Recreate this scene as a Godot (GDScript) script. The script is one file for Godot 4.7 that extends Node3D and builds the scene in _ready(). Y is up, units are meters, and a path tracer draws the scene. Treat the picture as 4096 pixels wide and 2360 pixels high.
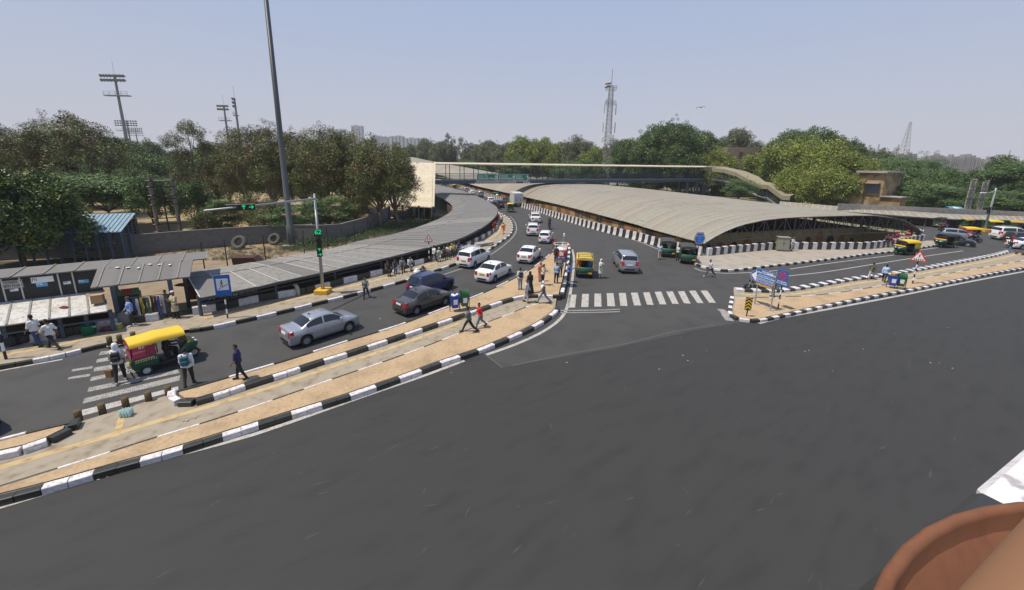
extends Node3D
# a pixel of the photograph gives a direction only; g() meets it with a level h above the road
const F := 1593.0
const CX := 2048.0
const CY := 994.0
const EYE := 10.1
var cb: Basis
var rng := RandomNumberGenerator.new()
var M := {}
var used := {}

func rayd(x: float, y: float) -> Vector3:
	return cb * Vector3(x - CX, CY - y, -F)
func g(x: float, y: float, h := 0.0) -> Vector3:
	var r := rayd(x, y)
	var t := (h - EYE) / r.y
	return Vector3(r.x * t, h, r.z * t)
func far(x: float, y: float, d: float) -> Vector3:
	var r := rayd(x, y)
	return Vector3(0, EYE, 0) + r * (d / -r.z)
func gl(a: Array, h := 0.0) -> Array:
	var o := []
	for i in range(0, a.size(), 2):
		o.append(g(a[i], a[i + 1], h))
	return o

# ---------- naming ----------
func numbered(called: String) -> String:
	var n: int = used.get(called, 0)
	used[called] = n + 1
	return called if n == 0 else "%s_%03d" % [called, n]
func tag(o: Node, label: String, category := "", group := "", kind := "") -> Node:
	if label: o.set_meta("label", label)
	if category: o.set_meta("category", category)
	if group: o.set_meta("group", group)
	if kind: o.set_meta("kind", kind)
	return o
func thing(called: String, label: String, category: String, at := Vector3.ZERO, turn := 0.0, group := "") -> Node3D:
	var o := Node3D.new()
	o.name = numbered(called)
	add_child(o)
	o.position = at
	o.rotation.y = turn
	tag(o, label, category, group)
	return o
func struct(called: String) -> Node3D:
	var o := Node3D.new()
	o.name = numbered(called)
	add_child(o)
	o.set_meta("kind", "structure")
	return o
func dup(src: Node3D, at: Vector3, turn: float, label := "", group := "") -> Node3D:
	var r: Node3D = src.duplicate()
	var nm := String(src.name)
	if nm.length() > 4 and nm.substr(nm.length() - 3).is_valid_int(): nm = nm.substr(0, nm.length() - 4)
	r.name = numbered(nm)
	add_child(r)
	r.position = at
	r.rotation.y = turn
	if label: r.set_meta("label", label)
	if group: r.set_meta("group", group)
	return r

# ---------- mesh helpers ----------
func ST(smooth := false) -> SurfaceTool:
	var st := SurfaceTool.new()
	st.begin(Mesh.PRIMITIVE_TRIANGLES)
	st.set_smooth_group(0 if smooth else -1)
	return st
func tri(st: SurfaceTool, a: Vector3, b: Vector3, c: Vector3) -> void:
	st.add_vertex(a); st.add_vertex(b); st.add_vertex(c)
func quad(st: SurfaceTool, a: Vector3, b: Vector3, c: Vector3, d: Vector3) -> void:
	tri(st, a, b, c); tri(st, a, c, d)
func quv(st: SurfaceTool, p: Array) -> void:
	var uv := [Vector2(0, 1), Vector2(0, 0), Vector2(1, 0), Vector2(1, 1)]
	for i in [0, 1, 2, 0, 2, 3]:
		st.set_uv(uv[i]); st.add_vertex(p[i])
func mesh(st: SurfaceTool) -> ArrayMesh:
	st.generate_normals()
	return st.commit()
func put(called: String, me: Mesh, m: Material, parent: Node = null, at := Vector3.ZERO, turn := 0.0) -> MeshInstance3D:
	var o := MeshInstance3D.new()
	o.mesh = me
	o.material_override = m
	if parent == null:
		o.name = numbered(called)
		add_child(o)
	else:
		o.name = called
		parent.add_child(o, true)
	o.position = at
	o.rotation.y = turn
	return o
func obj(called: String, st: SurfaceTool, m: Material, parent: Node = null) -> MeshInstance3D:
	return put(called, mesh(st), m, parent)
func box(st: SurfaceTool, c: Vector3, s: Vector3, b := Basis(), ch := 0.0) -> void:
	var h := s * 0.5
	var p := []
	for i in 8:
		p.append(c + b * Vector3(h.x if i & 1 else -h.x, h.y if i & 2 else -h.y, h.z if i & 4 else -h.z))
	for f in [[0, 2, 3, 1], [5, 7, 6, 4], [4, 6, 2, 0], [1, 3, 7, 5], [2, 6, 7, 3], [0, 1, 5, 4]]:
		quad(st, p[f[0]], p[f[1]], p[f[2]], p[f[3]])
# box with chamfered edges
func cbox(st: SurfaceTool, c: Vector3, s: Vector3, k := 0.02, b := Basis()) -> void:
	var h := s * 0.5
	for ax in 3:
		for sg in [-1.0, 1.0]:
			var u := (ax + 1) % 3
			var v := (ax + 2) % 3
			var q := []
			for e in [[-1, -1], [-1, 1], [1, 1], [1, -1]]:
				var p := Vector3.ZERO
				p[ax] = sg * h[ax]
				p[u] = e[0] * (h[u] - k)
				p[v] = e[1] * (h[v] - k)
				q.append(c + b * p)
			if sg > 0: quad(st, q[0], q[1], q[2], q[3])
			else: quad(st, q[3], q[2], q[1], q[0])
	for ax in 3:
		var u := (ax + 1) % 3
		var v := (ax + 2) % 3
		for su in [-1.0, 1.0]:
			for sv in [-1.0, 1.0]:
				var q := []
				for e in [[-1, 0], [1, 0], [1, 1], [-1, 1]]:
					var p := Vector3.ZERO
					p[ax] = e[0] * (h[ax] - k)
					p[u] = su * (h[u] - (k if e[1] else 0.0))
					p[v] = sv * (h[v] - (0.0 if e[1] else k))
					q.append(c + b * p)
				if su * sv > 0: quad(st, q[0], q[1], q[2], q[3])
				else: quad(st, q[3], q[2], q[1], q[0])
	for i in 8:
		var sx := 1.0 if i & 1 else -1.0
		var sy := 1.0 if i & 2 else -1.0
		var sz := 1.0 if i & 4 else -1.0
		var a := c + b * Vector3(sx * h.x, sy * (h.y - k), sz * (h.z - k))
		var d := c + b * Vector3(sx * (h.x - k), sy * h.y, sz * (h.z - k))
		var e := c + b * Vector3(sx * (h.x - k), sy * (h.y - k), sz * h.z)
		if sx * sy * sz > 0: tri(st, a, e, d)
		else: tri(st, a, d, e)
func frame(d: Vector3) -> Basis:
	var y := d.normalized()
	var x := (Vector3.RIGHT if absf(y.x) < 0.9 else Vector3.FORWARD).cross(y).normalized()
	return Basis(x, y, x.cross(y))
# tube through points with radii
func tube(st: SurfaceTool, pts: Array, rad: Array, n := 8, cap := true) -> void:
	var rings := []
	for i in pts.size():
		var d: Vector3 = (pts[mini(i + 1, pts.size() - 1)] - pts[maxi(i - 1, 0)])
		var b := frame(d)
		var ring := []
		for k in n:
			var a := TAU * k / n
			ring.append(pts[i] + b * Vector3(cos(a), 0, sin(a)) * rad[mini(i, rad.size() - 1)])
		rings.append(ring)
	for i in rings.size() - 1:
		for k in n:
			var j := (k + 1) % n
			quad(st, rings[i][k], rings[i + 1][k], rings[i + 1][j], rings[i][j])
	if cap:
		for k in range(1, n - 1):
			tri(st, rings[0][0], rings[0][k], rings[0][k + 1])
			tri(st, rings[-1][0], rings[-1][k + 1], rings[-1][k])
func rod(st: SurfaceTool, a: Vector3, b: Vector3, r: float, n := 6) -> void:
	tube(st, [a, b], [r], n)
func bar(st: SurfaceTool, a: Vector3, b: Vector3, w: float, h: float) -> void:
	var d := b - a
	var x := d.normalized()
	var z := x.cross(Vector3.UP)
	z = z.normalized() if z.length() > 0.01 else Vector3.FORWARD
	box(st, (a + b) * 0.5, Vector3(d.length(), h, w), Basis(x, z.cross(x), z))
# surface of revolution about y: profile [r, y]
func lathe(st: SurfaceTool, c: Vector3, prof: Array, n := 16, b := Basis()) -> void:
	for i in prof.size() - 1:
		for k in n:
			var a0 := TAU * k / n
			var a1 := TAU * (k + 1) / n
			var p0: Array = prof[i]
			var p1: Array = prof[i + 1]
			var A := c + b * Vector3(cos(a0) * p0[0], p0[1], sin(a0) * p0[0])
			var B := c + b * Vector3(cos(a0) * p1[0], p1[1], sin(a0) * p1[0])
			var C := c + b * Vector3(cos(a1) * p1[0], p1[1], sin(a1) * p1[0])
			var D := c + b * Vector3(cos(a1) * p0[0], p0[1], sin(a1) * p0[0])
			if p0[0] > 0.0001: tri(st, A, B, D)
			if p1[0] > 0.0001: tri(st, B, C, D)
# polygon in the ground plane with thickness below
func slab(st: SurfaceTool, pts: Array, thick := 0.0) -> void:
	var p2 := PackedVector2Array()
	for p in pts: p2.append(Vector2(p.x, p.z))
	var all := [p2]
	if Geometry2D.triangulate_polygon(p2).is_empty():
		all = []
		for q in Geometry2D.offset_polygon(p2, -0.004): all.append(q)
	var y: float = pts[0].y
	for q in all:
		var idx := Geometry2D.triangulate_polygon(q)
		var cw := Geometry2D.is_polygon_clockwise(q)
		for i in range(0, idx.size(), 3):
			var v := []
			for k in 3: v.append(Vector3(q[idx[i + k]].x, y, q[idx[i + k]].y))
			if (v[1] - v[0]).cross(v[2] - v[0]).y >= 0: v = [v[0], v[2], v[1]]
			for w in v:
				st.set_uv(Vector2(w.x * 0.816 - w.z * 0.578, w.x * 0.578 + w.z * 0.816))
				st.add_vertex(w)
		if thick > 0:
			for i in q.size():
				var a := Vector3(q[i].x, y, q[i].y)
				var n: Vector2 = q[(i + 1) % q.size()]
				var b := Vector3(n.x, y, n.y)
				var dn := Vector3.DOWN * thick
				if cw: quad(st, a, b, b + dn, a + dn)
				else: quad(st, b, a, a + dn, b + dn)
# extrude a polygon given in 2D (x,y) along z from z0 to z1 with basis
func prism(st: SurfaceTool, poly: Array, z0: float, z1: float, t := Transform3D()) -> void:
	var p2 := PackedVector2Array(poly)
	var idx := Geometry2D.triangulate_polygon(p2)
	for i in range(0, idx.size(), 3):
		var q := []
		for k in 3: q.append(p2[idx[i + k]])
		var ccw: bool = (q[1] - q[0]).cross(q[2] - q[0]) > 0
		var f := [0, 1, 2] if not ccw else [0, 2, 1]
		tri(st, t * Vector3(q[f[0]].x, q[f[0]].y, z1), t * Vector3(q[f[1]].x, q[f[1]].y, z1), t * Vector3(q[f[2]].x, q[f[2]].y, z1))
		tri(st, t * Vector3(q[f[0]].x, q[f[0]].y, z0), t * Vector3(q[f[2]].x, q[f[2]].y, z0), t * Vector3(q[f[1]].x, q[f[1]].y, z0))
	var cw := Geometry2D.is_polygon_clockwise(p2)
	for i in p2.size():
		var a := p2[i]
		var b := p2[(i + 1) % p2.size()]
		var A := t * Vector3(a.x, a.y, z0)
		var B := t * Vector3(b.x, b.y, z0)
		var C := t * Vector3(b.x, b.y, z1)
		var D := t * Vector3(a.x, a.y, z1)
		if cw: quad(st, A, D, C, B)
		else: quad(st, A, B, C, D)
# ---------- polylines ----------
func smooth_line(p: Array, step: float) -> Array:
	var c := Curve3D.new()
	for i in p.size():
		var t: Vector3 = (p[mini(i + 1, p.size() - 1)] - p[maxi(i - 1, 0)])
		var l0: float = p[i].distance_to(p[maxi(i - 1, 0)])
		var l1: float = p[i].distance_to(p[mini(i + 1, p.size() - 1)])
		t = t.normalized()
		c.add_point(p[i], -t * l0 * 0.3, t * l1 * 0.3)
	c.bake_interval = 0.1
	var n := maxi(1, roundi(c.get_baked_length() / step))
	var o := []
	for i in n + 1:
		o.append(c.sample_baked(c.get_baked_length() * i / n, false))
	return o
func off(p: Array, d: float, dy := 0.0) -> Array:
	var o := []
	for i in p.size():
		var t: Vector3 = p[mini(i + 1, p.size() - 1)] - p[maxi(i - 1, 0)]
		t.y = 0
		t = t.normalized()
		o.append(p[i] + Vector3(-t.z, 0, t.x) * d + Vector3.UP * dy)
	return o
func up(p: Array, dy: float) -> Array:
	var o := []
	for q in p: o.append(q + Vector3.UP * dy)
	return o
func rev(p: Array) -> Array:
	var o := p.duplicate()
	o.reverse()
	return o
func band(st: SurfaceTool, a: Array, b: Array) -> void:
	for i in mini(a.size(), b.size()) - 1:
		quad(st, a[i], a[i + 1], b[i + 1], b[i])
# band of width w along a pixel line, lying at height h
func stripe(st: SurfaceTool, px: Array, w: float, h: float, step := 1.0) -> void:
	var l := smooth_line(gl(px, h), step)
	band(st, off(l, -w / 2), off(l, w / 2))

# ---------- materials ----------
func noise_tex(seed_: int, freq: float, stops: Array, oct := 4, size := 512, kind := FastNoiseLite.TYPE_SIMPLEX_SMOOTH) -> NoiseTexture2D:
	var n := FastNoiseLite.new()
	n.seed = seed_
	n.noise_type = kind
	n.frequency = freq
	n.fractal_octaves = oct
	var gr := Gradient.new()
	var offs := PackedFloat32Array()
	var cols := PackedColorArray()
	for s in stops:
		offs.append(s[0])
		var c: Color = s[1] if s[1] is Color else Color(s[1], s[1], s[1])
		cols.append(c.linear_to_srgb())
	gr.offsets = offs
	gr.colors = cols
	var t := NoiseTexture2D.new()
	t.width = size
	t.height = size
	t.seamless = true
	t.noise = n
	t.color_ramp = gr
	return t
func mat(name_: String, c: Color, rough := 0.85, metal := 0.0, spec := 0.5) -> StandardMaterial3D:
	if M.has(name_): return M[name_]
	var m := StandardMaterial3D.new()
	m.resource_name = name_
	m.albedo_color = c.linear_to_srgb()
	m.roughness = rough
	m.metallic = metal
	m.metallic_specular = spec
	M[name_] = m
	return m
# tex repeats every `per` metres, a coarser one every `per2`
func texmat(name_: String, c: Color, rough: float, tex: Texture2D, per: float, tex2: Texture2D = null, per2 := 10.0) -> StandardMaterial3D:
	var m := mat(name_, c, rough)
	m.albedo_texture = tex
	m.uv1_triplanar = true
	m.uv1_world_triplanar = true
	m.uv1_scale = Vector3.ONE / per
	if tex2:
		m.detail_enabled = true
		m.detail_blend_mode = BaseMaterial3D.BLEND_MODE_MUL
		m.detail_albedo = tex2
		m.detail_uv_layer = BaseMaterial3D.DETAIL_UV_2
		m.uv2_triplanar = true
		m.uv2_world_triplanar = true
		m.uv2_scale = Vector3.ONE / per2
	return m
func L(r: float, gg: float, b: float) -> Color:
	return Color(r, gg, b)
func paint(name_: String, c: Color, rough := 0.6) -> StandardMaterial3D:
	return mat(name_, c, rough)

func make_materials() -> void:
	var speck := noise_tex(1, 0.35, [[0.0, 0.62], [0.45, 0.95], [0.55, 1.0], [0.8, 1.25], [1.0, 2.1]], 2, 512)
	var blot := noise_tex(2, 0.012, [[0.0, 0.72], [0.4, 0.95], [0.6, 1.05], [1.0, 1.3]], 5, 512)
	var soft := noise_tex(9, 0.02, [[0.0, 0.86], [0.4, 0.97], [0.6, 1.02], [1.0, 1.14]], 6, 512)
	var fine := noise_tex(3, 0.08, [[0.0, 0.88], [0.5, 1.0], [1.0, 1.12]], 5, 512)
	var chips := noise_tex(4, 0.03, [[0.0, 0.35], [0.3, 0.62], [0.36, 0.95], [0.6, 1.0], [1.0, 1.06]], 5, 512)
	var grime := noise_tex(5, 0.02, [[0.0, Color(0.55, 0.5, 0.44)], [0.35, Color(0.9, 0.87, 0.83)], [0.6, 1.0], [1.0, 1.08]], 6, 512)
	var wornw := noise_tex(6, 0.06, [[0.0, 0.16], [0.38, 0.22], [0.5, 0.7], [0.62, 1.0], [1.0, 1.05]], 5, 512)
	var sandt := noise_tex(7, 0.03, [[0.0, Color(0.7, 0.66, 0.6)], [0.4, Color(0.95, 0.94, 0.92)], [0.6, 1.0], [1.0, Color(1.1, 1.1, 1.08)]], 6, 512)
	M.t_fine = fine; M.t_chips = chips; M.t_grime = grime; M.t_blot = blot
	var an := mat("asphalt_new", L(0.030, 0.0297, 0.0285), 0.82)
	an.albedo_texture = noise_tex(41, 0.035, [[0.0, Color(0.72, 0.73, 0.73)], [0.3, Color(0.9, 0.91, 0.9)], [0.5, 1.0], [0.66, Color(1.12, 1.1, 1.06)], [0.8, Color(1.36, 1.32, 1.25)], [1.0, Color(1.75, 1.68, 1.55)]], 6, 1024)
	an.uv1_scale = Vector3(1 / 90.0, 1 / 24.0, 1)
	an.detail_enabled = true
	an.detail_blend_mode = BaseMaterial3D.BLEND_MODE_MUL
	an.detail_albedo = noise_tex(42, 0.22, [[0.0, 0.45], [0.42, 0.9], [0.55, 1.0], [0.72, 1.25], [0.85, 1.9], [1.0, 3.0]], 3, 1024)
	an.detail_uv_layer = BaseMaterial3D.DETAIL_UV_2
	an.uv2_triplanar = true
	an.uv2_world_triplanar = true
	an.uv2_scale = Vector3.ONE / 4.3
	texmat("asphalt_old", L(0.050, 0.049, 0.047), 0.85, speck, 1.9, blot, 17.0)
	texmat("sand", L(0.40, 0.29, 0.175), 0.95, sandt, 3.1, blot, 13.0)
	texmat("dirt", L(0.24, 0.18, 0.115), 0.95, sandt, 2.3, blot, 11.0)
	texmat("shade_brown", L(0.06, 0.05, 0.035), 0.95, sandt, 2.3, blot, 7.0)  # dark brown that paints in tree and wall shade by the shed
	mat("line_faint", L(0.075, 0.075, 0.073), 0.85)
	texmat("drygrass", L(0.29, 0.22, 0.12), 0.95, sandt, 4.3, blot, 29.0)
	texmat("farland", L(0.16, 0.16, 0.09), 0.95, sandt, 40.0, blot, 170.0)
	texmat("path", L(0.29, 0.25, 0.19), 0.9, fine, 1.3, grime, 7.0)
	texmat("tactile", L(0.44, 0.33, 0.17), 0.9, fine, 0.7, grime, 5.0)
	texmat("plaza", L(0.32, 0.285, 0.235), 0.9, fine, 1.3, blot, 9.0)
	texmat("kerb_white", L(0.64, 0.62, 0.64), 0.6, chips, 1.9, grime, 3.7)
	texmat("kerb_black", L(0.028, 0.030, 0.026), 0.42, fine, 0.9, grime, 3.1)
	texmat("line_white", L(0.40, 0.385, 0.36), 0.8, chips, 1.3, grime, 4.0)
	texmat("line_worn", L(0.42, 0.41, 0.40), 0.85, wornw, 1.5, grime, 4.0)
	texmat("concrete", L(0.33, 0.31, 0.28), 0.9, fine, 1.1, grime, 6.0)
	texmat("wall_grey", L(0.15, 0.145, 0.135), 0.9, fine, 1.1, grime, 5.0)
	texmat("wall_pale", L(0.24, 0.235, 0.225), 0.9, fine, 1.7, grime, 7.0)
	texmat("mural", L(0.60, 0.45, 0.22), 0.9, fine, 1.1, grime, 5.0)
	for i in 4:
		var k: float = [1.0, 0.95, 1.05, 0.98][i]
		var w: float = [1.0, 0.97, 1.0, 1.06][i]
		texmat("sheet%d" % i, L(0.255 * k, 0.228 * k * w, 0.18 * k * w), 0.7, fine, 3.3, soft, 11.0 + i)
		texmat("felt%d" % i, L(0.15 * k, 0.144 * k, 0.136 * k), 0.85, fine, 2.7, soft, 7.0 + i)
		texmat("cream%d" % i, L(0.52 * k, 0.46 * k, 0.34 * k), 0.7, fine, 1.7, grime, 5.0 + i)
	texmat("pale_sheet", L(0.215, 0.208, 0.195), 0.8, fine, 1.7, grime, 5.0)
	texmat("white_sheet", L(0.50, 0.49, 0.46), 0.7, chips, 3.1, grime, 7.0)
	mat("seam", L(0.55, 0.53, 0.48), 0.7)
	mat("steel_blue", L(0.045, 0.075, 0.105), 0.5)
	mat("girder", L(0.035, 0.075, 0.12), 0.5)
	mat("steel_dark", L(0.05, 0.052, 0.055), 0.55)
	mat("truss_grey", L(0.10, 0.105, 0.11), 0.55)
	mat("galv", L(0.34, 0.35, 0.36), 0.42, 0.35)
	mat("pole_grey", L(0.085, 0.092, 0.096), 0.55, 0.1)
	mat("white", L(0.75, 0.75, 0.75), 0.5)
	mat("black", L(0.014, 0.014, 0.015), 0.5)
	mat("rubber", L(0.016, 0.016, 0.016), 0.85)
	mat("signblue", L(0.012, 0.12, 0.42), 0.4)
	mat("signgreen", L(0.004, 0.20, 0.10), 0.4)
	mat("signred", L(0.55, 0.03, 0.025), 0.4)
	mat("signyellow", L(0.72, 0.45, 0.02), 0.5)
	mat("orange", L(0.7, 0.26, 0.02), 0.6)
	mat("redbar", L(0.36, 0.05, 0.03), 0.7)
	mat("brown", L(0.09, 0.045, 0.022), 0.8)

func setup_view() -> void:
	var nad := Vector3(1919.5 - CX, CY - 8161.9, -F).normalized()
	var u := -nad
	var fw := Vector3(0, 0, -1)
	fw = (fw - u * fw.dot(u)).normalized()
	cb = Basis(fw.cross(u), u, -fw).transposed()
	var cam := Camera3D.new()
	cam.name = "camera"
	cam.projection = Camera3D.PROJECTION_FRUSTUM
	cam.near = 0.1
	cam.far = 6000.0
	cam.size = 2360.0 / F * 0.1
	cam.frustum_offset = Vector2(0, -(1180.0 - CY) / F * 0.1)
	cam.transform = Transform3D(cb, Vector3(0, EYE, 0))
	add_child(cam)
	cam.current = true
	var sky := ProceduralSkyMaterial.new()
	sky.sky_top_color = Color(0.57, 0.675, 0.85)
	sky.sky_horizon_color = Color(0.77, 0.775, 0.80)
	sky.sky_curve = 0.22
	sky.ground_horizon_color = Color(0.62, 0.61, 0.60)
	sky.ground_bottom_color = Color(0.35, 0.32, 0.28)
	sky.sun_angle_max = 1.0
	var env := Environment.new()
	env.background_mode = Environment.BG_SKY
	env.sky = Sky.new()
	env.sky.sky_material = sky
	env.tonemap_mode = Environment.TONE_MAPPER_LINEAR
	env.tonemap_exposure = 1.05
	env.sdfgi_enabled = true
	env.ssao_enabled = true
	env.ssil_enabled = true
	env.fog_enabled = true
	env.fog_density = 0.00026
	env.fog_light_color = Color(0.8, 0.8, 0.82)
	var we := WorldEnvironment.new()
	we.name = "environment"
	we.environment = env
	add_child(we)
	var sun := DirectionalLight3D.new()
	sun.name = "sun"
	sun.light_energy = 1.6
	sun.light_color = Color(1.0, 0.955, 0.88)
	sun.light_angular_distance = 0.5
	sun.shadow_enabled = true
	add_child(sun)
	var d := Vector3(0.40, -0.92, -0.12).normalized()
	sun.basis = Basis.looking_at(d, Vector3.FORWARD)

# ---------- ground, roads, kerbs ----------
var P := {}   # shared lines
func lines() -> void:
	P.outer = smooth_line(gl([-260, 2070, 0, 2003, 227, 1944, 458, 1877, 670, 1818, 950, 1731, 1179, 1658, 1385, 1593, 1614, 1513, 1757, 1459, 1917, 1405, 2049, 1350, 2107, 1323, 2156, 1296, 2189, 1273, 2214, 1253, 2220, 1238]), 0.55)
	P.thin = smooth_line(gl([-260, 2020, 0, 1946, 172, 1892, 404, 1820, 613, 1753, 881, 1671, 1112, 1593, 1364, 1505, 1576, 1433, 1748, 1368, 1942, 1292, 2045, 1253, 2095, 1232, 2148, 1216, 2189, 1212, 2210, 1219], 0.15), 0.6)
	P.k2a = smooth_line(gl([-200, 1872, 0, 1825, 64, 1812, 178, 1776, 283, 1722, 287, 1700], 0.15), 0.5)
	P.k2 = smooth_line(gl([708, 1572, 703, 1586, 714, 1604, 749, 1616, 787, 1611, 872, 1586, 1012, 1539, 1140, 1500, 1256, 1461, 1364, 1428, 1460, 1397, 1594, 1353, 1709, 1315, 1810, 1280, 1901, 1249, 1975, 1222, 2057, 1197, 2115, 1188, 2183, 1188, 2236, 1189, 2241, 1174, 2251, 1139, 2261, 1090, 2266, 1057, 2270, 1024, 2272, 995, 2268, 983], 0.15), 0.55)
	P.slip_a = smooth_line(gl([-200, 1812, 0, 1764, 144, 1727, 232, 1707, 283, 1695], 0.34), 0.6)
	P.slip = smooth_line(gl([710, 1569, 757, 1559, 839, 1534, 988, 1492, 1215, 1423, 1400, 1364, 1586, 1307, 1703, 1263, 1868, 1201, 1956, 1164, 2053, 1117, 2152, 1059, 2210, 1010, 2232, 985, 2259, 978], 0.34), 0.6)
	P.left_a = smooth_line(gl([-300, 1535, 0, 1473, 98, 1457, 257, 1424, 396, 1390, 440, 1382]), 0.55)
	P.left = smooth_line(gl([762, 1327, 824, 1319, 927, 1297, 1068, 1266, 1230, 1227, 1370, 1193, 1509, 1157, 1643, 1120, 1748, 1084, 1822, 1058, 1890, 1030, 1950, 1003, 1999, 971, 2025, 953, 2039, 939, 2046, 920, 2043, 893, 2032, 877, 2017, 866, 1992, 852, 1950, 832, 1890, 806, 1820, 776, 1760, 752]), 0.55)
	P.lwall = smooth_line(gl([772, 1255, 886, 1235, 1030, 1204, 1158, 1181, 1246, 1167, 1364, 1134, 1493, 1103, 1625, 1069, 1732, 1038, 1840, 996, 1902, 965, 1952, 939, 1974, 925, 1984, 912, 1987, 897, 1983, 884, 1972, 868, 1945, 848, 1900, 826, 1840, 800, 1770, 772], 0.2), 0.6)
	P.lwall_a = smooth_line(gl([-200, 1424, 0, 1382, 88, 1369, 214, 1351, 330, 1328, 470, 1300, 640, 1275], 0.2), 0.6)
	P.jersey = smooth_line(gl([2810, 1022, 2720, 1003, 2637, 984, 2562, 961, 2507, 948, 2424, 927, 2347, 906, 2270, 883, 2192, 859, 2136, 841, 2089, 828, 2038, 811, 1991, 799, 1940, 784, 1888, 768, 1847, 754, 1816, 742, 1780, 728]), 0.62)
	P.pwall = smooth_line(gl([2822, 1021, 2950, 1008, 3088, 997, 3200, 996, 3330, 996, 3480, 993, 3584, 978, 3640, 968, 3684, 962], 0.12), 0.6)
	P.plaza = smooth_line(gl([2738, 1034, 2775, 1052, 2800, 1066, 2841, 1077, 2895, 1085, 2973, 1079, 3047, 1070, 3171, 1056, 3311, 1040, 3460, 1020, 3584, 1007, 3680, 992, 3742, 983, 3762, 975, 3757, 966]), 0.6)
	P.router = smooth_line(gl([2936, 1196, 2932, 1221, 2928, 1259, 2940, 1275, 2981, 1285, 3022, 1285, 3072, 1277, 3175, 1254, 3332, 1220, 3513, 1184, 3650, 1160, 3766, 1136, 3873, 1114, 3997, 1090, 4096, 1074, 4300, 1042]), 0.6)
	P.rthin = smooth_line(gl([2938, 1194, 3088, 1190, 3212, 1185, 3336, 1173, 3460, 1154, 3601, 1127, 3749, 1102, 3914, 1073, 4096, 1042, 4300, 1012], 0.12), 0.7)
	P.rkerb = smooth_line(gl([2934, 1157, 3010, 1161, 3090, 1161, 3158, 1154, 3253, 1139, 3377, 1118, 3502, 1102, 3667, 1075, 3811, 1049, 3955, 1022, 4019, 1006], 0.12), 0.6)

var stone: ArrayMesh
func kerb_mesh() -> ArrayMesh:
	var st := ST()
	var pr := [Vector2(-0.5, -0.1), Vector2(-0.5, 0.78), Vector2(-0.42, 0.93), Vector2(-0.3, 1.0), Vector2(0.4, 1.0), Vector2(0.5, 0.9), Vector2(0.5, -0.1)]
	for i in pr.size():
		var a: Vector2 = pr[i]
		var b: Vector2 = pr[(i + 1) % pr.size()]
		quad(st, Vector3(-0.49, a.y, a.x), Vector3(-0.49, b.y, b.x), Vector3(0.49, b.y, b.x), Vector3(0.49, a.y, a.x))
		for s in [-1.0, 1.0]:
			var e := [Vector3(0.49 * s, a.y, a.x), Vector3(0.49 * s, b.y, b.x), Vector3(0.5 * s, 0.45 + (b.y - 0.45) * 0.93, b.x * 0.93), Vector3(0.5 * s, 0.45 + (a.y - 0.45) * 0.93, a.x * 0.93)]
			quad(st, e[0], e[1], e[2], e[3])
			tri(st, e[3], e[2], Vector3(0.5 * s, 0.45, 0))
	return mesh(st)
# stones along a line whose road face lies on the line; side = +1 when the body lies to the left of travel
func kerb(root: Node3D, pts: Array, w: float, h: float, side: float, per: int, phase := 0, piece := "kerb_stone", me: ArrayMesh = null, jit := 1.0) -> void:
	if me == null: me = stone
	for i in pts.size() - 1:
		var a: Vector3 = pts[i]
		var b: Vector3 = pts[i + 1]
		var d := b - a
		var nrm := Vector3(d.z, 0, -d.x).normalized() * side
		var white := ((i / per) + phase) % 2 == 0
		var o := put(piece, me, M.kerb_white if white else M.kerb_black, root)
		var x := d.normalized()
		var up_ := nrm.cross(x) * side
		var z := x.cross(Vector3.UP) * -side
		z = z.normalized()
		var ww := w * (1.0 + rng.randf_range(-0.03, 0.03) * jit)
		var hh := h * (1.0 + rng.randf_range(-0.035, 0.035) * jit)
		o.transform = Transform3D(Basis(x * d.length() * rng.randf_range(0.975, 0.992), Vector3.UP * hh, z * ww).rotated(Vector3.UP, rng.randf_range(-0.012, 0.012) * jit), (a + b) * 0.5 + nrm * w * 0.5)

func flat(called: String, pts: Array, m: Material, thick := 0.0) -> MeshInstance3D:
	var st := ST()
	slab(st, pts, thick)
	var o := obj(called, st, m)
	o.set_meta("kind", "structure")
	return o
func flatband(called: String, a: Array, b: Array, m: Material, thick := 0.0) -> void:
	flat(called, a + rev(b), m, thick)

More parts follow.
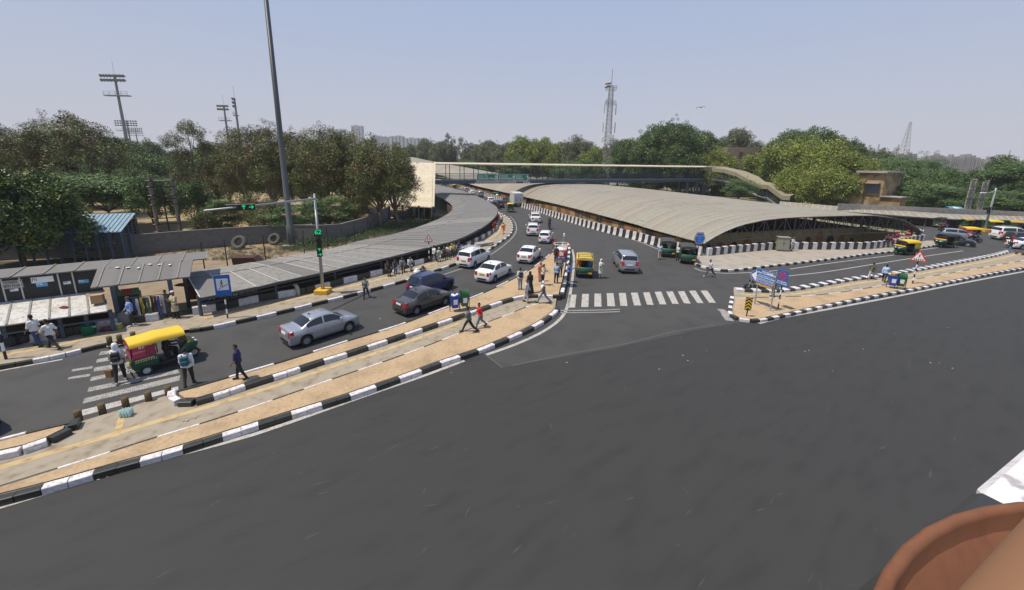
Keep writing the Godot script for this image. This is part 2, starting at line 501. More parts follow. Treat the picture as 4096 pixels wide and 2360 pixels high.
func ground() -> void:
	stone = kerb_mesh()
	# land with the underpass cut out of it
	var pit := [Vector3(23.5, 0, -46), Vector3(16, 0, -68), Vector3(4.5, 0, -98), Vector3(31, 0, -112), Vector3(47, 0, -80), Vector3(54.5, 0, -55)]
	var st := ST()
	var R := 4000.0
	var y := -0.06
	var A := Vector3(-R, y, 60)
	var B := Vector3(R, y, 60)
	var C := Vector3(R, y, -R)
	var D := Vector3(-R, y, -R)
	var q := []
	for p in pit: q.append(Vector3(p.x, y, p.z))
	for t in [[A, q[0], q[1]], [A, q[1], D], [D, q[1], q[2]], [D, q[2], q[3]], [D, q[3], C], [C, q[3], q[4]], [C, q[4], q[5]], [C, q[5], B], [B, q[5], q[0]], [B, q[0], A]]:
		if (t[1] - t[0]).cross(t[2] - t[0]).y < 0: tri(st, t[0], t[1], t[2])
		else: tri(st, t[0], t[2], t[1])
	obj("ground", st, M.farland).set_meta("kind", "structure")
	# sunken carriageway and its walls
	var fl := []
	for p in pit: fl.append(p + Vector3.DOWN * 2.6)
	flat("underpass_bounce_floor", fl, M.plaza)  # unseen floor, set shallow and pale to bounce light under the roof
	var uw := thing("underpass_wall", "beige retaining walls with painted murals under the vaulted roof", "wall")
	for i in pit.size():
		var w := ST()
		var a: Vector3 = pit[i]
		var b: Vector3 = pit[(i + 1) % pit.size()]
		var top := [0.1, 0.9, 0.9, 1.0, 1.0, 0.1][i] as float
		var nd := (b - a).cross(Vector3.UP).normalized() * 0.25
		box(w, (a + b) * 0.5 + Vector3.UP * (top - 2.6) * 0.5 - nd * 0.5, Vector3(a.distance_to(b), top + 2.6, 0.3), Basis(-(b - a).normalized(), Vector3.UP, -nd.normalized()))
		obj("wall_side", w, M.mural, uw)
	# sandy verge behind the shelter and field beyond the wall
	flat("field", [Vector3(-75, -0.03, -47), g(520, 1010, -0.03), g(1180, 985, -0.03), Vector3(-18, -0.03, -63), Vector3(-24, -0.03, -100), Vector3(-80, -0.03, -190), Vector3(-230, -0.03, -190), Vector3(-230, -0.03, -60)], M.drygrass)
	flat("verge", [Vector3(-60, -0.02, -20), Vector3(-30, -0.02, -20), g(760, 1240, -0.02), g(1300, 1120, -0.02), g(1800, 985, -0.02), g(1830, 840, -0.02), Vector3(-17, -0.02, -63), g(1180, 975, -0.02), g(500, 1010, -0.02), Vector3(-75, -0.02, -45)], M.dirt)
	flat("painted_shade", [Vector3(-75, -0.012, -30), g(-200, 1200, -0.012), g(300, 1130, -0.012), g(560, 1080, -0.012), g(545, 1028, -0.012), g(270, 1033, -0.012), g(-300, 1060, -0.012)], M.shade_brown)  # dark sheet painting the shade of trees and walls onto the verge
	# carriageways
	flat("slip_road", [Vector3(-60, 0, 2), Vector3(-60, 0, -18)] + up(P.lwall_a, -0.2) + up(P.lwall, -0.2) + [Vector3(-46, 0, -200), Vector3(-38, 0, -200)] + rev(P.jersey) + [g(2822, 1021), g(3088, 997), g(3480, 993), g(3684, 962), g(3690, 915), g(3560, 880), g(3820, 905), g(4096, 915), g(4400, 935), Vector3(110, 0, -50), Vector3(110, 0, 2)], M.asphalt_old)
	flat("main_road", [Vector3(-60, 0.004, 4), g(-600, 2150, 0.004), g(0, 2010, 0.004), g(458, 1880, 0.004), g(950, 1735, 0.004), g(1385, 1597, 0.004), g(1700, 1487, 0.004), g(1930, 1405, 0.004), g(2010, 1470, 0.004), g(2440, 1395, 0.004), g(2760, 1325, 0.004), g(2950, 1290, 0.004), g(3330, 1222, 0.004), g(3700, 1152, 0.004), g(4096, 1076, 0.004), g(4600, 1000, 0.004), Vector3(120, 0.004, 4)], M.asphalt_new)
	# left footway
	flat("footway", P.left_a + gl([440, 1384, 600, 1352, 762, 1329]) + P.left + [Vector3(-36, 0, -158), Vector3(-39, 0, -158)] + rev(up(P.lwall, -0.2)) + rev(up(P.lwall_a, -0.2)), M.path, 0.0)
	get_child(get_child_count() - 1).position.y = 0.19
	flatband("tactile_strip", off(P.left, -1.5, 0.194), off(P.left, -1.85, 0.194), M.tactile)
	flatband("tactile_strip", off(P.left_a, -1.2, 0.194), off(P.left_a, -1.5, 0.194), M.tactile)
	# island between slip road and main road
	flat("island_path", up(P.outer, 0.15) + up(rev(P.slip), -0.19) + gl([700, 1572, 500, 1632, 290, 1696], 0.15) + rev(up(P.slip_a, -0.19)), M.path, 0.17)
	flat("sand_verge", off(P.outer, -0.1, 0.185) + rev(up(P.thin, 0.035)), M.sand)
	flat("sand_verge", off(P.k2, -0.1, 0.19) + rev(P.slip), M.sand, 0.3)
	flat("sand_verge", off(P.k2a, -0.1, 0.19) + rev(P.slip_a), M.sand, 0.3)
	var mid := []
	for i in 60:
		var a: Vector3 = P.thin[int(i * (P.thin.size() - 12) / 60.0)]
		mid.append(a)
	flatband("tactile_strip", off(mid, -1.0, 0.004), off(mid, -1.3, 0.004), M.tactile)
	flat("tactile_strip", gl([477, 1660, 508, 1652, 478, 1742, 448, 1750], 0.155), M.tactile)
	# right island
	flat("island_path", up(P.router, 0.12) + rev(P.rkerb), M.path, 0.14)
	flat("sand_verge", off(P.router, -0.1, 0.15) + rev(up(P.rthin, 0.03)), M.sand)
	flatband("tactile_strip", off(P.rkerb, 1.0, 0.004), off(P.rkerb, 1.3, 0.004), M.tactile)
	# plaza in front of the vault
	flat("plaza", up(P.plaza, 0.12) + rev(P.pwall) , M.plaza, 0.14)
	# kerbs
	var k := struct("kerb")
	kerb(k, P.outer, 0.3, 0.23, -1, 2)
	k = struct("kerb")
	kerb(k, P.thin, 0.09, 0.05, -1, 2)
	k = struct("kerb")
	kerb(k, P.k2, 0.28, 0.23, -1, 2)
	kerb(k, P.k2a, 0.28, 0.23, -1, 2, 1)
	k = struct("kerb")
	kerb(k, P.slip, 0.12, 0.06, 1, 3, 1)
	kerb(k, P.slip_a, 0.12, 0.06, 1, 3)
	k = struct("kerb")
	kerb(k, P.left, 0.22, 0.22, -1, 2, 1)
	kerb(k, P.left_a, 0.2, 0.21, -1, 3)
	k = struct("kerb")
	kerb(k, P.plaza, 0.25, 0.2, -1, 1)
	k = struct("kerb")
	kerb(k, P.router, 0.27, 0.2, -1, 1)
	k = struct("kerb")
	kerb(k, P.rthin, 0.09, 0.05, -1, 2)
	k = struct("kerb")
	kerb(k, P.rkerb, 0.62, 0.2, -1, 1)
	# low walls
	var lw := thing("low_wall", "low black and white painted wall along the shelter footway", "wall")
	kerb(lw, P.lwall, 0.25, 0.47, -1, 2, 0, "wall_block")
	lw = thing("low_wall", "low black and white painted wall behind the market stall", "wall")
	kerb(lw, P.lwall_a, 0.25, 0.45, -1, 2, 0, "wall_block")
	lw = thing("parapet_wall", "black and white striped parapet wall beside the plaza", "wall")
	var sq := ST()
	cbox(sq, Vector3(0, 0.5, 0), Vector3(1, 1, 1), 0.03)
	var sqm := mesh(sq)
	kerb(lw, P.pwall, 0.35, 0.86, -1, 1, 0, "wall_block", sqm)
	# jersey barrier
	var jb := thing("crash_barrier", "wavy black and white striped concrete crash barrier curving beside the vaulted roof", "barrier")
	var js := ST()
	var pr := [Vector2(-0.5, 0), Vector2(-0.5, 0.1), Vector2(-0.24, 0.34), Vector2(-0.12, 0.96), Vector2(-0.05, 1.0), Vector2(0.2, 1.0), Vector2(0.3, 0.4), Vector2(0.5, 0)]
	for i in pr.size() - 1:
		quad(js, Vector3(-0.5, pr[i].y, pr[i].x), Vector3(-0.5, pr[i + 1].y, pr[i + 1].x), Vector3(0.5, pr[i + 1].y, pr[i + 1].x), Vector3(0.5, pr[i].y, pr[i].x))
	for s in [-0.5, 0.5]:
		for i in range(1, pr.size() - 1): tri(js, Vector3(s, pr[0].y, pr[0].x), Vector3(s, pr[i].y, pr[i].x), Vector3(s, pr[i + 1].y, pr[i + 1].x))
	var jm := mesh(js)
	kerb(jb, P.jersey, 0.55, 1.05, 1, 1, 0, "barrier_block", jm, 0.5)
	markings()

func marking(pxs: Array, w: float, m := "line_white", h := 0.008) -> void:
	var st := ST()
	stripe(st, pxs, w, h)
	obj("road_marking", st, M[m]).set_meta("kind", "structure")
func markings() -> void:
	marking([-200, 2078, 0, 2027, 288, 1940, 567, 1857, 1000, 1742, 1267, 1651, 1473, 1578, 1700, 1501, 1857, 1442], 0.2)
	marking([1942, 1420, 2053, 1381, 2156, 1335, 2218, 1296, 2255, 1259, 2272, 1218, 2280, 1177, 2288, 1127, 2294, 1074, 2296, 1032, 2289, 997], 0.22)
	marking([3035, 1293, 3130, 1270, 3294, 1240, 3600, 1182, 3850, 1132, 4096, 1086, 4300, 1050], 0.22)
	marking([-100, 1504, 0, 1483, 250, 1437], 0.14)
	marking([3120, 1107, 3296, 1088, 3500, 1056, 3700, 1025, 3852, 1003], 0.14)
	marking([3160, 1076, 3296, 1056, 3450, 1036, 3576, 1020], 0.14)
	marking([3675, 1001, 3753, 990], 0.14)
	marking([2488, 943, 2560, 968, 2629, 996], 0.14)
	marking([2777, 1072, 2800, 1082, 2843, 1089, 2900, 1093, 3000, 1090, 3110, 1082], 0.14)
	marking([1700, 1122, 1820, 1083, 1900, 1054, 1970, 1014, 2035, 965, 2060, 935, 2066, 912, 2058, 885, 2040, 866], 0.14, "line_worn")
	marking([2237, 1242, 2400, 1240, 2480, 1237], 0.16, "line_worn")
	marking([2242, 1251, 2400, 1249, 2480, 1246], 0.14, "line_worn")
	marking([2050, 1462, 2250, 1420, 2500, 1375, 2700, 1325, 2860, 1300], 0.1, "line_faint", 0.01)
	marking([1930, 1408, 1970, 1440, 2010, 1470], 0.08, "line_faint", 0.01)
	marking([2040, 1118, 2120, 1075, 2190, 1030, 2215, 1000], 0.12, "line_worn")
	marking([2880, 1236, 2893, 1236, 2898, 1255, 2920, 1283], 0.5, "line_worn")
	var z := [[185, 797, 257, 797, 243, 922, 165, 922], [313, 790, 378, 790, 372, 917, 303, 917], [432, 787, 495, 787, 500, 913, 430, 913], [550, 783, 615, 783, 632, 910, 557, 908], [668, 781, 735, 780, 752, 908, 683, 904], [785, 778, 850, 777, 884, 903, 815, 900], [903, 775, 966, 773, 1005, 897, 940, 893], [1015, 770, 1080, 767, 1130, 892, 1065, 890], [1127, 767, 1190, 765, 1250, 888, 1187, 885], [1240, 765, 1303, 762, 1365, 884, 1300, 880], [1348, 760, 1412, 758, 1490, 880, 1430, 877], [1460, 758, 1525, 756, 1610, 877, 1545, 875]]
	for b in z:
		var p := []
		for i in range(0, 8, 2): p.append(g(2200 + b[i] * 0.4122, 850 + b[i + 1] * 0.4122, 0.008))
		flat("crosswalk_bar", p, M.line_white)
	z = [[785, 205, 1045, 175, 1045, 195, 765, 235], [755, 265, 1040, 215, 1045, 245, 745, 293], [735, 330, 1050, 280, 1060, 310, 725, 362], [710, 405, 1080, 330, 1100, 355, 697, 437], [690, 485, 1380, 345, 1395, 372, 680, 520], [655, 570, 1400, 390, 1395, 430, 642, 610], [535, 405, 700, 378, 700, 397, 525, 422], [560, 345, 720, 318, 720, 335, 555, 362]]
	for b in z:
		var p := []
		for i in range(0, 8, 2): p.append(g(b[i] * 0.5152, 1300 + b[i + 1] * 0.5152, 0.008))
		flat("crosswalk_bar", p, M.line_worn)
	flat("crosswalk_bar", gl([327, 1640, 713, 1545, 713, 1560, 330, 1663], 0.008), M.line_white)

# ---------- large structures ----------
func arch(u: float) -> float:
	return 1.0 - pow(absf(2.0 * u - 1.0), 4.0)
func vault_at(Lp: Array, Rp: Array, rise: float, u: float, v: float) -> Vector3:
	var n := Lp.size() - 1
	var f := clampf(v * n, 0, n - 0.0001)
	var i := int(f)
	var a: Vector3 = Lp[i].lerp(Lp[i + 1], f - i)
	var b: Vector3 = Rp[i].lerp(Rp[i + 1], f - i)
	return a.lerp(b, u) + Vector3.UP * rise * arch(u)
func vault(root: Node3D, Lp: Array, Rp: Array, rise: float, nv: int, us: Array, seams: bool) -> void:
	for i in nv:
		for j in us.size() - 1:
			var st := ST()
			var lift := rng.randf_range(0.0, 0.018)
			var tilt := rng.randf_range(-0.012, 0.012)
			var top := [[], []]
			var sub := 4 if j == 0 or j == us.size() - 2 else 2
			for e in 2:
				for k in sub + 1:
					var u: float = lerpf(us[j] - (0.004 if j else 0.0), us[j + 1], float(k) / sub)
					top[e].append(vault_at(Lp, Rp, rise, u, (i + (1.03 if e else 0.0)) / nv) + Vector3.UP * (lift + tilt * k / sub + (0.026 if e else 0.0)))
			for k in sub:
				quad(st, top[0][k], top[0][k + 1], top[1][k + 1], top[1][k])
				quad(st, top[1][k], top[1][k + 1], top[1][k + 1] + Vector3.DOWN * 0.07, top[1][k] + Vector3.DOWN * 0.07)
				quad(st, top[0][k + 1], top[0][k], top[0][k] + Vector3.DOWN * 0.07, top[0][k + 1] + Vector3.DOWN * 0.07)
			for k in [0, sub]:
				quad(st, top[0][k], top[1][k], top[1][k] + Vector3.DOWN * 0.06, top[0][k] + Vector3.DOWN * 0.06)
			obj("roof_sheet", st, M["sheet%d" % rng.randi_range(0, 3)], root)
		if seams:
			var s2 := ST()
			for k in 10:
				var p0 := vault_at(Lp, Rp, rise, k * 0.03, float(i) / nv) + Vector3.UP * 0.07
				var p1 := vault_at(Lp, Rp, rise, (k + 1) * 0.03, float(i) / nv) + Vector3.UP * 0.07
				bar(s2, p0, p1, 0.045, 0.02)
			obj("seam_strip", s2, M.seam, root)
func resample(p: Array, n: int) -> Array:
	var c := Curve3D.new()
	for q in p: c.add_point(q)
	var o := []
	for i in n + 1: o.append(c.sample_baked(c.get_baked_length() * i / n, true))
	return o

func vaults() -> void:
	var us := [0.0, 0.15, 0.3, 0.45, 0.62, 0.82, 1.0]
	var Lp := resample([g(2818, 974, 1.25), g(2600, 916, 1.28), g(2542, 897, 1.3), g(2371, 852, 1.4), g(2230, 817, 1.5), g(2100, 788, 1.65)], 20)
	var Rp := resample([g(3696, 933, 1.25), Vector3(52, 1.3, -66), Vector3(47.5, 1.3, -80), Vector3(40, 1.4, -97), Vector3(31, 1.5, -111)], 20)
	var root := thing("vaulted_roof", "huge beige sheet metal vaulted roof covering the underpass, open at its front end", "roof")
	vault(root, Lp, Rp, 2.75, 44, us, true)
	# trusses under the roof
	for row in [0.006, 0.07]:
		var prev := Vector3.ZERO
		for k in 23:
			var u: float = lerpf(0.015, 0.985, k / 22.0)
			var top := vault_at(Lp, Rp, 2.75, u, row) + Vector3.DOWN * 0.12
			var low := vault_at(Lp, Rp, 0.0, u, row) + Vector3.DOWN * 0.15 + Vector3.UP * 0.5 * arch(u)
			var st := ST()
			if k % 2 == 0: bar(st, top, low, 0.07, 0.07)
			elif k > 0: bar(st, low, top, 0.055, 0.055)
			obj("truss_bar", st, M.truss_grey, root)
			if k > 0:
				var up_p := vault_at(Lp, Rp, 2.75, lerpf(0.015, 0.985, (k - 1) / 22.0), row) + Vector3.DOWN * 0.12
				st = ST()
				bar(st, up_p, top, 0.09, 0.1)
				obj("truss_chord", st, M.truss_grey, root)
				st = ST()
				bar(st, prev, low, 0.1, 0.1)
				obj("truss_chord", st, M.truss_grey, root)
				st = ST()
				bar(st, prev if k % 2 else up_p, top if k % 2 else low, 0.05, 0.05)
				obj("truss_bar", st, M.truss_grey, root)
			prev = low
	for k in 15:
		var st := ST()
		var u: float = lerpf(0.03, 0.97, k / 14.0)
		var p0 := vault_at(Lp, Rp, 2.75, u, 0.0) + Vector3.DOWN * 0.1
		for i in 8:
			var p1 := vault_at(Lp, Rp, 2.75, u, (i + 1) * 0.1) + Vector3.DOWN * 0.1
			bar(st, p0, p1, 0.07, 0.09)
			p0 = p1
		obj("purlin", st, M.truss_grey, root)
	for i in 10:
		for e in 2:
			var v := 0.004 + i * 0.1105
			var p := vault_at(Lp, Rp, 2.75, 0.012 if e == 0 else 0.988, v)
			var st := ST()
			cbox(st, Vector3(p.x, p.y * 0.5 - 0.1, p.z), Vector3(0.28, p.y + 0.1, 0.28), 0.03)
			obj("post", st, M.steel_blue, root)
	# painted figures on the far wall under the roof (generic shapes)
	var mural := thing("wall_mural", "painted mural patches of faces and leaves under the vaulted roof", "mural")
	var a := vault_at(Lp, Rp, 0, 0.97, 0.1) * Vector3(1, 0, 1)
	var b := vault_at(Lp, Rp, 0, 0.02, 0.1) * Vector3(1, 0, 1)
	var cw := thing("underpass_wall", "beige painted wall standing back behind the trusses of the open vault", "wall")
	for i in 12:
		var st := ST()
		bar(st, a.lerp(b, i / 12.0) + Vector3.DOWN * 0.7, a.lerp(b, (i + 0.996) / 12.0) + Vector3.DOWN * 0.7, 0.3, 3.8)
		obj("wall_panel", st, M.mural, cw)
	var cols := [L(0.03, 0.04, 0.12), L(0.45, 0.2, 0.08), L(0.05, 0.04, 0.04), L(0.5, 0.22, 0.1), L(0.3, 0.05, 0.03), L(0.06, 0.2, 0.04), L(0.5, 0.18, 0.03), L(0.08, 0.3, 0.06)]
	for i in 14:
		var t := 0.08 + i * 0.065
		var c := a.lerp(b, t) + Vector3(0.05, -0.1 - rng.randf() * 0.9, 0.2)
		var st := ST()
		var n := 9
		var r := rng.randf_range(0.5, 1.0)
		var dir := (b - a).normalized()
		for k in n:
			var a0 := TAU * k / n
			var a1 := TAU * (k + 1) / n
			tri(st, c, c + dir * cos(a0) * r * 0.8 + Vector3.UP * sin(a0) * r, c + dir * cos(a1) * r * 0.8 + Vector3.UP * sin(a1) * r)
			c += Vector3(0, 0, 0.0004)
		obj("painted_patch", st, mat("mural%d" % (i % 8), cols[i % 8], 0.9), mural)
	# roof continuing beyond the footbridge
	var L2 := resample([g(2098, 787, 1.7), g(1990, 763, 1.9), g(1904, 744, 2.1), Vector3(-26, 3.2, -158), Vector3(-44, 5.2, -190), Vector3(-68, 8.0, -232)], 20)
	var R2 := resample([Vector3(30, 1.6, -112), Vector3(14, 1.8, -134), Vector3(0, 2.4, -156), Vector3(-17, 4.0, -181), Vector3(-34, 5.6, -206), Vector3(-54, 8.0, -238)], 20)
	root = thing("vaulted_roof", "second stretch of vaulted roof curving away beyond the footbridge", "roof")
	vault(root, L2, R2, 2.7, 42, [0.0, 0.2, 0.45, 0.7, 1.0], false)
	for i in 16:
		var p := vault_at(L2, R2, 2.7, 0.01, (i + 0.5) / 16.0)
		var st := ST()
		cbox(st, Vector3(p.x, p.y * 0.5 - 0.05, p.z), Vector3(0.25, p.y + 0.1, 0.25), 0.03)
		obj("post", st, M.steel_blue, root)
	var uw := thing("side_wall", "orange and brown painted wall under the far vaulted roof", "wall")
	var lw := resample([g(2098, 787, 1.7), g(1990, 763, 1.9), g(1904, 744, 2.1), Vector3(-26, 3.2, -158)], 24)
	for i in 24:
		var st := ST()
		var p0: Vector3 = lw[i]
		var p1: Vector3 = lw[i + 1]
		p0.y = 0.65; p1.y = 0.65
		bar(st, p0 + Vector3(0.5, 0, 0), p1 + Vector3(0.5, 0, 0), 0.2, 1.3)
		obj("wall_panel", st, mat("wallp%d" % (i % 4), [L(0.30, 0.13, 0.05), L(0.16, 0.09, 0.05), L(0.36, 0.2, 0.08), L(0.10, 0.06, 0.04)][i % 4], 0.9), uw)
	uw = thing("side_wall", "orange and brown painted wall beside the wavy crash barrier", "wall")
	lw = resample([g(2790, 965, 1.25), g(2600, 916, 1.28), g(2371, 852, 1.4), g(2100, 788, 1.65)], 30)
	for i in 30:
		var st := ST()
		var p0: Vector3 = lw[i]
		var p1: Vector3 = lw[i + 1]
		p0.y = 0.4; p1.y = 0.4
		bar(st, p0 + Vector3(0.75, 0, 0), p1 + Vector3(0.75, 0, 0), 0.2, 0.9)
		obj("wall_panel", st, mat("wallp%d" % ((i * 3) % 4), L(0.3, 0.13, 0.05), 0.9), uw)

# flat sheeted canopy between two edge lines, n strips, with a ridge at f
func canopy(root: Node3D, fr: Array, bk: Array, n: int, f: float, mats: String, lift: float, pale: Array = [], seam_every := 1) -> void:
	var a := resample(fr, n)
	var b := resample(bk, n)
	for i in n:
		for j in 2:
			var st := ST()
			var t0 := f if j else 0.0
			var t1 := 1.0 if j else f
			var z := rng.randf_range(0, 0.03) + (0.03 if j else 0.0)
			var q := []
			for e in [[0, t0], [1, t0], [1, t1], [0, t1]]:
				var p: Vector3 = a[i + e[0]].lerp(b[i + e[0]], e[1])
				q.append(p + Vector3.UP * ((lift if e[1] == f else 0.0) + z + rng.randf_range(-0.012, 0.012) + (0.02 if e[0] else 0.0)))
			quad(st, q[0], q[1], q[2], q[3])
			for k in 4: quad(st, q[(k + 1) % 4], q[k], q[k] + Vector3.DOWN * 0.05, q[(k + 1) % 4] + Vector3.DOWN * 0.05)
			obj("roof_sheet", st, M.pale_sheet if i in pale else M["%s%d" % [mats, rng.randi_range(0, 3)]], root)
		if i % seam_every == 0:
			var s2 := ST()
			var p0: Vector3 = a[i] + Vector3.UP * 0.06
			var pm: Vector3 = a[i].lerp(b[i], f) + Vector3.UP * (lift + 0.075)
			bar(s2, p0, pm, 0.05, 0.02)
			if rng.randf() < 0.6: bar(s2, pm, b[i] + Vector3.UP * 0.075, 0.04, 0.02)
			obj("seam_strip", s2, M.seam, root)
	var fa := ST()
	for i in n: bar(fa, a[i] + Vector3.DOWN * 0.1, a[i + 1] + Vector3.DOWN * 0.1, 0.06, 0.16)
	obj("fascia", fa, M.steel_dark, root)

func shelters() -> void:
	var root := thing("covered_walkway", "long low curved grey felt roof shelter beside the slip road footway", "shelter")
	var fr := smooth_line([g(800, 1192, 1.5), g(1009, 1152, 1.5), g(1153, 1119, 1.5), g(1280, 1093, 1.5), g(1473, 1049, 1.5), g(1600, 1019, 1.52), g(1700, 993, 1.55), g(1827, 960, 1.6), g(1940, 903, 1.65), g(1981, 867, 1.7), g(1991, 847, 1.75), g(1984, 826, 1.8), g(1935, 798, 1.9), g(1878, 772, 2.0), g(1801, 751, 2.1), g(1720, 733, 2.2)], 1.0)
	var bk := smooth_line([g(735, 1089, 2.0), g(927, 1065, 2.0), g(1055, 1044, 2.0), g(1241, 1011, 2.0), g(1339, 993, 2.0), g(1432, 967, 2.0), g(1576, 938, 2.0), g(1703, 898, 2.0), g(1765, 872, 2.0), g(1801, 849, 2.05), g(1810, 834, 2.1), g(1803, 818, 2.15), g(1775, 798, 2.2), g(1739, 782, 2.3), g(1690, 762, 2.4)], 1.0)
	canopy(root, fr, bk, 78, 0.66, "felt", 0.12, [1, 2, 3, 5, 6, 7, 8, 9, 10, 11, 24, 25, 26])
	var a := resample(fr, 26)
	for i in 25:
		var p: Vector3 = a[i].lerp(resample(bk, 26)[i], 0.1)
		var st := ST()
		cbox(st, Vector3(p.x, p.y * 0.5, p.z), Vector3(0.16, p.y, 0.16), 0.02)
		obj("post", st, M.steel_blue, root)
		if i > 0:
			var q: Vector3 = a[i - 1].lerp(resample(bk, 26)[i - 1], 0.1)
			st = ST()
			rod(st, Vector3(q.x, 0.95, q.z), Vector3(p.x, 0.95, p.z), 0.045)
			obj("hand_rail", st, M.steel_blue, root)
	var w := ST()
	var b := resample(bk, 40)
	for i in 33:
		if i > 26: continue
		bar(w, b[i] * Vector3(1, 0, 1) + Vector3.UP * 0.85, b[i + 1] * Vector3(1, 0, 1) + Vector3.UP * 0.85, 0.2, 1.7)
	obj("back_wall", w, M.brown, root)
	# right-hand shelter across the far road
	root = thing("covered_walkway", "straight low grey sheet roof shelter across the far road", "shelter")
	fr = [g(3120, 822, 1.6), g(3296, 841, 1.6), g(3502, 855, 1.6), g(3626, 865, 1.6), g(3815, 877, 1.6), g(4096, 882, 1.6), g(4300, 887, 1.6)]
	bk = [g(3120, 806, 2.2), g(3296, 821, 2.1), g(3420, 831, 2.1), g(3584, 842, 2.1), g(3790, 857, 2.1), g(4096, 867, 2.1), g(4300, 874, 2.1)]
	canopy(root, fr, bk, 44, 0.6, "sheet", 0.1)
	a = resample(fr, 18)
	for i in 18:
		var p: Vector3 = a[i] + Vector3(0, 0, -0.4)
		var st := ST()
		cbox(st, Vector3(p.x, p.y * 0.5, p.z), Vector3(0.18, p.y, 0.18), 0.02)
		obj("post", st, M.steel_blue, root)
	w = ST()
	b = resample(bk, 20)
	for i in 20: bar(w, b[i] * Vector3(1, 0, 1) + Vector3.UP * 0.9, b[i + 1] * Vector3(1, 0, 1) + Vector3.UP * 0.9, 0.2, 1.8)
	obj("back_wall", w, M.wall_grey, root)
	var lw := thing("low_wall", "low black and white wall below the shelter across the far road", "wall")
	kerb(lw, smooth_line(gl([3480, 884, 3601, 890, 3720, 895, 3815, 899, 4096, 910, 4300, 917]), 0.75), 0.25, 0.72, -1, 1, 0, "wall_block")
	var gw := thing("boundary_wall", "plain grey plastered wall behind the far road shelter", "wall")
	var wl := [g(3364, 816, 3.0), g(3451, 817, 3.05), g(3620, 826, 3.0), g(3900, 838, 3.0), g(4300, 856, 3.0)]
	for i in 4:
		var st := ST()
		bar(st, wl[i] * Vector3(1, 0, 1) + Vector3(0, 1.5, -0.6), wl[i + 1] * Vector3(1, 0, 1) + Vector3(0, 1.5, -0.6), 0.25, 3.0 - i * 0.04)
		obj("wall_panel", st, M.wall_pale, gw)

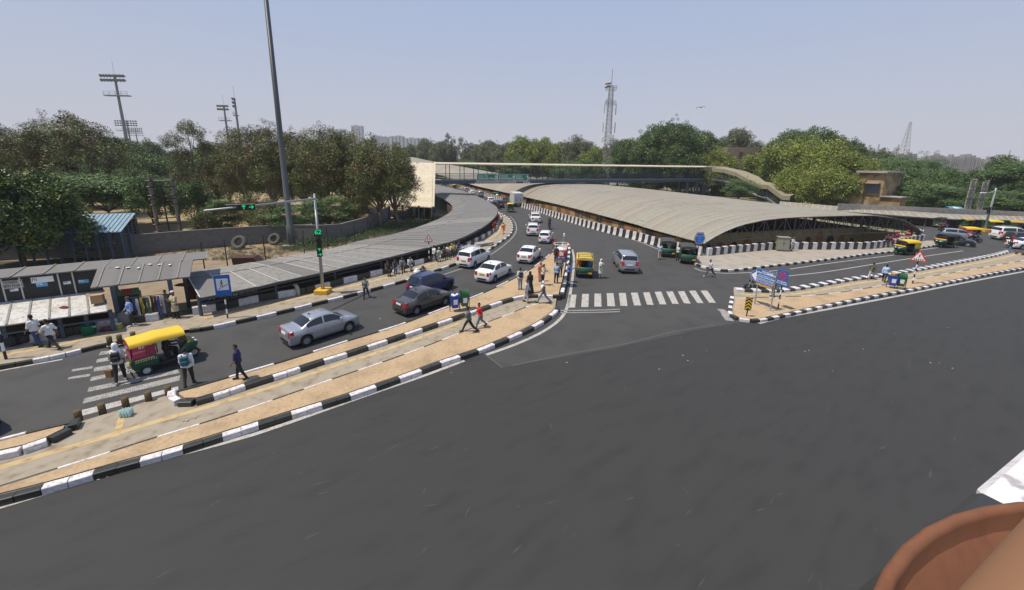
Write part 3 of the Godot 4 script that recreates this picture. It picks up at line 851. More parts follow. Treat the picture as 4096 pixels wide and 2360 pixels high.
func devanagari(parent: Node3D, t: Transform3D, word: String, h: float, m: Material) -> float:
	# each letter: strokes in a unit box hung from its head line
	var gl_ := {
		"s": [[0.1, 1, 0.1, 0.55, 0.4, 0.5, 0.12, 0.05], [0.4, 0.5, 0.8, 0.5], [0.8, 1, 0.8, 0]],
		"b": [[0.75, 1, 0.75, 0], [0.75, 0.75, 0.3, 0.75, 0.15, 0.45, 0.35, 0.2, 0.75, 0.3], [0.2, 0.65, 0.7, 0.3]],
		"v": [[0.75, 1, 0.75, 0], [0.75, 0.75, 0.3, 0.75, 0.15, 0.45, 0.35, 0.2, 0.75, 0.3]],
		"d": [[0.4, 1, 0.4, 0.75, 0.15, 0.6, 0.2, 0.35, 0.55, 0.35, 0.5, 0.1, 0.75, 0]],
		"S": [[0.8, 1, 0.8, 0], [0.15, 0.8, 0.5, 0.75, 0.3, 0.45, 0.5, 0.05], [0.8, 0.55, 0.4, 0.5]],
		"h": [[0.4, 1, 0.4, 0.8, 0.7, 0.7, 0.3, 0.5, 0.65, 0.35, 0.35, 0.15, 0.6, -0.1]],
		"p": [[0.75, 1, 0.75, 0], [0.2, 1, 0.2, 0.5, 0.4, 0.4, 0.75, 0.45]],
		"r": [[0.4, 1, 0.5, 0.75, 0.2, 0.55, 0.65, 0]],
		"n": [[0.75, 1, 0.75, 0], [0.75, 0.5, 0.3, 0.5, 0.2, 0.35, 0.35, 0.3]],
		"B": [[0.8, 1, 0.8, 0], [0.15, 0.9, 0.2, 0.6, 0.45, 0.5, 0.2, 0.35, 0.8, 0.4]],
		"k": [[0.5, 1, 0.5, 0], [0.5, 0.7, 0.2, 0.6, 0.2, 0.35, 0.5, 0.4], [0.5, 0.65, 0.8, 0.6, 0.85, 0.3]],
		"c": [[0.75, 1, 0.75, 0], [0.15, 0.7, 0.75, 0.7], [0.3, 0.7, 0.25, 0.4, 0.5, 0.3, 0.75, 0.4]],
		"l": [[0.85, 1, 0.85, 0], [0.1, 0.3, 0.2, 0.6, 0.45, 0.5, 0.45, 0.25], [0.45, 0.55, 0.85, 0.6]],
		"T": [[0.5, 1, 0.5, 0.8, 0.2, 0.6, 0.25, 0.3, 0.6, 0.2, 0.75, 0.35]],
		"y": [[0.8, 1, 0.8, 0], [0.2, 1, 0.35, 0.75, 0.2, 0.45, 0.8, 0.4]],
		"m": [[0.8, 1, 0.8, 0], [0.2, 1, 0.2, 0.35, 0.35, 0.3, 0.8, 0.4]],
		"u": [[0.45, 1, 0.45, 0.8, 0.2, 0.6, 0.5, 0.5, 0.2, 0.2], [0.45, 0.55, 0.8, 0.5]],
		"g": [[0.25, 1, 0.3, 0.4, 0.15, 0.35], [0.75, 1, 0.75, 0]],
		"A": [[0.5, 1, 0.5, 0]],
		"o": [[0.4, 1, 0.4, 0], [0.4, 1, 0.1, 1.35]],
		"w": [[0.4, 1, 0.4, 0], [0.4, 1, 0.1, 1.35], [0.45, 1, 0.25, 1.4]],
		"I": [[0.5, 1, 0.5, 0], [0.5, 1, 0.3, 1.35, 0.0, 1.1]],
		"i": [[0.1, 1, 0.1, 0], [0.1, 1, 0.4, 1.35, 0.7, 1.1]],
		"U": [[-0.5, -0.1, -0.2, -0.25, -0.15, -0.05]],
		"E": [[-0.4, 1, -0.7, 1.35]],
		".": [[-0.3, 1.3, -0.25, 1.35]]}
	var st := ST()
	var x := 0.0
	for ch in word:
		if ch == " ":
			x += 0.6
			continue
		var wide := 0.0 if ch in "UE." else (0.55 if ch in "AoIiw" else 0.95)
		for s in gl_[ch]:
			for i in range(0, s.size() - 2, 2):
				var a := Vector3((x + s[i]) * h, s[i + 1] * h, 0)
				var b := Vector3((x + s[i + 2]) * h, s[i + 3] * h, 0)
				var d := (b - a).normalized() * h * 0.07
				var n := Vector3(-d.y, d.x, 0)
				quad(st, t * (a - d + n), t * (b + d + n), t * (b + d - n), t * (a - d - n))
		if wide > 0.0:
			quad(st, t * Vector3(x * h, 1.07 * h, 0.0005), t * Vector3((x + wide) * h, 1.07 * h, 0.0005), t * Vector3((x + wide) * h, 0.93 * h, 0.0005), t * Vector3(x * h, 0.93 * h, 0.0005))
		x += wide
	obj("lettering", st, m, parent)
	return x * h
func text(parent: Node3D, s: String, t: Transform3D, h: float, m: Material, bold := true, centre := false) -> void:
	var tm := TextMesh.new()
	tm.text = s
	var f := SystemFont.new()
	f.font_names = PackedStringArray(["Droid Sans"])
	f.font_weight = 700 if bold else 400
	tm.font = f
	tm.font_size = 16
	tm.pixel_size = h / 11.5
	tm.depth = 0.002
	tm.curve_step = 4.0
	tm.horizontal_alignment = HORIZONTAL_ALIGNMENT_CENTER if centre else HORIZONTAL_ALIGNMENT_LEFT
	tm.vertical_alignment = VERTICAL_ALIGNMENT_BOTTOM
	var o := put("lettering", tm, m, parent)
	o.transform = t

# plate with rounded look: rectangle in a plane; t maps x right, y up, z out
func plate(called: String, parent: Node3D, t: Transform3D, w: float, h: float, th: float, m: Material) -> MeshInstance3D:
	var st := ST()
	cbox(st, t * Vector3(0, 0, 0), Vector3(w, h, th), minf(0.01, th * 0.4), t.basis)
	return obj(called, st, m, parent)

func footbridge() -> void:
	var a := g(1739, 736, 4.6)
	var b := g(2826, 727, 4.6)
	a.y = 0; b.y = 0
	var ln := a.distance_to(b)
	var x := (b - a) / ln
	var z := Vector3(-x.z, 0, x.x)   # toward the camera
	var root := thing("footbridge", "blue steel footbridge with flat roof and railings spanning the road", "bridge")
	var bs := Basis(x, Vector3.UP, z)
	var T := Transform3D(bs, a)
	var st := ST()
	box(st, T * Vector3(ln / 2, 4.98, 0.1), Vector3(ln, 0.76, 0.22), bs)
	obj("girder", st, M.girder, root)
	st = ST()
	box(st, T * Vector3(ln / 2, 4.98, -3.1), Vector3(ln, 0.76, 0.22), bs)
	obj("girder", st, M.girder, root)
	st = ST()
	box(st, T * Vector3(ln / 2, 5.42, -1.5), Vector3(ln, 0.12, 3.3), bs)
	obj("deck", st, M.concrete, root)
	var n := 25
	for i in n + 1:
		for e in 2:
			st = ST()
			box(st, T * Vector3(ln * i / n, 7.2, 0.12 - e * 3.2), Vector3(0.13, 3.5, 0.13), bs)
			obj("post", st, M.steel_blue, root)
	for e in 2:
		for k in 4:
			st = ST()
			box(st, T * Vector3(ln / 2, 5.75 + k * 0.36, 0.13 - e * 3.2), Vector3(ln, 0.06, 0.05), bs)
			obj("rail", st, M.steel_blue, root)
	for i in n:
		st = ST()
		var q := rng.randf_range(-0.015, 0.015)
		for k in 6:
			var u0 := -1.0 + k / 3.0
			var u1 := -1.0 + (k + 1) / 3.0
			var y0 := 9.0 + 0.35 * (1 - u0 * u0) + q
			var y1 := 9.0 + 0.35 * (1 - u1 * u1) + q
			var x0 := ln * i / n
			var x1 := ln * (i + 1) / n + 0.05
			quad(st, T * Vector3(x0, y0, -1.5 - u0 * 2.1), T * Vector3(x0, y1, -1.5 - u1 * 2.1), T * Vector3(x1, y1, -1.5 - u1 * 2.1), T * Vector3(x1, y0, -1.5 - u0 * 2.1))
			quad(st, T * Vector3(x0, y0 - 0.1, -1.5 - u0 * 2.1), T * Vector3(x0, y1 - 0.1, -1.5 - u1 * 2.1), T * Vector3(x1, y1 - 0.1, -1.5 - u1 * 2.1), T * Vector3(x1, y0 - 0.1, -1.5 - u0 * 2.1))
		box(st, T * Vector3(ln * (i + 0.5) / n, 8.93 + q, 0.6), Vector3(ln / n + 0.03, 0.2, 0.05), bs)
		obj("roof_sheet", st, M["cream%d" % rng.randi_range(0, 3)], root)
	# solid railing boards on the right half
	for i in range(15, 20):
		st = ST()
		box(st, T * Vector3(ln * (i + 0.5) / n, 6.3, -3.0), Vector3(ln / n - 0.2, 1.3, 0.05), bs)
		obj("rail_board", st, M.steel_dark, root)
	# piers
	for f in [0.53, 0.905, 0.955, 0.985, 1.0]:
		for e in 2:
			st = ST()
			rod(st, T * Vector3(ln * f, 0 if f > 0.6 else 3.6, -e * 3.0), T * Vector3(ln * f, 4.65, -e * 3.0), 0.24, 10)
			obj("pier", st, M.girder, root)
	# hazard bars under the signs
	for s in [[1899, 2000], [2004, 2066], [2092, 2122]]:
		var x0: float = (on_plane(s[0], 730, T * Vector3(0, 0, 0.2), T * Vector3(ln, 0, 0.2)) - a).dot(x)
		var x1: float = (on_plane(s[1], 730, T * Vector3(0, 0, 0.2), T * Vector3(ln, 0, 0.2)) - a).dot(x)
		var nb := maxi(2, int((x1 - x0) / 0.55))
		for k in nb:
			st = ST()
			var q0 := lerpf(x0, x1, float(k) / nb)
			var w := (x1 - x0) / nb
			for half in 2:
				var h0 := q0 + half * w * 0.5
				var sg := [T * Vector3(h0, 4.62, 0.225), T * Vector3(h0 + 0.25, 4.98, 0.225), T * Vector3(h0 + 0.25 + w * 0.5, 4.98, 0.225), T * Vector3(h0 + w * 0.5, 4.62, 0.225)]
				st = ST()
				quad(st, sg[0], sg[1], sg[2], sg[3])
				obj("hazard_stripe", st, M.redbar if half else M.white, root)
	# direction signs
	var spec := [[1907.5, 1988.5, "sUBAS cwk", "Subhash Chowk", "green direction sign reading Subhash Chowk hung on the footbridge"], [1990.5, 2058.0, "bAdSAhpUr", "Badshahpur", "green direction sign reading Badshahpur hung on the footbridge"], [2060.0, 2113.6, "sohnA", "Sohna", "green direction sign reading Sohna hung on the footbridge"]]
	for s in spec:
		var zz := 0.5
		var q0 := T.affine_inverse() * on_plane(s[0], 694, T * Vector3(0, 0, zz), T * Vector3(ln, 0, zz))
		var q1 := T.affine_inverse() * on_plane(s[1], 728, T * Vector3(0, 0, zz), T * Vector3(ln, 0, zz))
		var d0 := q0.x
		var d1 := q1.x
		var w := d1 - d0
		var c := T * Vector3((d0 + d1) / 2, (q0.y + q1.y) * 0.5, zz)
		var sg := thing("direction_sign", s[4], "sign", c, atan2(z.x, z.z), "signs hung on the footbridge")
		var it := Transform3D()
		plate("border", sg, it, w, 1.72, 0.05, M.white)
		plate("panel", sg, it.translated(Vector3(0, 0.09, 0.02)), w - 0.12, 1.44, 0.05, M.signgreen)
		text(sg, s[3], Transform3D(Basis(), Vector3(-w / 2 + 0.3, -0.52, 0.048)), 0.46, M.white)
		devanagari(sg, Transform3D(Basis(), Vector3(-w / 2 + 0.32, 0.16, 0.05)), s[2], 0.36, M.white)
		text(sg, "NATIONAL HIGHWAYS AUTHORITY OF INDIA", Transform3D(Basis().scaled(Vector3(w / 4.5, 1, 1)), Vector3(0, -0.83, 0.03)), 0.12, M.black, true, true)
		var ar := ST()
		var ax := w / 2 - 0.34
		quad(ar, Vector3(ax - 0.06, -0.45, 0.05), Vector3(ax - 0.06, 0.5, 0.05), Vector3(ax + 0.06, 0.5, 0.05), Vector3(ax + 0.06, -0.45, 0.05))
		for e in [-1.0, 1.0]:
			quad(ar, Vector3(ax, 0.62, 0.052), Vector3(ax, 0.42, 0.052), Vector3(ax + e * 0.24, 0.1, 0.052), Vector3(ax + e * 0.24, 0.3, 0.052))
		obj("arrow", ar, M.white, sg)
	# left stair roof
	var lr := thing("stair_roof", "cream sloping sheet roof over the stairs at the end of the footbridge", "roof")
	var p0 := g(1737, 823, 2.7)
	var p1 := g(1535, 811, 2.7)
	var p2 := T * Vector3(0.2, 9.15, 0.4)
	var p3 := p2 + (p1 - p0)
	for i in 14:
		st = ST()
		var q0 := p0.lerp(p2, i / 14.0)
		var q1 := p0.lerp(p2, (i + 1.04) / 14.0)
		var r0 := p1.lerp(p3, i / 14.0)
		var r1 := p1.lerp(p3, (i + 1.04) / 14.0)
		var sag := Vector3.DOWN * (0.25 * pow(1.0 - i / 14.0, 3))
		var sag1 := Vector3.DOWN * (0.25 * pow(1.0 - (i + 1) / 14.0, 3))
		quad(st, q0 + sag, q1 + sag1 + Vector3.UP * 0.03, r1 + sag1 + Vector3.UP * 0.03, r0 + sag)
		quad(st, q0 + sag, q0 + sag + Vector3.DOWN * 0.15, r0 + sag + Vector3.DOWN * 0.15, r0 + sag)
		quad(st, q0 + sag, q1 + sag1, q1 + sag1 + Vector3.DOWN * 0.15, q0 + sag + Vector3.DOWN * 0.15)
		obj("roof_sheet", st, M["cream%d" % rng.randi_range(0, 3)], lr)
	st = ST()
	bar(st, p0.lerp(p1, 0.06) + Vector3.UP * 0.1, p2.lerp(p3, 0.06) + Vector3.UP * 0.1, 0.05, 0.04)
	obj("seam_strip", st, M.seam, lr)
	for f in [0.02, 0.3, 0.62, 0.98]:
		for e in [0.0, 0.5]:
			st = ST()
			var p := p0.lerp(p1, f).lerp(p2.lerp(p3, f), e)
			rod(st, Vector3(p.x, 0, p.z), p + Vector3.DOWN * 0.1, 0.13, 8)
			obj("post", st, M.girder, lr)
	var dir := (p2 - p0) * Vector3(1, 0, 1)
	dir = dir.normalized()
	var sd := (p1 - p0).normalized()
	var fl := thing("staircase", "dark blue steel staircase up to the footbridge beside the escalators", "stairs")
	var sb := Basis(sd, Vector3.UP, dir)
	for i in 26:
		st = ST()
		box(st, p0 + sd * 6.2 + dir * (0.8 + i * 0.85) + Vector3.UP * (-2.7 + 0.2 + i * 0.205), Vector3(3.0, 0.06, 0.75), sb)
		obj("step", st, M.girder, fl)
	for e in [4.6, 7.8]:
		st = ST()
		bar(st, p0 + sd * e + dir * 0.5 - Vector3.UP * 1.5, p0 + sd * e + dir * 22.6 + Vector3.UP * 3.9, 0.06, 0.06)
		bar(st, p0 + sd * e + dir * 0.5 - Vector3.UP * 2.6, p0 + sd * e + dir * 22.6 + Vector3.UP * 2.7, 0.1, 0.3)
		obj("stringer", st, M.steel_blue, fl)
	for k in 2:
		var es := thing("escalator", "brown escalator channel under the cream stair roof", "escalator", Vector3.ZERO, 0, "escalators under the stair roof")
		st = ST()
		bar(st, p0 + sd * (1.3 + k * 1.7) + dir * 0.6 - Vector3.UP * 2.6, p0 + sd * (1.3 + k * 1.7) + dir * 22 + Vector3.UP * 2.6, 1.2, 0.4)
		obj("truss_casing", st, M.brown, es)
		for e in [-0.65, 0.65]:
			st = ST()
			bar(st, p0 + sd * (1.3 + k * 1.7 + e) + dir * 0.6 - Vector3.UP * 1.7, p0 + sd * (1.3 + k * 1.7 + e) + dir * 22 + Vector3.UP * 3.4, 0.08, 0.9)
			obj("balustrade", st, mat("cream_steel", L(0.35, 0.32, 0.25), 0.6), es)
	# right stair roof
	var rs := thing("stair_roof", "stepped olive grey roof over the stairs descending beside the yellow-green tree", "roof")
	var nea := [far(2818, 667, 119), far(2848, 671, 120), far(2896, 676, 117), far(2946, 690, 113), far(2992, 716, 109), far(3038, 737, 105), far(3072, 740, 102), far(3130, 782, 96), far(3162, 783, 93)]
	var fa := [far(2835, 664, 122.5), far(2899, 667, 122), far(2946, 677, 118), far(2986, 686, 114.5), far(3033, 706, 110), far(3062, 727, 106.5), far(3098, 733, 104), far(3152, 773, 98), far(3179, 777, 95)]
	for i in 8:
		st = ST()
		quad(st, nea[i], fa[i], fa[i + 1], nea[i + 1])
		quad(st, nea[i], nea[i + 1], nea[i + 1] + Vector3.DOWN * 1.05, nea[i] + Vector3.DOWN * 1.05)
		quad(st, fa[i], fa[i + 1], fa[i + 1] + Vector3.DOWN * 1.05, fa[i] + Vector3.DOWN * 1.05)
		obj("roof_sheet", st, mat("olive_sheet", L(0.24, 0.215, 0.145), 0.8), rs)
		for e in [nea, fa]:
			st = ST()
			rod(st, Vector3(e[i + 1].x, maxf(e[i + 1].y - 5, 0), e[i + 1].z), e[i + 1] + Vector3.DOWN * 0.5, 0.07)
			obj("post", st, M.steel_blue, rs)
	for i in range(1, 8):
		st = ST()
		bar(st, nea[i] + Vector3.DOWN * 3.4, nea[i + 1] + Vector3.DOWN * (3.4 if i < 7 else 2.6), 0.1, 0.35)
		for k in 4: bar(st, nea[i] + Vector3.DOWN * (1.9 + k * 0.3), nea[i + 1] + Vector3.DOWN * (1.9 + k * 0.3), 0.04, 0.04)
		obj("railing", st, M.steel_blue, rs)
		st = ST()
		quad(st, nea[i] + Vector3.DOWN * 3.3, fa[i] + Vector3.DOWN * 3.3, fa[i + 1] + Vector3.DOWN * 3.3, nea[i + 1] + Vector3.DOWN * 3.3)
		obj("flight", st, M.concrete, rs)

func lattice(root: Node3D, base: Vector3, h: float, w0: float, w1: float, n: int, m: Material, r: float) -> void:
	for k in 4:
		var st := ST()
		var c := Vector3(1 if k in [0, 3] else -1, 0, 1 if k < 2 else -1) * 0.5
		rod(st, base + c * w0, base + c * w1 + Vector3.UP * h, r * 1.3, 5)
		obj("leg", st, m, root)
	for i in n:
		var y0 := h * i / n
		var y1 := h * (i + 1) / n
		var a := lerpf(w0, w1, float(i) / n) * 0.5
		var b := lerpf(w0, w1, float(i + 1) / n) * 0.5
		for k in 4:
			var c0 := Vector3(1 if k in [0, 3] else -1, 0, 1 if k < 2 else -1)
			var j := (k + 1) % 4
			var c1 := Vector3(1 if j in [0, 3] else -1, 0, 1 if j < 2 else -1)
			var st := ST()
			rod(st, base + c0 * a + Vector3.UP * y0, base + c1 * b + Vector3.UP * y1, r, 4)
			rod(st, base + c1 * a + Vector3.UP * y0, base + c0 * b + Vector3.UP * y1, r, 4)
			rod(st, base + c0 * b + Vector3.UP * y1, base + c1 * b + Vector3.UP * y1, r, 4)
			obj("cross_brace", st, m, root)

func masts() -> void:
	var d := 140.0
	var top := far(2450, 345, d)
	var bs := Vector3(far(2426, 640, d).x, 0, top.z)
	var root := thing("cell_tower", "tall grey steel lattice cell tower carrying antennas above the trees", "tower")
	var h := top.y
	var tm := mat("tower_steel", L(0.2, 0.19, 0.18), 0.6)
	lattice(root, bs, h, 2.5, 1.2, 26, tm, 0.045)
	var st := ST()
	rod(st, bs + Vector3.UP * h, Vector3(bs.x, far(2450, 276, d).y, bs.z), 0.09)
	obj("lightning_rod", st, tm, root)
	for hh in [0.965, 0.83]:
		st = ST()
		for k in 4:
			var j := (k + 1) % 4
			var c0 := Vector3(1 if k in [0, 3] else -1, 0, 1 if k < 2 else -1) * 1.5
			var c1 := Vector3(1 if j in [0, 3] else -1, 0, 1 if j < 2 else -1) * 1.5
			for q in [0.0, 0.6, 1.2]: bar(st, bs + c0 + Vector3.UP * (h * hh + q), bs + c1 + Vector3.UP * (h * hh + q), 0.07, 0.07)
			rod(st, bs + c0 + Vector3.UP * h * hh, bs + c0 + Vector3.UP * (h * hh + 1.2), 0.05)
		obj("platform", st, tm, root)
	for s in [[-1.9, 0.80, 3.4], [1.9, 0.79, 3.6], [-2.0, 0.62, 3.2], [2.0, 0.62, 3.4], [1.6, 0.50, 3.6], [-1.2, 0.55, 2.0], [-1.3, 0.86, 2.0]]:
		st = ST()
		cbox(st, bs + Vector3(s[0], h * s[1], 0.4), Vector3(0.32, s[2], 0.25), 0.05)
		rod(st, bs + Vector3(s[0] * 0.5, h * s[1], 0), bs + Vector3(s[0], h * s[1], 0.3), 0.05)
		obj("antenna", st, mat("antenna", L(0.5, 0.51, 0.52), 0.5), root)
	for s in [[-1.9, 0.515], [-2.0, 0.49], [0.1, 0.555], [0.5, 0.54], [0.2, 0.44]]:
		st = ST()
		lathe(st, bs + Vector3(s[0], h * s[1], 0.9), [[0.0, 0.1], [0.42, 0.14], [0.46, -0.1], [0.0, -0.22]], 10, Basis(Vector3.RIGHT, PI / 2))
		rod(st, bs + Vector3(s[0] * 0.4, h * s[1], 0.4), bs + Vector3(s[0], h * s[1], 0.85), 0.06)
		obj("dish", st, M.white, root)
	st = ST()
	var fp := bs + Vector3(-2.2, h + 1.2, 0.2)
	for k in 3:
		for i in 4:
			var w0 := sin(i * 1.3) * 0.15
			var w1 := sin((i + 1) * 1.3) * 0.15
			var q := fp + Vector3(0, -k * 0.5, 0)
			var s3 := ST()
			quad(s3, q + Vector3(i * 0.5, -0.1 * (4 - i), w0), q + Vector3(i * 0.5 + 0.5, -0.1 * (3 - i), w1), q + Vector3(i * 0.5 + 0.5, -0.5 - 0.1 * (3 - i), w1), q + Vector3(i * 0.5, -0.5 - 0.1 * (4 - i), w0))
			obj("flag_cloth", s3, [mat("saffron", L(0.4, 0.12, 0.05), 0.8), M.white, mat("flaggreen", L(0.02, 0.12, 0.05), 0.8)][k], root)
	# flood light masts
	var fm := mat("mast_steel", L(0.20, 0.21, 0.215), 0.6)
	for s in [[455, 300, 500, 540, 130.0, 7.3, 2, 8, 0.12, 0.2, "tall floodlight mast with two rows of lamps and a railed platform"], [505, 482, 514, 545, 250.0, 13.0, 3, 9, 0.1, 0.0, "distant floodlight mast just behind the tallest one"], [539, 511, 544, 545, 330.0, 12.0, 4, 8, 0.1, 0.0, "farthest floodlight mast with four rows of lamps"], [893, 421, 903, 545, 170.0, 4.4, 2, 5, 0.2, 0.9, "floodlight mast seen at an angle above the brown-podded trees"], [935, 392, 958, 545, 150.0, 1.2, 3, 1, 0.2, 1.4, "floodlight mast seen edge on beside the tall grey pole"]]:
		var t := far(s[0], s[1], s[4])
		var b := Vector3(t.x + 0.2, 0, t.z)
		var r := thing("floodlight_mast", s[10], "floodlight", b, 0, "stadium floodlight masts")
		st = ST()
		tube(st, [Vector3.ZERO, Vector3(0, t.y * 0.5, 0), Vector3(0, t.y, 0)], [0.55, 0.44, 0.27], 8)
		obj("mast", st, fm, r)
		st = ST()
		rod(st, Vector3(0, t.y, 0), Vector3(0, t.y + 4, 0), 0.05, 4)
		obj("lightning_rod", st, fm, r)
		var w: float = s[5]
		st = ST()
		for q in int(s[6]): bar(st, Vector3(-w / 2, t.y - 0.4 - q * 1.25, 0.3), Vector3(w / 2, t.y - 0.4 - q * 1.25, 0.3), 0.16, 0.16)
		obj("crossarm", st, fm, r)
		for q in int(s[6]):
			for k in int(s[7]):
				st = ST()
				var lx := 0.0 if int(s[7]) == 1 else lerpf(-w / 2 + 0.3, w / 2 - 0.3, k / (float(s[7]) - 1))
				lathe(st, Vector3(lx, t.y - 0.35 - q * 1.25, 0.75), [[0.0, -0.3], [0.3, -0.3], [0.5, 0.25], [0.0, 0.3]], 8, Basis(Vector3.RIGHT, 1.9))
				obj("lamp_head", st, mat("lamp_grey", L(0.17, 0.18, 0.19), 0.5), r)
		var py: float = t.y - 6.0
		st = ST()
		bar(st, Vector3(-w * 0.5, py, 0.2), Vector3(w * 0.5, py, 0.2), 1.4, 0.3)
		for k in 5: bar(st, Vector3(-w * 0.5 + k * w / 4, py, 0.9), Vector3(-w * 0.5 + k * w / 4, py + 1.2, 0.9), 0.07, 0.07)
		for q in [0.6, 1.2]: bar(st, Vector3(-w * 0.5, py + q, 0.9), Vector3(w * 0.5, py + q, 0.9), 0.06, 0.06)
		obj("platform", st, fm, r)
	# tall plain pole
	var pb := g(1168, 988)
	var tp := thing("tall_pole", "very tall plain grey tapered steel pole behind the shelter", "pole", pb)
	st = ST(true)
	tube(st, [Vector3.ZERO, Vector3(0, 2.5, 0), Vector3(0, 2.6, 0), Vector3(0, 14, 0), Vector3(0, 30, 0)], [0.41, 0.39, 0.31, 0.26, 0.19], 12)
	obj("shaft", st, M.pole_grey, tp)
	st = ST()
	cbox(st, Vector3(0, 0.15, 0), Vector3(1.5, 0.3, 1.5), 0.03)
	obj("base_plate", st, M.concrete, tp)
	st = ST()
	for k in 8: rod(st, Vector3(cos(k * 0.785) * 0.55, 0.3, sin(k * 0.785) * 0.55), Vector3(cos(k * 0.785) * 0.55, 0.5, sin(k * 0.785) * 0.55), 0.03, 5)
	obj("anchor_bolts", st, M.galv, tp)
	# far lattice towers on the right
	for s in [[3643, 488, 420.0, 9.5, "far tall red and grey lattice tower above the forest"], [3596, 578, 520.0, 5.0, "far thin lattice mast beside the tall lattice tower"], [3517, 577, 560.0, 5.0, "far thin leaning lattice mast above the tree line"], [4042, 600, 300.0, 0.7, "far guyed mast before the apartment blocks"]]:
		var t := far(s[0], s[1], s[2])
		var r := thing("lattice_tower", s[4], "tower")
		lattice(r, Vector3(t.x, 0, t.z), t.y, s[3], s[3] * 0.12, 14, mat("far_steel", L(0.22, 0.2, 0.2), 0.7), 0.1)

func wall_run(root: Node3D, pts: Array, h: float, th: float, m: Material, piece := "wall_panel") -> void:
	for i in pts.size() - 1:
		var a: Vector3 = pts[i] * Vector3(1, 0, 1)
		var b: Vector3 = pts[i + 1] * Vector3(1, 0, 1)
		var st := ST()
		bar(st, a + Vector3.UP * h * 0.5, b + Vector3.UP * h * 0.5, th, h)
		bar(st, a + Vector3.UP * (h + 0.04), b + Vector3.UP * (h + 0.04), th + 0.08, 0.08)
		obj(piece, st, m, root)

func tower_block(label: String, x0: float, x1: float, ytop: float, d: float, bays: int, m: Material, m2: Material, group: String) -> void:
	var a := far(x0, ytop, d)
	var b := far(x1, ytop, d)
	var w := b.x - a.x
	var h := (a.y + b.y) * 0.5
	var r := thing("apartment_block", label, "building", Vector3((a.x + b.x) * 0.5, 0, a.z), 0, group)
	var st := ST()
	box(st, Vector3(0, h / 2, -8), Vector3(w, h, 16))
	obj("wall", st, m, r)
	var floors := int(h / 3.1)
	for k in bays:
		var bx := -w / 2 + w * (k + 0.5) / bays
		st = ST()
		box(st, Vector3(bx, h * 0.5 + rng.randf_range(-0.6, 1.5), 0.9), Vector3(w / bays * 0.5, h, 1.8))
		obj("bay", st, m, r)
		st = ST()
		for f in floors:
			box(st, Vector3(bx + w / bays * 0.5, f * 3.1 + 2.0, 0.12), Vector3(w / bays * 0.34, 1.5, 0.25))
		var wn := obj("window_column", st, m2, r)
		wn.set_meta("kind", "stuff")
	st = ST()
	box(st, Vector3(w * rng.randf_range(-0.2, 0.2), h + 1.5, -5), Vector3(w * 0.3, 3.0, 6))
	obj("roof_tank", st, m, r)

func far_buildings() -> void:
	var wm := mat("far_white", L(0.42, 0.42, 0.43), 0.9)
	var wd := mat("far_glass", L(0.05, 0.055, 0.065), 0.6)
	var gm := mat("far_grey", L(0.22, 0.2, 0.19), 0.9)
	tower_block("pale tall apartment tower with an open crown above the brown-podded trees", 1403, 1448, 503, 1400, 4, wm, wd, "")
	tower_block("pale hazy apartment tower left of the crowned tower", 1335, 1376, 518, 1500, 3, wm, wd, "")
	for s in [[1486, 1512, 542], [1514, 1530, 545], [1530, 1550, 547], [1556, 1614, 545], [1616, 1674, 553], [1676, 1700, 567]]:
		tower_block("pale slab apartment block in the long hazy row at the horizon", s[0], s[1], s[2], 1200, 4, wm, wd, "hazy slab blocks in a row")
	tower_block("low grey block on the horizon left of the round water tank", 1704, 1732, 575, 1100, 3, gm, wd, "")
	tower_block("low grey block on the horizon right of the round water tank", 1758, 1786, 568, 1200, 3, gm, wd, "")
	tower_block("low grey rooftop beyond the tall thin trees", 1868, 1910, 576, 900, 3, gm, wd, "")
	tower_block("faint tower in the haze behind the left treetops", 124, 164, 476, 1700, 4, wm, wd, "")
	var r := thing("water_tank", "round overhead concrete water tank on the horizon", "tank", far(1752, 640, 500) * Vector3(1, 0, 1))
	var top := far(1752, 569, 500).y
	var st := ST(true)
	lathe(st, Vector3.ZERO, [[0.0, top], [3.4, top - 0.4], [3.6, top - 1], [3.3, top - 4.2], [2.0, top - 5], [1.6, top - 6], [1.6, 0]], 16)
	obj("tank", st, gm, r)
	for s in [[3688, 3718, 634, 5], [3716, 3748, 630, 4], [3750, 3776, 622, 3], [3774, 3804, 634, 4], [3802, 3828, 626, 3], [3826, 3860, 634, 4], [3856, 3880, 626, 3], [3878, 3902, 624, 3], [3902, 3936, 638, 4], [3964, 3994, 640, 4], [3994, 4036, 626, 5], [4034, 4074, 640, 4], [3640, 3668, 618, 3], [3600, 3630, 622, 3], [3517, 3540, 618, 3]]:
		tower_block("grey weathered apartment block on the skyline behind the scrub forest", s[0], s[1], s[2], 620, s[3], gm, wd, "grey apartment blocks on the skyline")

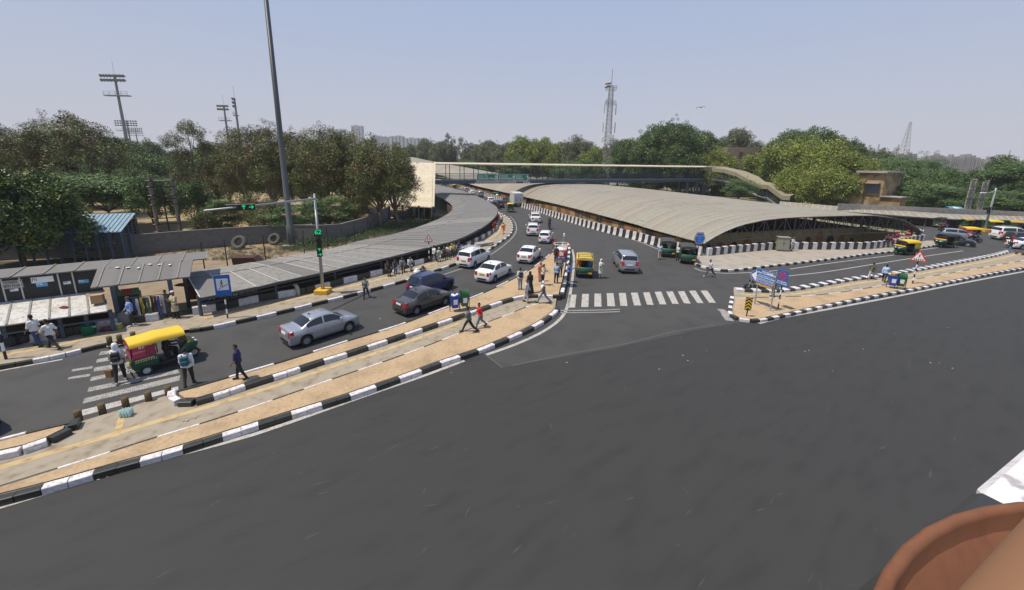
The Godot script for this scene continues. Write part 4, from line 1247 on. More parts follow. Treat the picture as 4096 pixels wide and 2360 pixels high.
func buildings() -> void:
	# boundary wall behind the shelter
	var w := thing("boundary_wall", "long dark grey cement wall between the field and the shelter", "wall")
	wall_run(w, [g(541, 1020), g(700, 1003), g(800, 994), g(900, 985), g(1010, 976), g(1100, 970), g(1180, 967), g(1290, 968), g(1364, 962), g(1462, 930), g(1534, 893), g(1560, 872)], 2.0, 0.25, M.wall_grey)
	w = thing("boundary_wall", "dark wall stretch behind the blue roofed shed", "wall")
	wall_run(w, [g(-300, 1060), g(0, 1040), g(270, 1030), g(541, 1022)], 2.2, 0.25, M.wall_grey)
	# blue roofed shed
	var sh := thing("shed", "open shed of steel bars with a light blue corrugated sloping roof", "shed")
	var c0 := g(484, 926, 2.95)
	var c1 := g(205, 936, 2.95)
	var c2 := g(542, 852, 4.0)
	var c3 := c1 + (c2 - c0)
	c3 += (c1 - c0) * 0.15
	c1 += (c1 - c0) * 0.5
	c3 += (c1 - c0) * 0.3
	var n := 22
	for i in n:
		var st := ST()
		var a0 := c0.lerp(c1, float(i) / n)
		var a1 := c0.lerp(c1, (i + 0.8) / n)
		var a2 := c0.lerp(c1, (i + 1.0) / n)
		var b0 := c2.lerp(c3, float(i) / n)
		var b1 := c2.lerp(c3, (i + 0.8) / n)
		var b2 := c2.lerp(c3, (i + 1.0) / n)
		quad(st, a0, b0, b1, a1)
		var u := Vector3.UP * 0.07
		quad(st, a1, b1, b1.lerp(b2, 0.3) + u, a1.lerp(a2, 0.3) + u)
		quad(st, a1.lerp(a2, 0.3) + u, b1.lerp(b2, 0.3) + u, b1.lerp(b2, 0.7) + u, a1.lerp(a2, 0.7) + u)
		quad(st, a1.lerp(a2, 0.7) + u, b1.lerp(b2, 0.7) + u, b2, a2)
		obj("roof_sheet", st, texmat("blue_sheet", L(0.20, 0.30, 0.38), 0.6, M.t_fine, 1.7, M.t_grime, 5.0), sh)
	for i in 9:
		var p := c0.lerp(c1, i / 8.0)
		var st := ST()
		box(st, Vector3(p.x, p.y / 2, p.z), Vector3(0.12, p.y, 0.12))
		obj("post", st, M.steel_blue, sh)
	for i in 4:
		var p := c0.lerp(c2, (i + 0.5) / 4.0)
		var st := ST()
		box(st, Vector3(p.x, p.y / 2, p.z), Vector3(0.12, p.y, 0.12))
		obj("post", st, M.steel_blue, sh)
	for k in 6:
		var st := ST()
		var y := 1.5 + k * 0.28
		rod(st, Vector3(c0.x, y, c0.z), Vector3(c1.x, y, c1.z), 0.025, 4)
		rod(st, Vector3(c0.x, y, c0.z), Vector3(c2.x, y + 0.3, c2.z), 0.025, 4)
		obj("bar", st, M.steel_blue, sh)
	for k in 40:
		var st := ST()
		var p := c0.lerp(c1, k / 40.0)
		rod(st, Vector3(p.x, 1.5, p.z), Vector3(p.x, 2.95, p.z), 0.02, 4)
		obj("bar", st, M.steel_blue, sh)
	var sw := ST()
	bar(sw, Vector3(c2.x, 1.7, c2.z), Vector3(c3.x, 1.7, c3.z), 0.1, 3.4)
	obj("back_wall", sw, M.brown, sh)  # dark panel added to stand for the shade inside the shed
	var pipe := thing("rusty_pipe", "bent rusty pipe lying on the blue shed roof", "pipe")
	var st := ST(true)
	var pm := c0.lerp(c1, 0.42).lerp(c2.lerp(c3, 0.42), 0.1) + Vector3.UP * 0.13
	var pn := c0.lerp(c1, 0.33).lerp(c2.lerp(c3, 0.33), 0.42) + Vector3.UP * 0.13
	tube(st, [pm, pn, pn + Vector3(-0.3, 0.08, -0.5)], [0.06], 6)
	obj("pipe", st, mat("rust", L(0.2, 0.07, 0.04), 0.8), pipe)
	# old yellow building
	var ob := thing("old_building", "weathered yellow plaster building with flat roof behind the far grey wall", "building")
	var y0 := texmat("yellow_plaster", L(0.36, 0.25, 0.125), 0.95, M.t_fine, 1.7, noise_tex(21, 0.008, [[0.0, 0.25], [0.36, 0.45], [0.52, 0.92], [1.0, 1.06]], 6), 12.0)
	var p0 := far(3440, 690, 90)
	var p1 := far(3546, 690, 86)
	var bx := (p1 - p0) * Vector3(1, 0, 1)
	var bw := bx.length()
	bx = bx.normalized()
	var bb := Basis(bx, Vector3.UP, bx.cross(Vector3.UP))
	var mid := (p0 + p1) * 0.5
	st = ST()
	box(st, Vector3(mid.x, p0.y / 2, mid.z) - bb.z * 4, Vector3(bw, p0.y, 8), bb)
	obj("wall", st, y0, ob)
	st = ST()
	box(st, Vector3(mid.x, p0.y + 0.2, mid.z) - bb.z * 3.8, Vector3(bw + 0.8, 0.4, 9), bb)
	obj("roof_slab", st, M.concrete, ob)
	st = ST()
	box(st, Vector3(mid.x, 3.6, mid.z) - bb.x * 4.5 - bb.z * 3, Vector3(bw + 3, 7.2, 8), bb)
	obj("wall", st, y0, ob)
	st = ST()
	box(st, Vector3(mid.x, 6.6, mid.z) - bb.x * 0.5 + bb.z * 0.6, Vector3(bw * 1.0, 0.2, 1.4), bb)
	obj("ledge", st, M.concrete, ob)
	st = ST()
	box(st, Vector3(mid.x, 5.4, mid.z) + bb.x * 0.6 + bb.z * 0.05, Vector3(2.2, 1.9, 0.12), bb)
	obj("window", st, mat("shutter", L(0.10, 0.11, 0.12), 0.6), ob)
	for r in 8:
		for c in 6:
			st = ST()
			box(st, Vector3(mid.x, 4.3 + r * 0.28, mid.z) - bb.x * (4.2 - c * 0.32 - (r % 2) * 0.16) + bb.z * 1.08, Vector3(0.22, 0.16, 0.12), bb)
			obj("brick", st, mat("brick_red", L(0.16, 0.05, 0.03), 0.9), ob)
	st = ST()
	box(st, Vector3(mid.x, 1.9, mid.z) + bb.x * (bw / 2 + 1.6) - bb.z * 1.5, Vector3(3.2, 3.8, 3), bb)
	obj("annex", st, y0, ob)
	st = ST()
	box(st, Vector3(mid.x, 3.9, mid.z) + bb.x * (bw / 2 + 1.6) - bb.z * 1.4, Vector3(3.6, 0.2, 3.6), bb)
	obj("roof_slab", st, M.concrete, ob)
	# ruined building behind the trees
	var rb := thing("ruined_building", "stained concrete building with an arched opening among the trees", "building")
	var q := far(3010, 590, 135)
	var qm := texmat("ruin", L(0.26, 0.2, 0.13), 0.95, M.t_fine, 1.7, M.t_grime, 11.0)
	st = ST()
	box(st, Vector3(q.x - 3, q.y / 2, q.z - 4), Vector3(10, q.y, 8))
	obj("wall", st, qm, rb)
	st = ST()
	box(st, Vector3(q.x + 6, q.y / 2 - 2.2, q.z - 4), Vector3(10, q.y - 4.4, 8))
	obj("wall", st, qm, rb)
	st = ST()
	for i in 8:
		var a0 := PI * i / 8
		var a1 := PI * (i + 1) / 8
		var c := Vector3(q.x + 1.0, q.y - 3.4, q.z + 0.06)
		quad(st, c + Vector3(cos(a0) * 0.9, sin(a0) * 1.4, 0), c + Vector3(cos(a1) * 0.9, sin(a1) * 1.4, 0), c + Vector3(cos(a1) * 0.9, -2, 0), c + Vector3(cos(a0) * 0.9, -2, 0))
	obj("arched_opening", st, M.black, rb)
	st = ST()
	box(st, Vector3(q.x - 3.5, q.y - 2.2, q.z + 0.03), Vector3(1.2, 1.6, 0.1))
	obj("window", st, mat("hole", L(0.12, 0.06, 0.03), 0.9), rb)
	for i in 3:
		st = ST()
		box(st, Vector3(q.x - 5 + i * 6, q.y - 7.5, q.z + 0.05), Vector3(2.4, 2.0, 0.12))
		obj("window", st, M.black, rb)
	# transformer poles, right
	var tr := thing("pole_structure", "cluster of concrete electric poles joined by dark crossbars among trees", "electric poles")
	for s in [[3890, 718, 3862], [3897, 716, 3868], [3909, 716, 3880], [3938, 724, 3906], [3945, 722, 3914], [3957, 720, 3926]]:
		st = ST()
		var t := far(s[0], s[1], 76)
		var b := far(s[2], 834, 76)
		bar(st, Vector3(t.x, 0, t.z), Vector3(t.x, t.y, t.z), 0.2, 0.2)
		obj("post", st, M.concrete, tr)
	for yy in [722, 760, 792, 797]:
		st = ST()
		bar(st, far(3872 + (760 - yy) * 0.25, yy, 75.8), far(3950 + (760 - yy) * 0.25, yy + 4, 75.8), 0.12, 0.12)
		obj("crossbar", st, M.steel_dark, tr)
	# poles left (two posts with dark crossbars)
	var tl := thing("pole_structure", "two tall concrete posts tied with dark crossbars by the cement wall", "electric poles")
	for s in [[600, 625, 640, 960], [686, 622, 727, 955]]:
		st = ST()
		var b := g(s[2], s[3])
		var hh := 7.7
		bar(st, b, b + Vector3.UP * hh, 0.3, 0.25)
		obj("post", st, texmat("old_post", L(0.17, 0.14, 0.11), 0.9, M.t_fine, 1.0), tl)
	var b0 := g(640, 960)
	var b1 := g(727, 955)
	for yy in [1.0, 1.9, 2.6, 4.2, 4.9, 5.3, 6.3, 7.0]:
		st = ST()
		var e := (b1 - b0) * 0.14
		rod(st, b0 - e + Vector3(0, yy, 0.15), b1 + e + Vector3(0, yy + 0.06, 0.15), 0.06, 5)
		obj("crossbar", st, M.black, tl)
	st = ST()
	tube(st, [b0.lerp(b1, 0.55) + Vector3(0, 0, 0.1), b0.lerp(b1, 0.5) + Vector3(0, 3, 0.1), b0.lerp(b1, 0.5) + Vector3(0, 6.6, 0.1)], [0.08], 6)
	obj("cable", st, M.black, tl)

# ---------- vegetation ----------
var clumps := {}
func leaf_mat(name_: String, back: float, rough := 0.6) -> StandardMaterial3D:
	var m := mat(name_, Color.WHITE, rough)
	m.vertex_color_use_as_albedo = true
	m.backlight_enabled = true
	m.backlight = Color(back * 0.9, back, back * 0.35)
	m.cull_mode = BaseMaterial3D.CULL_DISABLED
	return m
func clump(n: int, ln: float, wd: float, spread: float, droop: float, sd: int, twigs := true) -> ArrayMesh:
	var r := RandomNumberGenerator.new()
	r.seed = sd
	var st := ST()
	st.set_color(Color.WHITE)
	for i in n:
		var d := Vector3(r.randfn(), r.randfn() * 0.8, r.randfn()).normalized()
		var c := d * spread * pow(r.randf(), 0.45)
		var ax := (d + Vector3(r.randfn(), r.randfn() - droop, r.randfn()) * 0.7).normalized()
		var sd_ := ax.cross(Vector3(r.randfn(), r.randfn(), r.randfn())).normalized()
		var l := ln * r.randf_range(0.7, 1.35)
		var w := wd * r.randf_range(0.7, 1.3)
		var k := r.randf_range(0.8, 1.2)
		st.set_color(Color(k, k, k))
		quad(st, c - ax * l * 0.5, c + sd_ * w * 0.5, c + ax * l * 0.5, c - sd_ * w * 0.5)
	return mesh(st)
func mm(called: String, me: Mesh, m: Material, xf: Array, cols: Array, parent: Node) -> MultiMeshInstance3D:
	var q := MultiMesh.new()
	q.transform_format = MultiMesh.TRANSFORM_3D
	q.use_colors = true
	q.mesh = me
	q.instance_count = xf.size()
	for i in xf.size():
		q.set_instance_transform(i, xf[i])
		q.set_instance_color(i, cols[i])
	var o := MultiMeshInstance3D.new()
	o.multimesh = q
	o.material_override = m
	if parent == null:
		o.name = numbered(called)
		add_child(o)
	else:
		o.name = called
		parent.add_child(o, true)
	return o
func rbasis(s: float) -> Basis:
	return Basis.from_euler(Vector3(rng.randf() * TAU, rng.randf() * TAU, rng.randf() * TAU)).scaled(Vector3.ONE * s)

const KIND := {
	"pod": [[0.072, 0.085, 0.022], [0.10, 0.105, 0.03], [0.05, 0.066, 0.018], [0.088, 0.056, 0.026]],
	"dark": [[0.036, 0.07, 0.015], [0.05, 0.088, 0.018], [0.028, 0.056, 0.014], [0.07, 0.105, 0.024]],
	"lime": [[0.125, 0.155, 0.022], [0.10, 0.135, 0.022], [0.155, 0.165, 0.025], [0.075, 0.11, 0.02]],
	"feather": [[0.055, 0.10, 0.03], [0.07, 0.115, 0.035], [0.045, 0.085, 0.025], [0.08, 0.115, 0.03]],
	"glossy": [[0.035, 0.065, 0.014], [0.045, 0.08, 0.018], [0.03, 0.055, 0.014], [0.16, 0.18, 0.03]],
	"grey": [[0.085, 0.10, 0.048], [0.07, 0.09, 0.04], [0.10, 0.105, 0.05], [0.06, 0.08, 0.035]]}
func bark(name_ := "bark") -> Material:
	return mat(name_, L(0.10, 0.075, 0.05), 0.95)
func tree(called: String, label: String, group: String, base: Vector3, h: float, r: float, kind: String, dense := 1.0, low := 0.3, near := false) -> void:
	var t := thing(called, label, "tree", base, 0, group)
	var st := ST(true)
	var lobes := []
	var nl := 9 if r < 4 else 13
	var cy := h * (1 + low) * 0.5
	var ry := h * (1 - low) * 0.5
	for i in nl:
		var a := i * 2.4 + rng.randf()
		var e := lerpf(-0.75, 0.95, (i + 0.5) / nl)
		var rr := sqrt(1 - e * e) * rng.randf_range(0.45, 0.8)
		var lr := r * rng.randf_range(0.24, 0.44)
		var c := Vector3(cos(a) * rr * r, cy + e * (ry - lr * 0.55), sin(a) * rr * r)
		lobes.append([c, lr])
	var tr := clampf(h * 0.018, 0.06, 0.3)
	var lean := Vector3(rng.randfn(), 0, rng.randfn()) * h * 0.025
	var fork := lean + Vector3.UP * h * maxf(low * 0.9, 0.18)
	tube(st, [Vector3.DOWN * 0.1, lean * 0.4 + Vector3.UP * fork.y * 0.5, fork], [tr * 1.3, tr, tr * 0.85], 7)
	for lb in lobes:
		var c: Vector3 = lb[0]
		var mid := fork.lerp(c, 0.5) + Vector3(rng.randfn(), rng.randf() * 0.6, rng.randfn()) * r * 0.08
		tube(st, [fork, mid, c], [tr * 0.5, tr * 0.32, tr * 0.12], 5, false)
		for k in 3:
			var d := Vector3(rng.randfn(), rng.randf_range(-0.2, 1.2), rng.randfn()).normalized()
			tube(st, [mid.lerp(c, 0.5 + k * 0.2), c + d * lb[1] * 0.95], [tr * 0.14, tr * 0.05], 4, false)
	obj("trunk", st, mat("bark_pale", L(0.17, 0.135, 0.095), 0.95) if kind == "pod" else bark(), t)
	var cs := 0.75 if near else clampf(r * 0.17, 0.6, 1.5)
	var xf := []
	var cols := []
	var pal: Array = KIND[kind]
	var count := int(dense * (380 if near else 300) * clampf(r / 4.5, 0.6, 1.8))
	for i in count:
		var lb: Array = lobes[i % lobes.size()]
		var d := Vector3(rng.randfn(), rng.randfn() + 0.25, rng.randfn()).normalized()
		var p: Vector3 = lb[0] + d * lb[1] * (0.45 + 0.62 * pow(rng.randf(), 0.6))
		if kind == "feather": p.y = lb[0].y + (p.y - lb[0].y) * 0.45
		var b := rbasis(cs * rng.randf_range(0.7, 1.25))
		if kind == "feather": b = Basis(Vector3.UP, rng.randf() * TAU).scaled(Vector3(cs * 1.5, cs * 0.5, cs * 1.5))
		xf.append(Transform3D(b, p))
		var k := rng.randf()
		var q: Array = pal[3] if k < 0.17 else pal[rng.randi_range(0, 2)]
		var v := rng.randf_range(1.15, 2.1)
		cols.append(Color(q[0] * v, q[1] * v, q[2] * v))
	# stray sprigs that break the outline
	for i in int(count * 0.22):
		var lb: Array = lobes[rng.randi_range(0, lobes.size() - 1)]
		var d := Vector3(rng.randfn(), absf(rng.randfn()) * 0.9, rng.randfn()).normalized()
		xf.append(Transform3D(rbasis(cs * rng.randf_range(0.35, 0.6)), lb[0] + d * lb[1] * rng.randf_range(1.1, 1.55)))
		var q: Array = pal[rng.randi_range(0, 3)]
		cols.append(Color(q[0] * 1.4, q[1] * 1.4, q[2] * 1.4))
	var me: ArrayMesh = clumps.broad if kind == "glossy" else (clumps.fine if kind in ["pod", "feather"] else clumps.mid)
	var o := mm("crown", me, leaf_mat("leaf_gloss", 0.12, 0.5) if kind == "glossy" else leaf_mat("leaf", 0.1), xf, cols, t)
	o.set_meta("kind", "stuff")
func ptree(x: float, top: float, d: float, r: float, kind: String, called: String, label: String, group: String, dense := 1.0, low := 0.3) -> void:
	var p := far(x, top, d)
	tree(called, label, group, Vector3(p.x, 0, p.z), maxf(p.y, 2.0), r, kind, dense, low)

func plants() -> void:
	clumps.fine = clump(110, 0.30, 0.10, 1.0, 0.5, 11)
	clumps.mid = clump(95, 0.30, 0.17, 1.0, 0.2, 12)
	clumps.broad = clump(55, 0.34, 0.26, 1.0, 0.7, 13)
	var la := "dusty olive tree hung with brown pods behind the cement wall"
	var ga := "brown-podded trees behind the cement wall"
	for s in [[-60, 500, 60, 5.5], [30, 530, 64, 4.5], [170, 505, 63, 6], [285, 478, 64, 6.5], [745, 478, 64, 4.2], [900, 560, 70, 4.5], [965, 512, 64, 5], [1080, 512, 62, 5.5], [1180, 530, 66, 5], [1285, 512, 60, 5.5], [1400, 540, 62, 6], [1500, 566, 58, 5.5], [1580, 590, 60, 4.5]]:
		ptree(s[0], s[1], s[2], s[3] * 0.95, "pod", "podded_tree", la, ga, 0.68, 0.22)
	for s in [[40, 560, 84, 6], [380, 560, 92, 7], [470, 565, 112, 7], [560, 570, 125, 7], [330, 620, 74, 5], [200, 610, 72, 5], [620, 630, 84, 6], [700, 620, 92, 6], [840, 590, 78, 5.5], [950, 600, 84, 6], [1120, 590, 80, 6], [1250, 600, 78, 6], [1380, 610, 76, 6], [1500, 620, 72, 5]]:
		ptree(s[0], s[1], s[2], s[3], "dark", "dark_tree", "dense dark green tree filling the wood beyond the dry field", "dark trees beyond the dry field", 0.85, 0.16)
	ptree(400, 690, 53, 6.5, "feather", "feathery_tree", "wide feathery green tree leaning over the blue shed roof", "", 1.2, 0.35)
	ptree(590, 705, 50, 2.7, "dark", "leafy_tree", "bushy bright green tree left of the two tied concrete posts", "", 0.9, 0.3)
	ptree(770, 735, 51, 2.6, "dark", "leafy_tree", "bushy green tree right of the two tied concrete posts", "", 0.8, 0.25)
	for s in [[870, 790, 50, 2.2], [980, 770, 52, 2.6], [1060, 800, 49, 2.0], [1250, 790, 52, 2.6], [1330, 770, 54, 2.8], [1420, 780, 56, 2.6], [820, 850, 48, 1.6], [1130, 820, 48, 1.8]]:
		ptree(s[0], s[1], s[2], s[3], "feather" if int(s[0]) % 20 else "pod", "shrub", "low tangled shrub growing just behind the cement wall", "shrubs behind the cement wall", 0.55, 0.05)
	tree("broadleaf_tree", "dark glossy broadleaf tree with yellow green tips in front of the blue shed", "", g(105, 1072), 8.2, 3.9, "glossy", 1.5, 0.22, true)
	tree("broadleaf_tree", "dark glossy broadleaf tree at the edge of the shed wall", "", g(-60, 1085), 7.4, 3.6, "glossy", 1.2, 0.2, true)
	tree("sapling", "thin sapling with sparse leaves in front of the shed bars", "", g(385, 1048), 3.4, 1.3, "glossy", 0.14, 0.35, true)
	var lb := "grey green tree in the belt of trees beyond the footbridge"
	var gb := "trees beyond the footbridge"
	for s in [[1655, 585, 260, 10], [1720, 565, 250, 10], [1775, 575, 235, 9], [1910, 590, 230, 10], [1960, 570, 225, 11], [2040, 580, 215, 10], [2320, 562, 180, 9], [2480, 572, 172, 9], [2250, 590, 190, 9], [2970, 522, 152, 8], [3480, 605, 150, 9], [3440, 620, 170, 9]]:
		ptree(s[0], s[1], s[2], s[3], "grey", "bushy_tree", lb, gb, 1.1, 0.1)
	for s in [[1800, 532, 232], [1852, 550, 228]]:
		ptree(s[0], s[1], s[2], 4.0, "grey", "slender_tree", "tall slender tree rising above the belt beyond the footbridge", "slender trees beyond the footbridge", 0.6, 0.35)
	for s in [[1880, 640, 190, 7], [2110, 558, 192, 11], [2195, 562, 190, 11], [2390, 600, 168, 8], [2060, 640, 180, 8], [2300, 640, 165, 8], [2560, 600, 150, 7], [2440, 640, 160, 8]]:
		ptree(s[0], s[1], s[2], s[3], "lime" if int(s[0]) % 20 else "feather", "leafy_tree", "fresh yellow green tree in the belt behind the footbridge", "yellow green trees behind the footbridge", 1.15, 0.08)
	for s in [[2540, 565, 148, 8], [2610, 555, 142, 8], [2655, 512, 138, 10], [2745, 505, 138, 11], [2830, 540, 146, 9], [2885, 575, 146, 8], [2350, 660, 140, 7], [2680, 660, 140, 7], [2780, 650, 142, 6.5], [2580, 660, 138, 7], [3030, 650, 128, 4.5]]:
		ptree(s[0], s[1], s[2], s[3], "dark", "dense_tree", "dense rounded dark green tree standing behind the footbridge rails", "dark trees behind the footbridge", 1.2, 0.08)
	ptree(2880, 600, 132, 7, "lime", "leafy_tree", "mottled yellow green tree beside the stained concrete building", "", 1.2, 0.1)
	ptree(2965, 712, 106, 4.0, "feather", "leafy_tree", "small leafy tree in front of the covered stairs", "", 1.0, 0.1)
	for s in [[3100, 610, 116, 7.5], [3185, 585, 112, 8.5], [3275, 580, 106, 9], [3370, 612, 98, 7], [3215, 690, 100, 6.5], [3310, 690, 94, 6.5]]:
		ptree(s[0], s[1], s[2], s[3], "lime", "spreading_tree", "big spreading yellow green tree beside the weathered yellow building", "yellow green trees beside the yellow building", 1.5, 0.12)
	for s in [[3195, 540, 128, 9], [3290, 532, 126, 9], [3375, 562, 120, 6.5]]:
		ptree(s[0], s[1], s[2], s[3], "dark", "tall_tree", "tall darker tree rising behind the yellow green trees", "tall trees behind the yellow green ones", 0.8, 0.3)
	for s in [[3560, 622, 140, 10], [3640, 622, 124, 10], [3700, 665, 108, 8], [3610, 690, 98, 7.5], [3680, 720, 90, 7], [3770, 705, 96, 7.5], [3850, 715, 100, 7], [3950, 720, 105, 7.5], [4020, 700, 100, 8], [4095, 655, 96, 8], [4160, 640, 90, 8], [3570, 740, 94, 5], [3800, 760, 86, 5], [3980, 770, 88, 5], [4060, 760, 84, 5.5]]:
		ptree(s[0], s[1], s[2], s[3], "dark" if int(s[0]) % 4 else "feather", "forest_tree", "dense green forest tree rising behind the far grey wall", "forest trees behind the far grey wall", 1.15, 0.04)
	# far woods that read as one mass
	var xf := []
	var cols := []
	for i in 3400:
		var d := 130.0 + 900.0 * pow(rng.randf(), 1.6)
		var px := rng.randf_range(-400, 4500)
		if px < 1500 and d < 170: d += 80
		if px > 1500 and px < 2900 and d < 250: d += 140
		var p := far(px, 640, d)
		var hh := rng.randf_range(3.5, 6.0) if px > 3300 else rng.randf_range(5, 8.5)
		for k in 8:
			var s := rng.randf_range(1.6, 2.6) * (1.0 + d / 700.0)
			xf.append(Transform3D(rbasis(s), Vector3(p.x + rng.randfn() * 2.2, hh * (0.35 + 0.6 * rng.randf()), p.z + rng.randfn() * 2.2)))
			var q: Array = KIND["grey" if rng.randf() < 0.6 else ("dark" if rng.randf() < 0.7 else "lime")][rng.randi_range(0, 3)]
			var v := rng.randf_range(1.0, 1.6)
			cols.append(Color(q[0] * v, q[1] * v, q[2] * v))
	var o := mm("woodland", clumps.mid, leaf_mat("leaf", 0.1), xf, cols, null)
	tag(o, "far grey green scrub woodland stretching to the skyline", "woodland", "", "stuff")
	# weeds along the fence
	xf = []
	cols = []
	for i in 900:
		var t := rng.randf()
		var p := g(lerpf(1150, 1760, t) + rng.randf_range(-60, 90), lerpf(995, 880, t) + rng.randf_range(-16, 18))
		xf.append(Transform3D(Basis(Vector3.UP, rng.randf() * TAU).scaled(Vector3.ONE * rng.randf_range(0.25, 0.55)), p + Vector3.UP * rng.randf_range(0.05, 0.4)))
		var q: Array = KIND["feather" if rng.randf() < 0.7 else "grey"][rng.randi_range(0, 3)]
		cols.append(Color(q[0], q[1], q[2]))
	for i in 500:
		var p := g(rng.randf_range(540, 1150), rng.randf_range(985, 1045))
		xf.append(Transform3D(Basis(Vector3.UP, rng.randf() * TAU).scaled(Vector3.ONE * rng.randf_range(0.1, 0.3)), p + Vector3.UP * 0.05))
		var q: Array = [[0.16, 0.13, 0.06], [0.10, 0.11, 0.04]][rng.randi_range(0, 1)]
		cols.append(Color(q[0], q[1], q[2]))
	o = mm("weeds", clumps.fine, leaf_mat("leaf", 0.1), xf, cols, null)
	tag(o, "green weeds and dry tufts growing on the verge behind the shelter", "weeds", "", "stuff")

# ---------- vehicles (local x forward, y up, z to the right) ----------
const PROF := {
	"sedan": [[-0.5, 0.60], [-0.495, 0.80], [-0.487, 0.98], [-0.465, 1.04], [-0.36, 1.06], [-0.335, 1.08], [-0.2, 1.40], [-0.12, 1.47], [0.0, 1.5], [0.07, 1.47], [0.12, 1.40], [0.265, 1.04], [0.3, 1.0], [0.42, 0.90], [0.465, 0.82], [0.49, 0.68], [0.5, 0.52]],
	"hatch": [[-0.5, 0.60], [-0.492, 0.85], [-0.475, 1.02], [-0.40, 1.40], [-0.36, 1.46], [-0.2, 1.5], [0.0, 1.49], [0.07, 1.45], [0.10, 1.40], [0.27, 1.03], [0.31, 0.98], [0.43, 0.88], [0.475, 0.76], [0.492, 0.66], [0.5, 0.52]],
	"mpv": [[-0.5, 0.62], [-0.493, 0.90], [-0.48, 1.05], [-0.435, 1.42], [-0.40, 1.47], [-0.25, 1.5], [0.0, 1.49], [0.08, 1.45], [0.11, 1.40], [0.285, 1.03], [0.32, 0.98], [0.44, 0.90], [0.48, 0.78], [0.493, 0.66], [0.5, 0.52]]}
func car_sec(c: Dictionary, xn: float) -> Array:
	var pr: Array = PROF[c.kind]
	var i := 0
	while i < pr.size() - 2 and pr[i + 1][0] < xn: i += 1
	var f := clampf((xn - pr[i][0]) / (pr[i + 1][0] - pr[i][0]), 0, 1)
	var s: float = c.H / 1.5
	var yt: float = lerpf(pr[i][1], pr[i + 1][1], f) * s
	var belt := lerpf(1.0, 0.93, xn + 0.5) * s
	var e := absf(xn * 2)
	var w: float = c.W * 0.5 * (1.0 - 0.10 * pow(e, 5) - (0.10 * pow(maxf(xn * 2, 0), 8)) - 0.05 * pow(e, 20))
	var yb := 0.22 * s
	for xw in [c.xr, c.xf]:
		var dx: float = absf(xn * c.L - xw)
		var R: float = c.wr + 0.055
		if dx < R: yb = maxf(yb, c.wr + sqrt(R * R - dx * dx) * 0.97)
	var by := minf(belt, yt - 0.035)
	var t := clampf((yt - belt) / (c.H - belt), 0, 1)
	var wr := w * lerpf(0.88, 0.74, t)
	var y3 := maxf(yb + 0.05, minf(0.48 * s, by - 0.1))
	var y4 := maxf(yb + 0.08, minf(0.74 * s, by - 0.06))
	by = maxf(by, y4 + 0.02)
	return [Vector2(0, yb), Vector2(w * 0.9, yb), Vector2(w * 0.985, yb + 0.045), Vector2(w, y3), Vector2(w * 0.99, y4), Vector2(w * 0.945, by), Vector2(wr, maxf(yt - 0.045, by + 0.01)), Vector2(wr * 0.6, maxf(yt - 0.01, by + 0.02)), Vector2(0, maxf(yt, by + 0.025))]
func car_pt(c: Dictionary, xn: float, k: float, side: float) -> Vector3:
	var s := car_sec(c, xn)
	var i := mini(int(k), 7)
	var p: Vector2 = s[i].lerp(s[i + 1], k - i)
	return Vector3(xn * c.L, p.y, p.x * side)
func car_patch(st: SurfaceTool, c: Dictionary, x0: float, x1: float, k0: float, k1: float, side: float, o := 0.01, nx := 5, nk := 3) -> void:
	var gr := []
	for i in nx + 1:
		var row := []
		for j in nk + 1:
			var x := lerpf(x0, x1, float(i) / nx)
			var k := lerpf(k0, k1, float(j) / nk)
			var p := car_pt(c, x, k, side)
			var a := car_pt(c, x + 0.003, k, side) - car_pt(c, x - 0.003, k, side)
			var b := car_pt(c, x, minf(k + 0.03, 8), side) - car_pt(c, x, k - 0.03, side)
			var n := a.cross(b).normalized() * side
			if n.y < -0.3 or n.dot(Vector3(0, 0.2, side) + Vector3(signf(x0) * 0.4 * absf(x0), 0, 0)) < -0.2: n = -n
			row.append(p + n * o)
		gr.append(row)
	for i in nx:
		for j in nk: quad(st, gr[i][j], gr[i + 1][j], gr[i + 1][j + 1], gr[i][j + 1])
var wheel_cache := {}
func wheel(parent: Node3D, at: Vector3, r: float, w: float, rimmat: Material, side: float) -> void:
	var key := "%.3f_%.2f" % [r, w]
	if not wheel_cache.has(key):
		var st := ST(true)
		lathe(st, Vector3.ZERO, [[r * 0.62, -w / 2], [r * 0.95, -w / 2], [r, -w * 0.3], [r, w * 0.3], [r * 0.95, w / 2], [r * 0.62, w / 2], [r * 0.6, w * 0.2]], 20)
		var sr := ST()
		lathe(sr, Vector3.ZERO, [[r * 0.64, w * 0.42], [r * 0.56, w * 0.44], [r * 0.52, w * 0.2], [0.0, w * 0.2]], 18)
		for k in 5:
			var a := TAU * k / 5
			bar(sr, Vector3(0, w * 0.36, 0), Vector3(cos(a) * r * 0.58, w * 0.36, sin(a) * r * 0.58), r * 0.2, 0.03)
		lathe(sr, Vector3.ZERO, [[r * 0.16, w * 0.2], [r * 0.16, w * 0.44], [0, w * 0.46]], 10)
		wheel_cache[key] = [mesh(st), mesh(sr)]
	var n := Node3D.new()
	n.name = "wheel"
	parent.add_child(n, true)
	n.position = at
	n.basis = Basis(Vector3.RIGHT, PI / 2 if side > 0 else -PI / 2)
	put("tyre", wheel_cache[key][0], M.rubber, n)
	put("rim", wheel_cache[key][1], rimmat, n)
func car_paint(name_: String, c: Color, metal := 0.0) -> StandardMaterial3D:
	var m := mat("paint_" + name_, c, 0.32, metal)
	m.clearcoat_enabled = true
	m.clearcoat = 0.8
	m.clearcoat_roughness = 0.08
	return m
